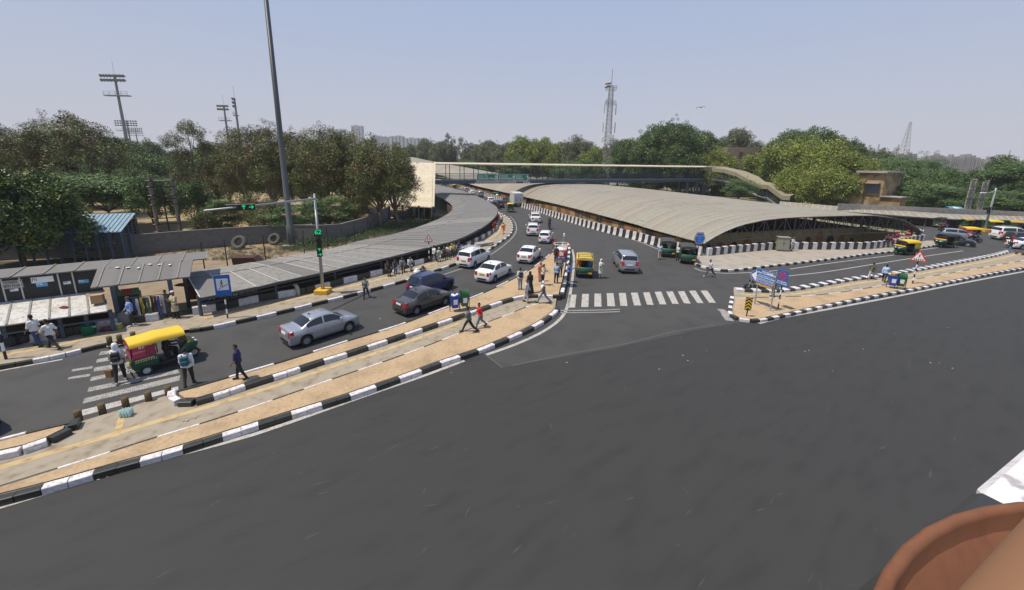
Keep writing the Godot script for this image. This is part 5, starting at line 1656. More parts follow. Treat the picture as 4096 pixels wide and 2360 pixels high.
func build_car(root: Node3D, kind: String, L_: float, W_: float, H_: float, body: Material, o := {}) -> void:
	var c := {"kind": kind, "L": L_, "W": W_, "H": H_, "wr": o.get("wr", 0.30)}
	c.xr = -L_ * 0.5 + L_ * (0.19 if kind != "sedan" else 0.205)
	c.xf = L_ * 0.5 - L_ * 0.185
	var xs := []
	for p in PROF[kind]: xs.append(p[0])
	for xw in [c.xr, c.xf]:
		for k in 9: xs.append((xw + cos(PI * k / 8.0) * (c.wr + 0.056)) / L_)
	for e in [-0.45, -0.42, 0.2, 0.35, -0.05]: xs.append(e)
	xs.sort()
	var st := ST(true)
	var prev := []
	for x in xs:
		var sec := car_sec(c, x)
		if prev:
			for k in 8:
				for s in [1.0, -1.0]:
					var A := Vector3(prev[0] * L_, prev[1][k].y, prev[1][k].x * s)
					var B := Vector3(x * L_, sec[k].y, sec[k].x * s)
					var C := Vector3(x * L_, sec[k + 1].y, sec[k + 1].x * s)
					var D := Vector3(prev[0] * L_, prev[1][k + 1].y, prev[1][k + 1].x * s)
					if s > 0: quad(st, A, B, C, D)
					else: quad(st, D, C, B, A)
		prev = [x, sec]
	for e in [-0.5, 0.5]:
		var sec := car_sec(c, e)
		for k in 8:
			quad(st, Vector3(e * L_, sec[k].y, sec[k].x), Vector3(e * L_, sec[k + 1].y, sec[k + 1].x), Vector3(e * L_, sec[k + 1].y, -sec[k + 1].x), Vector3(e * L_, sec[k].y, -sec[k].x))
	obj("body", st, body, root)
	var glass := mat("car_glass", L(0.012, 0.014, 0.016), 0.06, 0.0, 0.6)
	var rg: Array = {"sedan": [-0.325, -0.205], "hatch": [-0.468, -0.405], "mpv": [-0.475, -0.438]}[kind]
	var fg: Array = [0.125, 0.255] if kind == "sedan" else [0.108, 0.26]
	for q in [["windscreen", fg], ["rear_window", rg]]:
		st = ST(true)
		for s in [1.0, -1.0]: car_patch(st, c, q[1][0], q[1][1], 6.12, 8.0, s, 0.008, 5, 4)
		obj(q[0], st, glass, root)
	var ends: Array = {"sedan": [-0.27, -0.055, -0.035, 0.2], "hatch": [-0.40, -0.08, -0.06, 0.21], "mpv": [-0.435, -0.06, -0.04, 0.22]}[kind]
	for s in [1.0, -1.0]:
		for q in [[ends[0], ends[1]], [ends[2], ends[3]]]:
			st = ST(true)
			car_patch(st, c, q[0], q[1], 5.12, 5.9, s, 0.008, 8, 3)
			obj("side_window", st, glass, root)
		for xd in [0.215, -0.045, -0.27 if kind == "sedan" else -0.29]:
			st = ST()
			car_patch(st, c, xd - 0.0012, xd + 0.0012, 2.4, 5.0, s, 0.003, 1, 6)
			obj("door_seam", st, M.black, root)
		for xd in [0.0, -0.235]:
			st = ST()
			car_patch(st, c, xd - 0.02, xd + 0.018, 4.35, 4.5, s, 0.025, 3, 1)
			obj("door_handle", st, body, root)
		st = ST(true)
		car_patch(st, c, -0.4985, -0.4875 if kind == "sedan" else -0.483, 5.0, 6.75, s, 0.012, 4, 4)
		car_patch(st, c, -0.488, -0.445, 4.2, 5.0, s, 0.01, 4, 2)
		obj("tail_light", st, mat("tail_red", L(0.36, 0.012, 0.012), 0.2), root)
		st = ST(true)
		car_patch(st, c, 0.455, 0.493, 4.6, 6.5, s, 0.01, 4, 4)
		obj("headlight", st, mat("lamp_glass", L(0.55, 0.56, 0.58), 0.12), root)
		st = ST()
		cbox(st, Vector3(L_ * 0.19, H_ * 0.68, s * (W_ * 0.5 + 0.06)), Vector3(0.12, 0.14, 0.2), 0.03)
		obj("mirror", st, body, root)
		st = ST()
		car_patch(st, c, -0.30, 0.30, 1.0, 2.25, s, 0.006, 12, 1)
		obj("sill_trim", st, M.black, root)
		for xw in [c.xr, c.xf]:
			wheel(root, Vector3(xw, c.wr, s * (W_ * 0.5 - 0.11)), c.wr, 0.19, o.get("rim", mat("rim_grey", L(0.35, 0.35, 0.36), 0.35, 0.5)), s)
	st = ST()
	box(st, Vector3(0, 0.3, 0), Vector3(L_ * 0.86, 0.2, W_ * 0.62))
	obj("underbody", st, M.black, root)
	st = ST()
	box(st, Vector3(-L_ * 0.5 - 0.012, 0.37 * H_ / 1.5, 0), Vector3(0.03, 0.14, W_ * 0.5))
	obj("bumper_trim", st, M.black, root)
	st = ST()
	var py: float = 0.80 * H_ / 1.5 if kind == "sedan" else 0.72 * H_ / 1.5
	box(st, Vector3(-L_ * 0.5 - 0.015, py, 0), Vector3(0.03, 0.12, 0.5))
	obj("number_plate", st, mat("plate_yellow", L(0.62, 0.42, 0.03), 0.5) if o.get("taxi", false) else M.white, root)
	st = ST()
	box(st, Vector3(L_ * 0.5 + 0.01, 0.5 * H_ / 1.5, 0), Vector3(0.03, 0.2, W_ * 0.5))
	obj("grille", st, M.black, root)
	if o.get("rails", false):
		for s in [-1.0, 1.0]:
			st = ST()
			rod(st, Vector3(-L_ * 0.36, H_ + 0.045, s * W_ * 0.34), Vector3(L_ * 0.06, H_ + 0.04, s * W_ * 0.34), 0.022)
			for xx in [-0.36, -0.15, 0.06]: rod(st, Vector3(L_ * xx, H_ - 0.06, s * W_ * 0.34), Vector3(L_ * xx, H_ + 0.045, s * W_ * 0.34), 0.02)
			obj("roof_rail", st, M.galv, root)
	if o.get("rack", false):
		st = ST()
		for xx in [-0.3, -0.2, -0.1, 0.0]: rod(st, Vector3(L_ * xx, H_ + 0.12, -W_ * 0.34), Vector3(L_ * xx, H_ + 0.12, W_ * 0.34), 0.02)
		for s in [-1.0, 1.0]:
			for yy in [0.12, 0.2]: rod(st, Vector3(-L_ * 0.32, H_ + yy, s * W_ * 0.35), Vector3(L_ * 0.03, H_ + yy, s * W_ * 0.35), 0.02)
			for xx in [-0.3, 0.0]: rod(st, Vector3(L_ * xx, H_ - 0.05, s * W_ * 0.35), Vector3(L_ * xx, H_ + 0.2, s * W_ * 0.35), 0.02)
		obj("roof_rack", st, M.white, root)
	if kind == "sedan":
		st = ST()
		prism(st, [Vector2(0, 0), Vector2(0.16, 0), Vector2(0.02, 0.07)], -0.02, 0.02, Transform3D(Basis(), Vector3(-L_ * 0.17, H_ - 0.03, 0)))
		obj("antenna_fin", st, M.black, root)
	if o.get("stripe", false):
		for s in [-1.0, 1.0]:
			st = ST()
			car_patch(st, c, -0.2, 0.12, 3.3, 3.6, s, 0.008, 4, 1)
			obj("side_sticker", st, mat("plate_yellow", L(0.62, 0.42, 0.03), 0.5), root)

# near-side wheel contact pixels: rear then front
func car_by_wheels(label: String, kind: String, dims: Array, body: Material, rear: Array, front: Array, side: float, o := {}) -> void:
	var a := g(rear[0], rear[1])
	var b := g(front[0], front[1])
	var d := (b - a).normalized()
	var right := Vector3(-d.z, 0, d.x)
	var c: Vector3 = (a + b) * 0.5 - right * side * (dims[1] * 0.5 - 0.1)
	var root := thing("car", label, "car", c, atan2(-d.z, d.x))
	build_car(root, kind, dims[0], dims[1], dims[2], body, o)
# rear bumper on the ground, and a pixel the car heads for
func spot(rear: Array, ahead: Array, half: float) -> Array:
	var a := g(rear[0], rear[1])
	var d := (g(ahead[0], ahead[1]) - a).normalized()
	return [a + d * half, atan2(-d.z, d.x)]
func car_by_rear(label: String, kind: String, dims: Array, body: Material, rear: Array, ahead: Array, o := {}) -> void:
	var s := spot(rear, ahead, dims[0] * 0.5)
	var root := thing("car", label, "car", s[0], s[1])
	build_car(root, kind, dims[0], dims[1], dims[2], body, o)

func shell(st: SurfaceTool, secs: Array) -> void:
	# secs: list of closed rings with the same count
	for i in secs.size() - 1:
		var n: int = secs[i].size()
		for k in n:
			var j := (k + 1) % n
			quad(st, secs[i][k], secs[i + 1][k], secs[i + 1][j], secs[i][j])
	for e in [0, secs.size() - 1]:
		for k in range(1, secs[e].size() - 1):
			tri(st, secs[e][0], secs[e][k], secs[e][k + 1])
func ring(x: float, y0: float, y1: float, w0: float, w1: float, r := 0.08) -> Array:
	return [Vector3(x, y0, -w0 + r), Vector3(x, y0, w0 - r), Vector3(x, y0 + r, w0), Vector3(x, y1 - r, w1), Vector3(x, y1, w1 - r), Vector3(x, y1, -w1 + r), Vector3(x, y1 - r, -w1), Vector3(x, y0 + r, -w0)]
func roof_arch(x0: float, x1: float, w: float, y0: float, y1: float, st: SurfaceTool, sag := 0.0) -> void:
	var n := 10
	var m := 6
	for i in m:
		for k in n:
			var q := []
			for e in [[0, 0], [1, 0], [1, 1], [0, 1]]:
				var fx := float(i + e[0]) / m
				var a: float = PI * (k + e[1]) / n
				var x := lerpf(x0, x1, fx)
				var rise := (y1 - y0) * (1.0 - 0.25 * pow(absf(fx * 2 - 1), 3)) - sag * (0.5 - 0.5 * cos(fx * TAU * 2.0))
				q.append(Vector3(x, y0 + rise * pow(sin(a), 0.55), -cos(a) * w))
			quad(st, q[0], q[1], q[2], q[3])
func rickshaw(root: Node3D, o := {}) -> void:
	var green: Material = mat("auto_green", L(0.006, 0.065, 0.03), 0.4)
	var yellow: Material = o.get("roof", mat("auto_yellow", L(0.62, 0.41, 0.02), 0.7))
	var side: Material = o.get("side", green)
	var st := ST(true)
	shell(st, [ring(-1.32, 0.42, 0.78, 0.5, 0.55), ring(-1.26, 0.34, 0.95, 0.6, 0.62), ring(-0.75, 0.32, 1.0, 0.62, 0.63), ring(-0.42, 0.32, 0.98, 0.62, 0.62), ring(-0.38, 0.32, 0.6, 0.62, 0.62)])
	obj("body", st, o.get("tub", green), root)
	st = ST(true)
	shell(st, [ring(-0.4, 0.3, 0.42, 0.6, 0.6, 0.03), ring(0.5, 0.3, 0.42, 0.6, 0.6, 0.03), ring(0.78, 0.32, 0.5, 0.55, 0.55, 0.03)])
	obj("floor", st, M.black, root)
	st = ST(true)
	shell(st, [ring(0.62, 0.45, 1.02, 0.58, 0.6), ring(0.85, 0.42, 1.06, 0.52, 0.58), ring(1.05, 0.48, 0.98, 0.36, 0.5), ring(1.2, 0.55, 0.88, 0.2, 0.36), ring(1.25, 0.62, 0.8, 0.12, 0.24)])
	obj("front_cowl", st, o.get("cowl", green), root)
	st = ST()
	box(st, Vector3(0.82, 1.08, 0), Vector3(0.14, 0.12, 1.18), Basis(Vector3.BACK, 0.35))
	obj("cowl_band", st, o.get("band", mat("auto_orange", L(0.75, 0.36, 0.03), 0.5)), root)
	st = ST()
	quad(st, Vector3(0.8, 1.12, -0.54), Vector3(0.66, 1.6, -0.48), Vector3(0.66, 1.6, 0.48), Vector3(0.8, 1.12, 0.54))
	obj("windscreen", st, mat("auto_glass", L(0.015, 0.018, 0.02), 0.08), root)
	for s in [-1.0, 1.0]:
		st = ST()
		rod(st, Vector3(0.8, 1.05, s * 0.57), Vector3(0.64, 1.64, s * 0.51), 0.025)
		obj("windscreen_pillar", st, M.black, root)
		st = ST()
		rod(st, Vector3(-0.38, 0.95, s * 0.61), Vector3(-0.38, 1.62, s * 0.56), 0.025)
		obj("door_pillar", st, M.black, root)
		st = ST(true)
		var ys := 1.52 if not o.has("side") else 1.5
		quad(st, Vector3(-1.27, 0.93, s * 0.62), Vector3(-1.22, ys, s * 0.6), Vector3(-0.42, ys, s * 0.6), Vector3(-0.42, 0.96, s * 0.635))
		obj("side_curtain", st, side, root)
		if o.has("ads"):
			for q in [[-0.84, -0.83], [-0.5, -0.49]]:
				pass
		wheel(root, Vector3(-0.86, 0.23, s * 0.58), 0.23, 0.12, mat("rim_white", L(0.5, 0.5, 0.48), 0.5), s)
		st = ST()
		box(st, Vector3(-1.33, 0.72, s * 0.48), Vector3(0.04, 0.14, 0.1))
		obj("tail_light", st, mat("tail_red", L(0.36, 0.012, 0.012), 0.2), root)
		st = ST(true)
		lathe(st, Vector3(1.16, 0.86, s * 0.2), [[0, -0.05], [0.085, -0.04], [0.085, 0.03], [0.06, 0.06], [0, 0.065]], 10, Basis(Vector3.BACK, -PI / 2))
		obj("headlight", st, mat("lamp_glass", L(0.55, 0.56, 0.58), 0.12), root)
		st = ST()
		box(st, Vector3(0.72, 1.2, s * 0.7), Vector3(0.04, 0.13, 0.1))
		obj("mirror", st, M.black, root)
		st = ST()
		quad(st, Vector3(-1.2, 0.8, s * 0.637), Vector3(-1.2, 0.85, s * 0.637), Vector3(-0.5, 0.85, s * 0.645), Vector3(-0.5, 0.8, s * 0.645))
		obj("side_stripe", st, mat("auto_orange", L(0.75, 0.36, 0.03), 0.5), root)
	st = ST(true)
	roof_arch(-1.3, 0.72, 0.64, 1.46, 1.80, st, o.get("sag", 0.0))
	obj("canopy", st, yellow, root)
	st = ST(true)
	var n := 8
	for k in n:
		var a0 := PI * k / n
		var a1 := PI * (k + 1) / n
		quad(st, Vector3(-1.29, 1.46 + 0.25 * pow(sin(a0), 0.55), -cos(a0) * 0.64), Vector3(-1.29, 1.46 + 0.25 * pow(sin(a1), 0.55), -cos(a1) * 0.64), Vector3(-1.3, 0.93, -cos(a1) * 0.62), Vector3(-1.3, 0.93, -cos(a0) * 0.62))
	obj("rear_curtain", st, o.get("rear", yellow), root)
	st = ST()
	quad(st, Vector3(-1.315, 1.2, -0.38), Vector3(-1.31, 1.5, -0.36), Vector3(-1.31, 1.5, 0.36), Vector3(-1.315, 1.2, 0.38))
	obj("rear_window", st, mat("auto_glass", L(0.015, 0.018, 0.02), 0.08), root)
	st = ST()
	cbox(st, Vector3(-0.72, 0.78, 0), Vector3(0.5, 0.14, 1.1), 0.04)
	cbox(st, Vector3(-1.0, 1.05, 0), Vector3(0.12, 0.5, 1.1), 0.04)
	obj("passenger_seat", st, mat("seat_dark", L(0.03, 0.02, 0.02), 0.7), root)
	st = ST()
	cbox(st, Vector3(0.1, 0.72, 0), Vector3(0.35, 0.12, 0.6), 0.03)
	box(st, Vector3(0.05, 0.55, 0), Vector3(0.2, 0.3, 0.4))
	obj("driver_seat", st, mat("seat_dark", L(0.03, 0.02, 0.02), 0.7), root)
	st = ST()
	rod(st, Vector3(0.62, 0.6, 0), Vector3(0.5, 1.05, 0), 0.03)
	rod(st, Vector3(0.5, 1.05, -0.3), Vector3(0.5, 1.05, 0.3), 0.022)
	obj("handlebar", st, M.black, root)
	wheel(root, Vector3(1.08, 0.23, 0), 0.23, 0.11, mat("rim_white", L(0.5, 0.5, 0.48), 0.5), 1.0)
	st = ST(true)
	for k in 8:
		var a0 := -0.3 + k * 0.42
		var a1 := -0.3 + (k + 1) * 0.42
		quad(st, Vector3(1.08 + cos(a0) * 0.27, 0.25 + sin(a0) * 0.27, -0.1), Vector3(1.08 + cos(a1) * 0.27, 0.25 + sin(a1) * 0.27, -0.1), Vector3(1.08 + cos(a1) * 0.27, 0.25 + sin(a1) * 0.27, 0.1), Vector3(1.08 + cos(a0) * 0.27, 0.25 + sin(a0) * 0.27, 0.1))
	obj("mudguard", st, o.get("cowl", green), root)
	st = ST()
	rod(st, Vector3(-1.45, 0.4, -0.5), Vector3(-1.45, 0.4, 0.5), 0.03)
	for s in [-0.4, 0.4]: rod(st, Vector3(-1.45, 0.4, s), Vector3(-1.2, 0.4, s), 0.025)
	obj("bumper", st, M.galv, root)
	st = ST()
	box(st, Vector3(-1.34, 0.56, 0), Vector3(0.02, 0.12, 0.3))
	obj("number_plate", st, mat("plate_yellow", L(0.62, 0.42, 0.03), 0.5), root)
# bigger shared three-wheeler, open at the back
func tempo(root: Node3D, o := {}) -> void:
	var green: Material = mat("auto_green", L(0.006, 0.065, 0.03), 0.4)
	var top: Material = o.get("roof", M.black)
	var st := ST(true)
	shell(st, [ring(-1.62, 0.45, 0.98, 0.72, 0.74, 0.04), ring(-1.58, 0.4, 1.0, 0.75, 0.75, 0.04), ring(-1.5, 0.4, 1.0, 0.75, 0.75, 0.04)])
	obj("tail_gate", st, o.get("gate", green), root)
	st = ST()
	box(st, Vector3(-0.3, 0.5, 0), Vector3(2.5, 0.1, 1.46))
	obj("floor", st, M.black, root)
	for s in [-1.0, 1.0]:
		st = ST()
		cbox(st, Vector3(-0.55, 0.75, s * 0.74), Vector3(2.0, 0.55, 0.05), 0.01)
		obj("side_panel", st, green, root)
		st = ST()
		cbox(st, Vector3(-0.6, 0.8, s * 0.5), Vector3(1.7, 0.1, 0.4), 0.02)
		obj("bench", st, mat("seat_dark", L(0.03, 0.02, 0.02), 0.7), root)
		for xx in [-1.56, -0.5, 0.45]:
			st = ST()
			rod(st, Vector3(xx, 0.95, s * 0.73), Vector3(xx, 1.78, s * 0.70), 0.03)
			obj("pillar", st, o.get("pillar", M.black), root)
		wheel(root, Vector3(-1.05, 0.27, s * 0.66), 0.27, 0.15, mat("rim_white", L(0.5, 0.5, 0.48), 0.5), s)
		st = ST()
		box(st, Vector3(-1.64, 0.72, s * 0.62), Vector3(0.03, 0.1, 0.16))
		obj("tail_light", st, mat("tail_red", L(0.36, 0.012, 0.012), 0.2), root)
	st = ST(true)
	roof_arch(-1.62, 0.75, 0.76, 1.68, 1.9, st)
	obj("canopy", st, top, root)
	if o.get("flaps", true):
		for s in [-1.0, 1.0]:
			st = ST()
			quad(st, Vector3(-1.55, 1.0, s * 0.765), Vector3(-1.55, 1.7, s * 0.765), Vector3(-0.5, 1.7, s * 0.765), Vector3(-0.5, 1.0, s * 0.765))
			obj("side_curtain", st, top, root)
	st = ST()
	box(st, Vector3(-1.63, 1.72, 0), Vector3(0.05, 0.14, 1.44))
	obj("rear_header", st, top, root)
	st = ST(true)
	shell(st, [ring(0.5, 0.45, 1.05, 0.7, 0.7), ring(1.0, 0.45, 1.05, 0.55, 0.62), ring(1.35, 0.5, 0.9, 0.3, 0.4)])
	obj("front_cowl", st, green, root)
	st = ST()
	quad(st, Vector3(0.95, 1.08, -0.62), Vector3(0.72, 1.72, -0.6), Vector3(0.72, 1.72, 0.6), Vector3(0.95, 1.08, 0.62))
	obj("windscreen", st, mat("auto_glass", L(0.015, 0.018, 0.02), 0.08), root)
	wheel(root, Vector3(1.2, 0.27, 0), 0.27, 0.13, mat("rim_white", L(0.5, 0.5, 0.48), 0.5), 1.0)
	st = ST()
	cbox(st, Vector3(-1.62, 0.42, 0), Vector3(0.14, 0.16, 1.3), 0.02)
	obj("bumper", st, M.black, root)
	st = ST()
	box(st, Vector3(-1.69, 0.52, 0.5), Vector3(0.02, 0.13, 0.3))
	obj("number_plate", st, mat("plate_yellow", L(0.62, 0.42, 0.03), 0.5), root)
	if o.get("carrier", false):
		st = ST()
		for s in [-0.6, 0.6]: rod(st, Vector3(-1.5, 1.98, s), Vector3(-0.2, 1.98, s), 0.02)
		for xx in [-1.5, -0.85, -0.2]:
			rod(st, Vector3(xx, 1.98, -0.6), Vector3(xx, 1.98, 0.6), 0.02)
			for s in [-0.6, 0.6]: rod(st, Vector3(xx, 1.7, s), Vector3(xx, 1.98, s), 0.02)
		obj("roof_carrier", st, M.black, root)
func motorbike(root: Node3D, body: Material) -> void:
	for x in [-0.65, 0.65]: wheel(root, Vector3(x, 0.3, 0), 0.3, 0.1, mat("rim_grey", L(0.35, 0.35, 0.36), 0.35, 0.5), 1.0)
	var st := ST()
	bar(st, Vector3(-0.6, 0.62, 0), Vector3(0.45, 0.75, 0), 0.1, 0.08)
	bar(st, Vector3(-0.65, 0.3, 0.09), Vector3(0.1, 0.35, 0.09), 0.05, 0.07)
	bar(st, Vector3(-0.65, 0.3, -0.09), Vector3(0.1, 0.35, -0.09), 0.05, 0.07)
	cbox(st, Vector3(0.05, 0.42, 0), Vector3(0.4, 0.32, 0.26), 0.05)
	obj("frame", st, M.black, root)
	st = ST(true)
	shell(st, [ring(-0.02, 0.72, 0.84, 0.06, 0.08, 0.03), ring(0.15, 0.7, 0.98, 0.13, 0.15, 0.05), ring(0.35, 0.72, 0.98, 0.11, 0.13, 0.05), ring(0.48, 0.78, 0.9, 0.06, 0.07, 0.02)])
	obj("fuel_tank", st, body, root)
	st = ST()
	cbox(st, Vector3(-0.38, 0.8, 0), Vector3(0.72, 0.1, 0.24), 0.03)
	obj("seat", st, M.black, root)
	st = ST()
	for s in [-0.08, 0.08]: rod(st, Vector3(0.65, 0.3, s), Vector3(0.45, 1.0, s), 0.025)
	rod(st, Vector3(0.42, 1.05, -0.34), Vector3(0.42, 1.05, 0.34), 0.018)
	obj("fork", st, M.galv, root)
	st = ST()
	cbox(st, Vector3(0.56, 0.88, 0), Vector3(0.14, 0.18, 0.18), 0.04)
	obj("headlight", st, body, root)
	st = ST()
	rod(st, Vector3(0.0, 0.3, 0.16), Vector3(-0.75, 0.38, 0.18), 0.045)
	obj("exhaust", st, M.galv, root)
	st = ST()
	cbox(st, Vector3(-0.8, 0.72, 0), Vector3(0.14, 0.16, 0.16), 0.03)
	obj("tail_light", st, mat("tail_red", L(0.36, 0.012, 0.012), 0.2), root)
func truck(root: Node3D) -> void:
	var wh := mat("box_white", L(0.5, 0.5, 0.49), 0.6)
	var st := ST()
	cbox(st, Vector3(-1.0, 1.95, 0), Vector3(4.2, 2.3, 2.1), 0.04)
	obj("cargo_box", st, wh, root)
	for s in [-1.0, 1.0]:
		st = ST()
		cbox(st, Vector3(-3.12, 1.95, s * 0.51), Vector3(0.05, 2.1, 0.98), 0.015)
		var d := obj("cargo_door", st, wh, root)
		st = ST()
		rod(st, Vector3(-3.17, 0.95, s * 0.25), Vector3(-3.17, 2.95, s * 0.25), 0.02)
		rod(st, Vector3(-3.17, 0.95, s * 0.75), Vector3(-3.17, 2.95, s * 0.75), 0.02)
		obj("lock_bar", st, M.galv, d)
		for k in 2:
			st = ST()
			box(st, Vector3(-3.15, 1.5 + k * 0.3, s * 0.5), Vector3(0.012, 0.1, 0.3))
			obj("sticker", st, [mat("tail_red", L(0.3, 0.02, 0.02), 0.3), M.signblue][k], d)
		for x in [-2.0, 1.75]: wheel(root, Vector3(x, 0.4, s * 0.85), 0.4, 0.24, M.galv, s)
		st = ST()
		cbox(st, Vector3(2.2, 2.0, s * 1.15), Vector3(0.1, 0.35, 0.2), 0.03)
		obj("mirror", st, M.black, root)
		st = ST()
		box(st, Vector3(-3.12, 0.7, s * 0.8), Vector3(0.05, 0.12, 0.25))
		obj("tail_light", st, mat("tail_red", L(0.36, 0.012, 0.012), 0.2), root)
	st = ST(true)
	shell(st, [ring(1.15, 0.6, 2.3, 0.98, 0.92), ring(1.9, 0.55, 2.3, 0.98, 0.92), ring(2.3, 0.5, 1.6, 0.98, 0.95), ring(2.5, 0.5, 1.2, 0.92, 0.92)])
	obj("cab", st, wh, root)
	st = ST()
	quad(st, Vector3(2.31, 1.6, -0.85), Vector3(1.95, 2.25, -0.8), Vector3(1.95, 2.25, 0.8), Vector3(2.31, 1.6, 0.85))
	obj("windscreen", st, mat("car_glass", L(0.012, 0.014, 0.016), 0.06), root)
	st = ST()
	box(st, Vector3(-0.6, 0.65, 0), Vector3(5.0, 0.22, 0.8))
	box(st, Vector3(-3.1, 0.55, 0), Vector3(0.1, 0.2, 1.9))
	obj("chassis", st, M.black, root)
	st = ST()
	box(st, Vector3(-3.17, 0.6, 0), Vector3(0.02, 0.16, 0.4))
	obj("number_plate", st, mat("plate_yellow", L(0.62, 0.42, 0.03), 0.5), root)

func vehicles() -> void:
	var white := car_paint("white", L(0.68, 0.69, 0.70))
	var silver := car_paint("silver", L(0.36, 0.38, 0.42), 0.55)
	var grey := car_paint("grey", L(0.28, 0.29, 0.30), 0.5)
	var brown := car_paint("brown", L(0.085, 0.08, 0.078), 0.5)
	var navy := car_paint("navy", L(0.010, 0.022, 0.09), 0.3)
	var black := car_paint("black", L(0.012, 0.013, 0.015), 0.2)
	var slate := car_paint("slate", L(0.035, 0.042, 0.055), 0.3)
	car_by_wheels("silver blue sedan driving past the traffic light", "sedan", [4.0, 1.7, 1.5], silver, [1223, 1384], [1396, 1327], 1.0)
	car_by_wheels("dark grey brown sedan beside the green and blue waste bins", "sedan", [4.0, 1.73, 1.51], brown, [1664, 1261], [1779, 1222], 1.0)
	car_by_wheels("navy blue compact SUV with roof rails beside the kerb", "hatch", [3.75, 1.7, 1.6], navy, [1700, 1190], [1803, 1155], 1.0, {"rails": true, "rim": M.black})
	car_by_wheels("white seven seat taxi van with a roof rack and yellow plate", "mpv", [4.4, 1.74, 1.69], white, [1897, 1072], [1953, 1045], 1.0, {"rack": true, "taxi": true, "stripe": true})
	car_by_wheels("white rounded taxi sedan with a yellow door sticker", "sedan", [4.0, 1.73, 1.51], white, [1978, 1129], [2034, 1102], 1.0, {"taxi": true, "stripe": true})
	car_by_wheels("white taxi sedan with dark tail lamps passing the island tip", "sedan", [4.0, 1.68, 1.52], white, [2130, 1053], [2157, 1030], 1.0, {"taxi": true})
	car_by_wheels("small white hatchback beside the orange delineator posts", "hatch", [3.45, 1.5, 1.48], white, [2196, 977], [2209, 957], 1.0)
	car_by_rear("white compact SUV with a black rear bumper ahead of the hatchback", "mpv", [4.0, 1.79, 1.64], white, [2131, 946], [2128, 870], {"rails": true})
	car_by_rear("white taxi sedan with a roof carrier leading the traffic", "sedan", [4.0, 1.7, 1.5], white, [2144, 893], [2105, 840], {"rack": true, "taxi": true})
	car_by_rear("silver people carrier driving towards the vaulted roof", "mpv", [4.73, 1.83, 1.79], silver, [2517, 1097], [2440, 985])
	car_by_rear("dark SUV behind the yellow and green three-wheeler near the truck", "mpv", [4.2, 1.8, 1.65], black, [2003, 833], [1930, 800])
	car_by_rear("white hatchback half hidden by the curved shelter roof", "hatch", [3.7, 1.65, 1.55], white, [1966, 817], [1895, 787])
	car_by_rear("grey people carrier below the footbridge, closer to the truck", "mpv", [4.4, 1.74, 1.7], grey, [1926, 790], [1860, 764])
	car_by_rear("low white car between two grey people carriers", "hatch", [3.7, 1.65, 1.45], white, [1893, 781], [1840, 760])
	car_by_rear("grey people carrier below the footbridge, closer to the far rickshaws", "mpv", [4.4, 1.74, 1.7], grey, [1868, 774], [1810, 751])
	car_by_wheels("white SUV with roof rails waiting at the far junction", "mpv", [4.45, 1.82, 1.95], white, [4003, 962], [4125, 966], 1.0, {"rails": true, "wr": 0.37})
	car_by_wheels("dark slate hatchback behind the black roofed rickshaw", "hatch", [3.8, 1.73, 1.5], slate, [3775, 977], [3857, 986], 1.0)
	car_by_wheels("pale blue silver hatchback behind the slate hatchback", "hatch", [3.8, 1.73, 1.5], silver, [3790, 955], [3880, 963], 1.0)
	car_by_wheels("white sedan entering the far junction beside the man on the phone", "sedan", [4.0, 1.7, 1.5], white, [4078, 998], [4190, 1004], 1.0)
	car_by_wheels("dark SUV behind the white sedan at the far junction", "mpv", [4.0, 1.75, 1.6], black, [4062, 976], [4170, 980], 1.0)
	var s := spot([-14, 1700], [60, 1672], -2.0)
	build_car(thing("car", "black car whose tail is just leaving past the worn crosswalk", "car", s[0], s[1]), "sedan", 4.0, 1.7, 1.48, black)
	for q in [[3405, 868, 3480, 873, "white car parked beyond the open vault, nearest its crest"], [3500, 877, 3580, 881, "white car parked beyond the open vault between its trusses"], [3590, 884, 3670, 889, "white car parked beyond the lower end of the vault"]]:
		car_by_wheels(q[4], "hatch", [3.9, 1.7, 1.55], white, [q[0], q[1]], [q[2], q[3]], 1.0)
	# three-wheelers
	var pink := mat("advert_pink", L(0.42, 0.02, 0.10), 0.6)
	var ds: Array = [g(585, 1491), g(806, 1424)]
	var d: Vector3 = (ds[1] - ds[0]).normalized()
	var right := Vector3(-d.z, 0, d.x)
	var r := thing("auto_rickshaw", "green auto rickshaw with sagging yellow canopy and pink adverts", "auto rickshaw", ds[0] + d * 0.86 - right * 0.3, atan2(-d.z, d.x))
	rickshaw(r, {"side": pink, "sag": 0.05, "rear": pink})
	for sd in [1.0]:
		var tb := Transform3D(Basis(), Vector3(-1.2, 1.31, 0.622))
		text(r, "BILLU", tb.translated(Vector3(0.2, 0, 0)), 0.12, M.white)
		text(r, "SALON AT HOME", tb.translated(Vector3(-0.02, -0.16, 0.008)), 0.075, mat("advert_yellow", L(0.7, 0.5, 0.1), 0.6))
	var st := ST()
	box(st, Vector3(-0.62, 1.2, 0.632), Vector3(0.36, 0.44, 0.01))
	obj("advert_panel", st, mat("advert_red", L(0.25, 0.02, 0.05), 0.6), r)
	st = ST()
	for k in 9: quad(st, Vector3(-1.2 + k * 0.09, 0.72, 0.65), Vector3(-1.17 + k * 0.09, 0.77, 0.65), Vector3(-1.14 + k * 0.09, 0.77, 0.65), Vector3(-1.17 + k * 0.09, 0.72, 0.65))
	obj("hazard_tape", st, M.white, r)
	var yel := mat("auto_yellow", L(0.62, 0.41, 0.02), 0.7)
	var must := mat("auto_mustard", L(0.42, 0.26, 0.035), 0.75)
	var blk := mat("auto_black", L(0.02, 0.02, 0.02), 0.75)
	var grn := mat("auto_green", L(0.006, 0.065, 0.03), 0.4)
	var rear_y := mat("auto_yellow", L(0.62, 0.41, 0.02), 0.7)
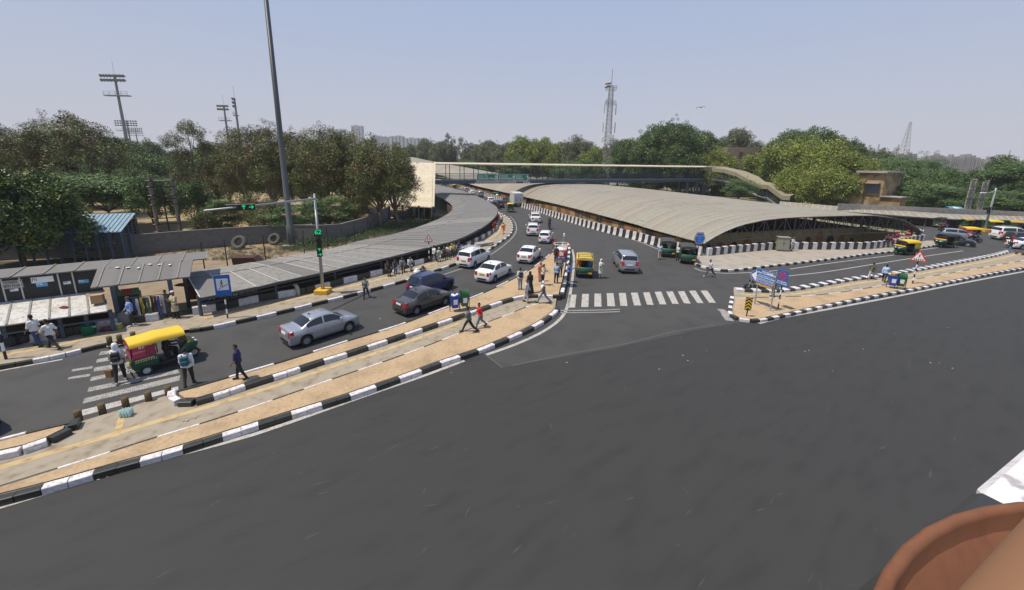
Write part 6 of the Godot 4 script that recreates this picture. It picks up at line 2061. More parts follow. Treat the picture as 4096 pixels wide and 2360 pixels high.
	for q in [
		["yellow and green auto rickshaw seen from behind beside the white truck", [2042, 850], [2030, 800], yel, grn, grn],
		["yellow canopied auto rickshaw far off below the footbridge", [1819, 760], [1770, 738], must, grn, grn],
		["auto rickshaw whose yellow roof shows above the shelter below the footbridge", [1777, 746], [1735, 728], must, grn, grn],
		["green auto rickshaw with bundles strapped to its back", [1988, 797], [1925, 775], grn, grn, grn]]:
		s = spot(q[1], q[2], 1.3)
		rickshaw(thing("auto_rickshaw", q[0], "auto rickshaw", s[0], s[1]), {"roof": q[3], "side": q[4], "rear": q[5]})
	var ld := thing("cargo_bundle", "pale and pink cloth bundles on the back of the green rickshaw", "bundle", s[0] - Vector3(cos(s[1]), 0, -sin(s[1])) * 1.5 + Vector3.UP * 0.9)
	for k in 3:
		st = ST(true)
		lathe(st, Vector3(0, k * 0.12, (k - 1) * 0.4), [[0, -0.3], [0.3, -0.22], [0.38, 0], [0.28, 0.24], [0, 0.3]], 8)
		obj("sack", st, [M.white, mat("cloth_pink", L(0.5, 0.12, 0.2), 0.8), M.white][k], ld)
	for q in [
		["yellow and green auto rickshaw rolling out beside the plaza kerb", [3659, 1019], [3594, 1021], 1.0, yel, yel, grn],
		["black roofed auto rickshaw turning in front of the slate hatchback", [3815, 990], [3758, 992], 1.0, blk, blk, grn],
		["auto rickshaw with black hood beside the far road sign", [3743, 913], [3800, 909], -1.0, blk, blk, grn],
		["mustard roofed auto rickshaw at the far kerb, beside the black hooded one", [3838, 916], [3896, 914], -1.0, must, grn, grn],
		["auto rickshaw with red side panel and yellow stripe in the far lane", [3850, 956], [3922, 958], -1.0, yel, mat("auto_red", L(0.4, 0.05, 0.05), 0.6), grn],
		["yellow roofed auto rickshaw right beside the far street light", [3948, 922], [4008, 924], -1.0, yel, grn, grn],
		["mustard roofed auto rickshaw behind the white SUV", [4046, 924], [4104, 928], -1.0, must, grn, grn]]:
		var a := g(q[1][0], q[1][1])
		var b := g(q[2][0], q[2][1])
		var dd := (b - a).normalized()
		var rr := Vector3(-dd.z, 0, dd.x)
		rickshaw(thing("auto_rickshaw", q[0], "auto rickshaw", (a + b) * 0.5 - rr * 0.3 * signf(rr.z), atan2(-dd.z, dd.x)), {"roof": q[4], "side": q[5], "rear": q[5], "band": mat("auto_orange", L(0.75, 0.36, 0.03), 0.5)})
	for q in [
		["yellow canopied green shared three-wheeler with a roof carrier, full of passengers", [2336, 1114], [2334, 1060], {"roof": mat("auto_paleyellow", L(0.52, 0.38, 0.07), 0.6), "pillar": yel, "carrier": true, "flaps": false}],
		["black hooded green shared three-wheeler beside the man in pale blue", [2672, 1031], [2648, 985], {"roof": mat("hood_dark", L(0.045, 0.045, 0.042), 0.8)}],
		["black hooded green shared three-wheeler parked at the plaza corner", [2752, 1058], [2720, 1010], {"roof": mat("hood_dark", L(0.045, 0.045, 0.042), 0.8)}]]:
		s = spot(q[1], q[2], 1.6)
		tempo(thing("shared_rickshaw", q[0], "rickshaw", s[0], s[1]), q[3])
	s = spot([2074, 829], [2010, 795], 3.15)
	truck(thing("delivery_truck", "white box delivery truck with closed rear doors beside the crash barrier", "truck", s[0], s[1]))
	for q in [["motorbike carrying a helmeted rider beside the white compact SUV", [2198, 919], [2190, 880]], ["dark motorbike riding beside the dark SUV near the truck", [1998, 838], [1960, 815]], ["motorbike parked behind the blue arrow board", [3075, 1170], [3000, 1163]], ["black motorbike crossing in front of the red panelled rickshaw", [3862, 968], [3940, 972]], ["scooter in front of the black hooded rickshaw across the junction", [3752, 926], [3810, 926]], ["motorbike waiting left of the black roofed turning rickshaw", [3758, 962], [3735, 972]]]:
		s = spot(q[1], q[2], 0.9)
		motorbike(thing("motorbike", q[0], "motorbike", s[0], s[1]), black)
		P[q[0]] = s

# ---------- people (local x forward, z to the right) ----------
var poses := {}
var head_mesh := {}
func hd(d: Vector3) -> Vector3:
	var p := Vector3(d.x * 0.098, d.y * 0.122, d.z * 0.077)
	if d.y < 0: p.z *= 1.0 + d.y * 0.28
	if d.y < 0: p.x *= 1.0 + d.y * 0.08
	var f := maxf(d.x, 0)
	p.x += 0.020 * exp(-(pow(d.y + 0.12, 2) / 0.012 + d.z * d.z / 0.018)) * f       # nose
	p.x -= 0.010 * exp(-(pow(d.y - 0.12, 2) / 0.008 + pow(absf(d.z) - 0.36, 2) / 0.02)) * f   # eye sockets
	p.x += 0.006 * exp(-(pow(d.y + 0.42, 2) / 0.01 + d.z * d.z / 0.06)) * f      # lips
	p.x += 0.007 * exp(-(pow(d.y + 0.8, 2) / 0.03 + d.z * d.z / 0.08)) * f       # chin
	return p
func make_head() -> void:
	var sk := ST(true)
	var hr := ST(true)
	var n := 14
	var m := 18
	for i in n:
		for k in m:
			var q := []
			for e in [[0, 0], [1, 0], [1, 1], [0, 1]]:
				var la: float = -PI / 2 + PI * (i + e[0]) / n
				var lo: float = TAU * (k + e[1]) / m
				q.append(Vector3(cos(la) * cos(lo), sin(la), cos(la) * sin(lo)))
			quad(sk, hd(q[0]), hd(q[1]), hd(q[2]), hd(q[3]))
			var c: Vector3 = (q[0] + q[2]) * 0.5
			if c.y > 0.42 + 0.35 * maxf(c.x, 0) or (c.x < -0.05 and c.y > -0.35):
				quad(hr, hd(q[0]) * 1.09, hd(q[1]) * 1.09, hd(q[2]) * 1.09, hd(q[3]) * 1.09)
	for s in [-1.0, 1.0]:
		lathe(sk, Vector3(-0.005, -0.005, s * 0.077), [[0.0, -0.012], [0.026, -0.01], [0.03, 0.0], [0.02, 0.012], [0, 0.008]], 8, Basis(Vector3.RIGHT, s * PI / 2).rotated(Vector3.UP, -s * 0.4))
	var ey := ST()
	for s in [-1.0, 1.0]: lathe(ey, Vector3(0.086, 0.014, s * 0.031), [[0.0, -0.008], [0.011, 0.0], [0.0, 0.008]], 6)
	head_mesh = {"skin": sk, "hair": mesh(hr), "eyes": mesh(ey)}
	head_mesh.skin.generate_normals()
	head_mesh.skin = head_mesh.skin.commit()
func hand(st: SurfaceTool, t: Transform3D, side: float) -> void:
	# palm hangs along -y, thumb forward (x)
	var pr := [[0.0, 0.024, 0.012], [-0.03, 0.034, 0.014], [-0.08, 0.04, 0.013], [-0.095, 0.036, 0.01]]
	var rings := []
	for q in pr:
		var rg := []
		for k in 8: rg.append(t * Vector3(cos(TAU * k / 8) * q[1], q[0], sin(TAU * k / 8) * q[2]))
		rings.append(rg)
	for i in 3:
		for k in 8:
			var j := (k + 1) % 8
			quad(st, rings[i][k], rings[i + 1][k], rings[i + 1][j], rings[i][j])
	var ln := [0.066, 0.076, 0.07, 0.054]
	for f in 4:
		var x := 0.028 - f * 0.0185
		var b := Vector3(x, -0.085, 0)
		var k1 := b + Vector3(x * 0.1, -ln[f] * 0.5, -side * 0.012)
		var k2 := k1 + Vector3(0, -ln[f] * 0.42, -side * 0.026)
		tube(st, [t * b, t * k1, t * k2], [0.0095, 0.0088, 0.0065], 5)
	tube(st, [t * Vector3(0.025, -0.03, 0), t * Vector3(0.052, -0.058, -side * 0.012), t * Vector3(0.056, -0.092, -side * 0.022)], [0.012, 0.0105, 0.0075], 5)
func flesh(bones: Array) -> Dictionary:
	var cs := 0.025
	var lo := Vector3.ONE * 9
	var hi := -lo
	for b in bones:
		for e in 2:
			var pad := Vector3.ONE * (maxf(b[2], b[3]) + 0.08)
			lo = lo.min(b[e] - pad)
			hi = hi.max(b[e] + pad)
	var nx := int((hi.x - lo.x) / cs) + 1
	var ny := int((hi.y - lo.y) / cs) + 1
	var nz := int((hi.z - lo.z) / cs) + 1
	var D := PackedFloat32Array()
	D.resize(nx * ny * nz)
	D.fill(1.0)
	var best := D.duplicate()
	var tg := PackedByteArray()
	tg.resize(nx * ny * nz)
	for b in bones:
		var A: Vector3 = b[0]
		var ab: Vector3 = b[1] - A
		var l2 := maxf(ab.length_squared(), 1e-6)
		var r0: float = b[2]
		var r1: float = b[3]
		var tag_: int = b[4]
		var pad := Vector3.ONE * (maxf(r0, r1) + 0.075)
		var mn: Vector3 = (b[0].min(b[1]) - pad - lo) / cs
		var mx: Vector3 = (b[0].max(b[1]) + pad - lo) / cs
		for k in range(maxi(0, int(mn.z)), mini(nz - 1, int(mx.z) + 1) + 1):
			for j in range(maxi(0, int(mn.y)), mini(ny - 1, int(mx.y) + 1) + 1):
				var o := (k * ny + j) * nx
				for i in range(maxi(0, int(mn.x)), mini(nx - 1, int(mx.x) + 1) + 1):
					var p := lo + Vector3(i, j, k) * cs - A
					var t := clampf(p.dot(ab) / l2, 0, 1)
					var d := (p - ab * t).length() - lerpf(r0, r1, t)
					var q := o + i
					if d < best[q]:
						best[q] = d
						tg[q] = tag_
					var v := D[q]
					var h := maxf(0.035 - absf(v - d), 0.0) / 0.035
					D[q] = minf(v, d) - h * h * 0.035 * 0.25
	var id := PackedInt32Array()
	id.resize(nx * ny * nz)
	id.fill(-1)
	var vs: Array[Vector3] = []
	var vt := PackedByteArray()
	var co := [0, 1, nx, nx + 1, nx * ny, nx * ny + 1, nx * ny + nx, nx * ny + nx + 1]
	var ed := [[0, 1], [2, 3], [4, 5], [6, 7], [0, 2], [1, 3], [4, 6], [5, 7], [0, 4], [1, 5], [2, 6], [3, 7]]
	for k in nz - 1:
		for j in ny - 1:
			var o := (k * ny + j) * nx
			for i in nx - 1:
				var q := o + i
				if absf(D[q]) > 0.06: continue
				var inside := 0
				for c in 8:
					if D[q + co[c]] < 0: inside += 1
				if inside == 0 or inside == 8: continue
				var s := Vector3.ZERO
				var n := 0
				for e in ed:
					var a := D[q + co[e[0]]]
					var b2 := D[q + co[e[1]]]
					if (a < 0) != (b2 < 0):
						var f := a / (a - b2)
						var c0: int = e[0]
						var c1: int = e[1]
						s += Vector3(lerpf(c0 & 1, c1 & 1, f), lerpf((c0 >> 1) & 1, (c1 >> 1) & 1, f), lerpf(c0 >> 2, c1 >> 2, f))
						n += 1
				id[q] = vs.size()
				vs.append(lo + (Vector3(i, j, k) + s / n) * cs)
				vt.append(tg[q])
	var fs := []
	var sx := [1, nx, nx * ny]
	for k in range(1, nz - 1):
		for j in range(1, ny - 1):
			for i in range(1, nx - 1):
				var q := (k * ny + j) * nx + i
				if absf(D[q]) > 0.06: continue
				for ax in 3:
					if (D[q] < 0) == (D[q + sx[ax]] < 0): continue
					var u: int = sx[(ax + 1) % 3]
					var v: int = sx[(ax + 2) % 3]
					var f := [id[q], id[q - u], id[q - u - v], id[q - v]]
					if f.has(-1): continue
					if D[q] < 0: f.reverse()
					fs.append(f)
	var nm: Array[Vector3] = []
	nm.resize(vs.size())
	nm.fill(Vector3.ZERO)
	for f in fs:
		var n := (vs[f[2]] - vs[f[0]]).cross(vs[f[1]] - vs[f[0]])
		for e in f: nm[e] += n
	for i in nm.size(): nm[i] = nm[i].normalized()
	return {"v": vs, "t": vt, "f": fs, "n": nm}
func cut(fl: Dictionary, tags: Array, o: float) -> ArrayMesh:
	var st := SurfaceTool.new()
	st.begin(Mesh.PRIMITIVE_TRIANGLES)
	for f in fl.f:
		var c := 0
		for e in f:
			if fl.t[e] in tags: c += 1
		if c < 3: continue
		for e in [0, 1, 2, 0, 2, 3]:
			st.set_normal(fl.n[f[e]])
			st.add_vertex(fl.v[f[e]] + fl.n[f[e]] * o)
	return st.commit()
func pose(key: String) -> Dictionary:
	if poses.has(key): return poses[key]
	# [right thigh, knee, left thigh, knee, lean, right arm, elbow, out, left arm, elbow, out]
	var A: Array = {
		"stand": [4, 5, -3, 4, 2, 6, 12, 9, 0, 14, 9],
		"stand2": [-5, 6, 7, 3, 0, 10, 30, 14, -4, 20, 10],
		"walk": [24, 6, -22, 22, 4, -20, 15, 8, 24, 25, 8],
		"walk2": [-20, 26, 22, 5, 4, 22, 25, 8, -22, 14, 8],
		"step": [13, 4, -12, 14, 3, -10, 14, 8, 12, 20, 8],
		"stride": [32, 8, -30, 16, 6, -28, 20, 9, 30, 35, 9],
		"fold": [3, 4, -3, 4, 0, 28, 105, 14, 26, 105, 14],
		"phone": [3, 4, -4, 4, 4, 38, 75, 8, 10, 95, 10],
		"ear": [3, 4, -3, 4, 0, 60, 125, 40, 50, 120, 35],
		"sit": [80, 82, 76, 88, 8, 30, 50, 10, 34, 45, 12],
		"sit2": [84, 70, 78, 95, 18, 40, 60, 8, 48, 55, 10],
		"ride": [62, 95, 62, 95, 14, 52, 25, 14, 52, 25, 14],
		"up": [3, 4, -2, 4, 2, 45, 80, 6, 4, 12, 8]}[key]
	var ang := []
	for a in A: ang.append(deg_to_rad(a))
	var hip := Vector3(0, 0.92, 0)
	var bones := []
	var low := 9.0
	for s in 2:
		var sg := 1.0 if s == 0 else -1.0
		var a: float = ang[s * 2]
		var kn: float = ang[s * 2 + 1]
		var spread := 0.12 if key == "ride" else 0.0
		var h0 := hip + Vector3(0, 0, sg * 0.09)
		var k0 := h0 + Vector3(sin(a), -cos(a), sg * (0.03 + spread)) * 0.42
		var n0 := k0 + Vector3(sin(a - kn), -cos(a - kn), 0) * 0.42
		bones.append([h0, k0, 0.088, 0.06, 2])
		bones.append([k0, n0, 0.06, 0.042, 3])
		var fa: float = (a - kn) * 0.45
		bones.append([n0 + Vector3(-0.03, -0.03, 0), n0 + Vector3(cos(fa), sin(fa) * 1.0 - 0.2, 0).normalized() * 0.16 + Vector3.DOWN * 0.02, 0.042, 0.032, 4])
		low = minf(low, minf(n0.y - 0.075, bones[-1][1].y - 0.034))
	var le: float = ang[4]
	var sp := Vector3(sin(le), cos(le), 0)
	var ch := hip + sp * 0.34
	var nk := hip + sp * 0.53
	bones.append([hip + Vector3(0, 0.02, -0.07), hip + Vector3(0, 0.02, 0.07), 0.112, 0.112, 1])
	bones.append([hip + sp * 0.08, ch, 0.118, 0.132, 0])
	bones.append([ch + Vector3(0, 0, -0.06), ch + Vector3(0, 0, 0.06), 0.122, 0.122, 0])
	bones.append([hip + sp * 0.455 + Vector3(0, 0, -0.14), hip + sp * 0.455 + Vector3(0, 0, 0.14), 0.068, 0.068, 0])
	bones.append([nk - sp * 0.04, nk + sp * 0.08, 0.056, 0.05, 7])
	var hands := []
	for s in 2:
		var sg := 1.0 if s == 0 else -1.0
		var a: float = ang[5 + s * 3]
		var el: float = ang[6 + s * 3]
		var ou: float = ang[7 + s * 3]
		var sh := hip + sp * 0.46 + Vector3(0, 0, sg * 0.175)
		var e0 := sh + Vector3(sin(a) * cos(ou), -cos(a) * cos(ou), sg * sin(ou)) * 0.28
		var inw := -0.55 if el > 1.0 else -0.05
		var fd := Vector3(sin(a + el), -cos(a + el), sg * (sin(ou) * 0.4 + inw)).normalized()
		var w0 := e0 + fd * 0.235
		bones.append([sh, e0, 0.052, 0.043, 5])
		bones.append([e0, w0, 0.042, 0.03, 6])
		var y := -fd
		var x := (Vector3(1, 0, 0) - y * y.x).normalized() if absf(y.x) < 0.9 else (Vector3.UP - y * y.y).normalized()
		hands.append(Transform3D(Basis(x, y, x.cross(y)), w0 - fd * 0.01))
	for b in bones:
		b[0] -= Vector3.UP * low
		b[1] -= Vector3.UP * low
	var fl := flesh(bones)
	var hc := nk + sp * 0.175 - Vector3.UP * low + Vector3(0.015, 0, 0)
	var st := ST(true)
	for s in 2:
		hands[s].origin -= Vector3.UP * low
		hand(st, hands[s], 1.0 if s == 0 else -1.0)
	st.generate_normals()
	var body := cut(fl, [0, 1, 2, 3, 4, 5, 6, 7], 0.0)
	var all := SurfaceTool.new()
	all.begin(Mesh.PRIMITIVE_TRIANGLES)
	all.append_from(body, 0, Transform3D())
	all.append_from(st.commit(), 0, Transform3D())
	all.append_from(head_mesh.skin, 0, Transform3D(Basis(), hc))
	poses[key] = {"body": all.commit(), "fl": fl, "head": hc, "hands": hands, "hip": hip - Vector3.UP * low, "chest": ch - Vector3.UP * low, "cache": {}}
	return poses[key]
func cloth(p: Dictionary, key: String, tags: Array, o: float) -> ArrayMesh:
	if not p.cache.has(key): p.cache[key] = cut(p.fl, tags, o)
	return p.cache[key]
func fabric(c: Color) -> StandardMaterial3D:
	var m := mat("cloth_%.3f_%.3f_%.3f" % [c.r, c.g, c.b], c, 0.9)
	return m
# o: top, bottom colours; long, kurta, gown, scarf, cap, helmet, bald
func person(label: String, at: Vector3, deg: float, key: String, sc: float, top: Color, bottom: Color, o := {}) -> Node3D:
	var p := pose(key)
	var r := thing("person", label, "person", at, deg_to_rad(deg), o.get("group", ""))
	r.scale = Vector3.ONE * sc
	var skin := mat("skin%d" % (label.length() % 3), [L(0.20, 0.105, 0.06), L(0.15, 0.075, 0.042), L(0.25, 0.14, 0.085)][label.length() % 3], 0.6)
	put("body", p.body, skin, r)
	var tops := [0, 5, 6] if o.get("long", false) or o.get("kurta", false) or o.get("gown", false) else [0, 5]
	put("shirt", cloth(p, "t%d" % tops.size(), tops + [1], 0.017), fabric(top), r)
	put("trousers", cloth(p, "trousers", [1, 2, 3], 0.011), fabric(bottom), r)
	put("shoes", cloth(p, "shoes", [4], 0.010), fabric(o.get("shoe", L(0.02, 0.018, 0.016))), r)
	if not o.has("helmet"): put("hair", head_mesh.hair, fabric(L(0.010, 0.008, 0.007)), r, p.head)
	put("eyes", head_mesh.eyes, M.black, r, p.head)
	if o.has("kurta") or o.has("gown"):
		var hem: float = 0.48 if o.has("kurta") else 0.06
		var st := ST(true)
		var yw: float = p.hip.y + 0.12
		var n := 18
		for i in 5:
			for k in n:
				var q := []
				for e in [[0, 0], [1, 0], [1, 1], [0, 1]]:
					var f: float = (i + e[0]) / 5.0
					var a: float = TAU * (k + e[1]) / n
					var rr: float = lerpf(0.142, 0.2 if o.has("kurta") else 0.29, f) * (1.0 + 0.05 * sin(a * 5) * f)
					q.append(Vector3(cos(a) * rr * 0.92, lerpf(yw, hem, f), sin(a) * rr * 1.15))
				quad(st, q[0], q[1], q[2], q[3])
		obj("skirt", st, fabric(top), r)
	if o.has("scarf"):
		var st := ST(true)
		var n := 14
		var pr := [[0.0, 0.142], [0.07, 0.125], [0.105, 0.06], [0.108, -0.04], [0.10, -0.13], [0.19, -0.22], [0.2, -0.34], [0.17, -0.42]]
		for i in pr.size() - 1:
			for k in n:
				var q := []
				for e in [[0, 0], [1, 0], [1, 1], [0, 1]]:
					var a: float = TAU * (k + e[1]) / n
					var v: Array = pr[i + e[0]]
					q.append(p.head + Vector3(-0.02 + cos(a) * v[0] * (0.8 if i > 3 else 1.0), v[1], sin(a) * v[0] * (1.1 if i > 3 else 0.95)))
				var mid: Vector3 = (q[0] + q[2]) * 0.5 - p.head
				if mid.x > 0.045 and mid.y < 0.075 and mid.y > -0.12 and not o.get("veil", false): continue
				quad(st, q[0], q[1], q[2], q[3])
		obj("head_scarf", st, fabric(o.scarf), r)
	if o.has("cap"):
		var st := ST(true)
		lathe(st, p.head + Vector3(0, 0.03, 0), [[0.0, 0.115], [0.07, 0.105], [0.105, 0.06], [0.108, 0.03]], 14)
		obj("cap", st, fabric(o.cap), r)
	if o.has("helmet"):
		var st := ST(true)
		lathe(st, p.head + Vector3(-0.01, 0.0, 0), [[0.0, 0.16], [0.09, 0.14], [0.135, 0.07], [0.14, -0.02], [0.12, -0.11]], 14)
		obj("helmet", st, mat("helmet_shell", L(0.015, 0.015, 0.018), 0.15), r)
	return r
func backpack(label: String, owner_: Node3D, key: String, c: Color) -> void:
	var p := pose(key)
	var t := owner_.transform
	var b := thing("backpack", label, "backpack", t * (p.chest + Vector3(-0.215, -0.04, 0)), owner_.rotation.y)
	var st := ST()
	cbox(st, Vector3(0, 0, 0), Vector3(0.17, 0.44, 0.3), 0.05)
	obj("bag_body", st, fabric(c), b)
	st = ST()
	cbox(st, Vector3(-0.11, -0.08, 0), Vector3(0.07, 0.22, 0.22), 0.025)
	obj("pocket", st, fabric(c * 1.15), b)
	for s in [-0.1, 0.1]:
		st = ST()
		tube(st, [Vector3(0.07, 0.2, s), Vector3(0.2, 0.235, s * 1.2), Vector3(0.345, 0.1, s * 1.25), Vector3(0.34, -0.1, s * 1.25), Vector3(0.2, -0.19, s * 1.5), Vector3(0.08, -0.16, s * 1.2)], [0.018], 5)
		obj("strap", st, fabric(c * 0.7), b)

func people() -> void:
	make_head()
	var W := L(0.62, 0.62, 0.62)
	var K := L(0.016, 0.016, 0.018)
	var J := L(0.05, 0.075, 0.13)
	person("man in white T-shirt and blue jeans walking along the stall footway", g(155, 1386, 0.19), 185, "step", 1.02, W, L(0.03, 0.06, 0.14))
	person("man in white polo and black trousers striding past the stall", g(215, 1396, 0.19), 175, "stride", 1.0, L(0.6, 0.6, 0.56), K)
	person("man in light blue shirt and dark jeans leaning by the stall", g(532, 1303, 0.19), 235, "stand2", 1.02, L(0.22, 0.32, 0.58), L(0.03, 0.032, 0.038), {"long": true, "cap": L(0.04, 0.04, 0.04), "shoe": L(0.55, 0.55, 0.55)})
	person("bearded man in cream kurta and white cap with folded arms", g(707, 1272, 0.19), 250, "fold", 1.0, L(0.42, 0.36, 0.22), K, {"kurta": true, "cap": L(0.6, 0.6, 0.58)})
	person("person in grey patterned tunic behind the man in cream", g(676, 1262, 0.19), 300, "stand", 0.97, L(0.14, 0.15, 0.15), L(0.3, 0.3, 0.29), {"kurta": true})
	var q := person("person with white cloth over the head and black backpack on the worn crosswalk", g(487, 1527), 125, "step", 1.08, L(0.42, 0.41, 0.39), K, {"scarf": L(0.66, 0.66, 0.68), "shoe": L(0.55, 0.55, 0.53)})
	backpack("black backpack on the person in the white head cloth", q, "step", L(0.02, 0.02, 0.022))
	var hb := thing("carry_bag", "brown paper carry bag held by the person in the white head cloth", "bag", q.transform * Vector3(-0.02, 0.5, -0.31))
	var st := ST()
	cbox(st, Vector3(0, -0.02, 0), Vector3(0.28, 0.36, 0.11), 0.01)
	obj("bag_body", st, mat("paper_brown", L(0.18, 0.09, 0.03), 0.8), hb)
	st = ST()
	tube(st, [Vector3(-0.07, 0.15, 0), Vector3(-0.03, 0.26, 0), Vector3(0.03, 0.26, 0), Vector3(0.07, 0.15, 0)], [0.008], 4)
	obj("handle", st, mat("paper_brown", L(0.18, 0.09, 0.03), 0.8), hb)
	q = person("man in white shirt and dark trousers with a teal bag crossing by the rickshaw", g(760, 1540), 118, "step", 1.05, L(0.58, 0.6, 0.62), L(0.035, 0.03, 0.027), {"long": true})
	backpack("teal backpack on the man crossing beside the rickshaw", q, "step", L(0.015, 0.075, 0.10))
	person("boy in navy blue T-shirt and black trousers on the sandy island", g(963, 1518, 0.35), 200, "step", 0.98, L(0.012, 0.02, 0.075), K)
	person("man in grey T-shirt walking on the slip road by the kerb", g(1465, 1191), 280, "walk", 0.95, L(0.17, 0.19, 0.18), K)
	person("man in grey polo taking a long stride across the island", g(1876, 1329, 0.17), 185, "stride", 1.0, L(0.11, 0.12, 0.12), K)
	person("boy in red T-shirt and jeans walking on the island", g(1920, 1311, 0.17), 200, "walk2", 0.95, L(0.50, 0.02, 0.025), L(0.10, 0.15, 0.22))
	q = person("man in white shirt and pale jeans with dark backpack on the sandy tip", g(2080, 1158, 0.35), 100, "stand", 1.0, L(0.56, 0.57, 0.6), L(0.16, 0.21, 0.28), {"long": true})
	backpack("dark backpack on the man in pale jeans", q, "stand", L(0.03, 0.028, 0.026))
	person("woman in a long black gown and veil on the sandy tip", g(2119, 1172, 0.35), 110, "stand", 0.96, L(0.012, 0.012, 0.014), K, {"gown": true, "scarf": L(0.014, 0.014, 0.016), "veil": true})
	person("man in white printed shirt and pale trousers stepping over the kerb", g(2105, 1209, 0.17), 340, "step", 1.0, L(0.45, 0.45, 0.46), L(0.42, 0.42, 0.43), {"long": true})
	person("person in checked shirt with white cloth over the head walking along the kerb", g(2173, 1212, 0.17), 190, "stride", 1.0, L(0.12, 0.11, 0.11), L(0.12, 0.17, 0.24), {"long": true, "scarf": L(0.66, 0.66, 0.68)})
	person("man in cream shirt looking at his phone", g(2171, 1140, 0.35), 320, "phone", 1.0, L(0.52, 0.48, 0.36), K)
	person("woman in peach orange shawl behind the man with the phone", g(2160, 1125, 0.35), 290, "stand", 0.95, L(0.50, 0.20, 0.12), L(0.3, 0.15, 0.1), {"kurta": true, "scarf": L(0.50, 0.20, 0.12)})
	q = person("man in dark grey with a backpack beside the red and blue drum", g(2223, 1051, 0.35), 85, "stand2", 1.0, L(0.06, 0.065, 0.08), K, {"long": true})
	backpack("dark backpack on the man beside the drum", q, "stand2", L(0.02, 0.02, 0.026))
	q = person("man in light blue shirt holding up a black umbrella", g(2224, 1133, 0.35), 60, "up", 1.0, L(0.22, 0.34, 0.48), K)
	umbrella(q)
	person("man in grey checks behind the umbrella", g(2240, 1107, 0.35), 270, "stand", 1.0, L(0.2, 0.21, 0.22), K)
	person("man in medium blue shirt standing on the road by the island kerb", g(2272, 1129), 0, "phone", 1.02, L(0.10, 0.15, 0.40), K, {"long": true, "shoe": L(0.5, 0.5, 0.5)})
	q = person("man in white robe with white cloth over his head beside the shared three-wheeler", g(2401, 1113), 290, "fold", 1.0, L(0.52, 0.50, 0.45), L(0.46, 0.44, 0.39), {"kurta": true, "scarf": L(0.64, 0.63, 0.6)})
	backpack("navy backpack on the man in the white robe", q, "fold", L(0.02, 0.035, 0.07))
	person("man in pale blue shirt and cream trousers beside a black hooded three-wheeler", g(2637, 1038), 80, "stand", 1.0, L(0.3, 0.4, 0.5), L(0.42, 0.38, 0.28))
	person("man in white shirt holding on to the three-wheeler at the plaza corner", g(2710, 1042), 50, "up", 0.97, L(0.5, 0.5, 0.5), K)
	person("man in lilac shirt and grey trousers striding across the side road", g(2838, 1107), 190, "stride", 1.0, L(0.42, 0.40, 0.52), L(0.06, 0.065, 0.06), {"shoe": L(0.55, 0.55, 0.53)})
	person("person in dark top and jeans behind the blue arrow board", g(3090, 1188, 0.13), 150, "stand", 1.0, K, J, {"long": true})
	person("man in pale printed shirt and white trousers beside the grey cabinet", g(3165, 1003, 0.13), 280, "phone", 0.97, L(0.42, 0.42, 0.44), L(0.5, 0.48, 0.42), {"long": true})
	person("man in olive T-shirt and white trousers walking with a crutch", g(3482, 1117, 0.13), 30, "walk", 0.93, L(0.055, 0.06, 0.03), L(0.42, 0.43, 0.46))
	person("man in sky blue shirt and black trousers walking by the bins", g(3534, 1127, 0.13), 40, "walk2", 0.95, L(0.32, 0.44, 0.66), K, {"long": true})
	person("man in black jacket and jeans on the phone at the far crosswalk", g(4034, 1015), 120, "ear", 1.02, K, L(0.09, 0.16, 0.28), {"long": true})
	person("person in black beside the far rickshaw stand", g(3911, 906), 200, "stand", 1.0, K, K, {"long": true})
	person("woman in white top with long dark hair beside the triangular warning sign", g(1736, 1047, 0.19), 60, "walk", 0.98, L(0.58, 0.58, 0.58), K)
	person("woman in yellow shawl and pink tunic walking on the curved footway", g(2013, 936, 0.19), 285, "walk", 0.98, L(0.55, 0.07, 0.14), L(0.6, 0.4, 0.06), {"kurta": true, "scarf": L(0.62, 0.42, 0.04)})
	person("man in white shirt standing behind the woman in yellow and pink", g(2006, 900, 0.19), 260, "stand", 1.0, L(0.55, 0.56, 0.58), K)
	person("person in red standing under the shelter bend", g(1990, 892, 0.19), 280, "stand", 0.98, L(0.42, 0.03, 0.03), K, {"kurta": true})
	# seated on the low walls
	var seats := [
		["seated person in dark clothes at the traffic light end of the waiting row", 1550, 1083, L(0.05, 0.05, 0.05), L(0.02, 0.02, 0.02)],
		["seated person in navy beside the white sack", 1580, 1074, L(0.05, 0.05, 0.08), L(0.08, 0.08, 0.09)],
		["seated person in grey check shirt on the low wall", 1608, 1068, L(0.22, 0.22, 0.22), L(0.03, 0.03, 0.035)],
		["seated person in white printed shirt and grey jeans", 1638, 1063, L(0.5, 0.5, 0.52), L(0.16, 0.19, 0.24)],
		["seated woman in pale green under the shelter", 1757, 1026, L(0.35, 0.42, 0.34), L(0.4, 0.42, 0.36)],
		["seated woman in dark shawl under the shelter", 1777, 1019, L(0.09, 0.05, 0.05), L(0.03, 0.03, 0.03)],
		["seated man in white shirt under the shelter", 1793, 1012, L(0.55, 0.55, 0.56), L(0.03, 0.03, 0.03)],
		["seated woman in bright yellow and black under the shelter", 1806, 1007, L(0.55, 0.42, 0.03), L(0.03, 0.03, 0.03)],
		["seated man in grey shirt under the shelter", 1818, 1002, L(0.25, 0.26, 0.3), L(0.05, 0.06, 0.09)],
		["seated man in dark blue at the end of the waiting row", 1833, 996, L(0.06, 0.06, 0.09), L(0.08, 0.1, 0.14)],
		["seated woman in dark red near the shelter bend", 1972, 915, L(0.25, 0.02, 0.02), L(0.2, 0.02, 0.02)],
		["seated woman in maroon near the shelter bend", 1981, 906, L(0.30, 0.03, 0.04), L(0.1, 0.03, 0.03)]]
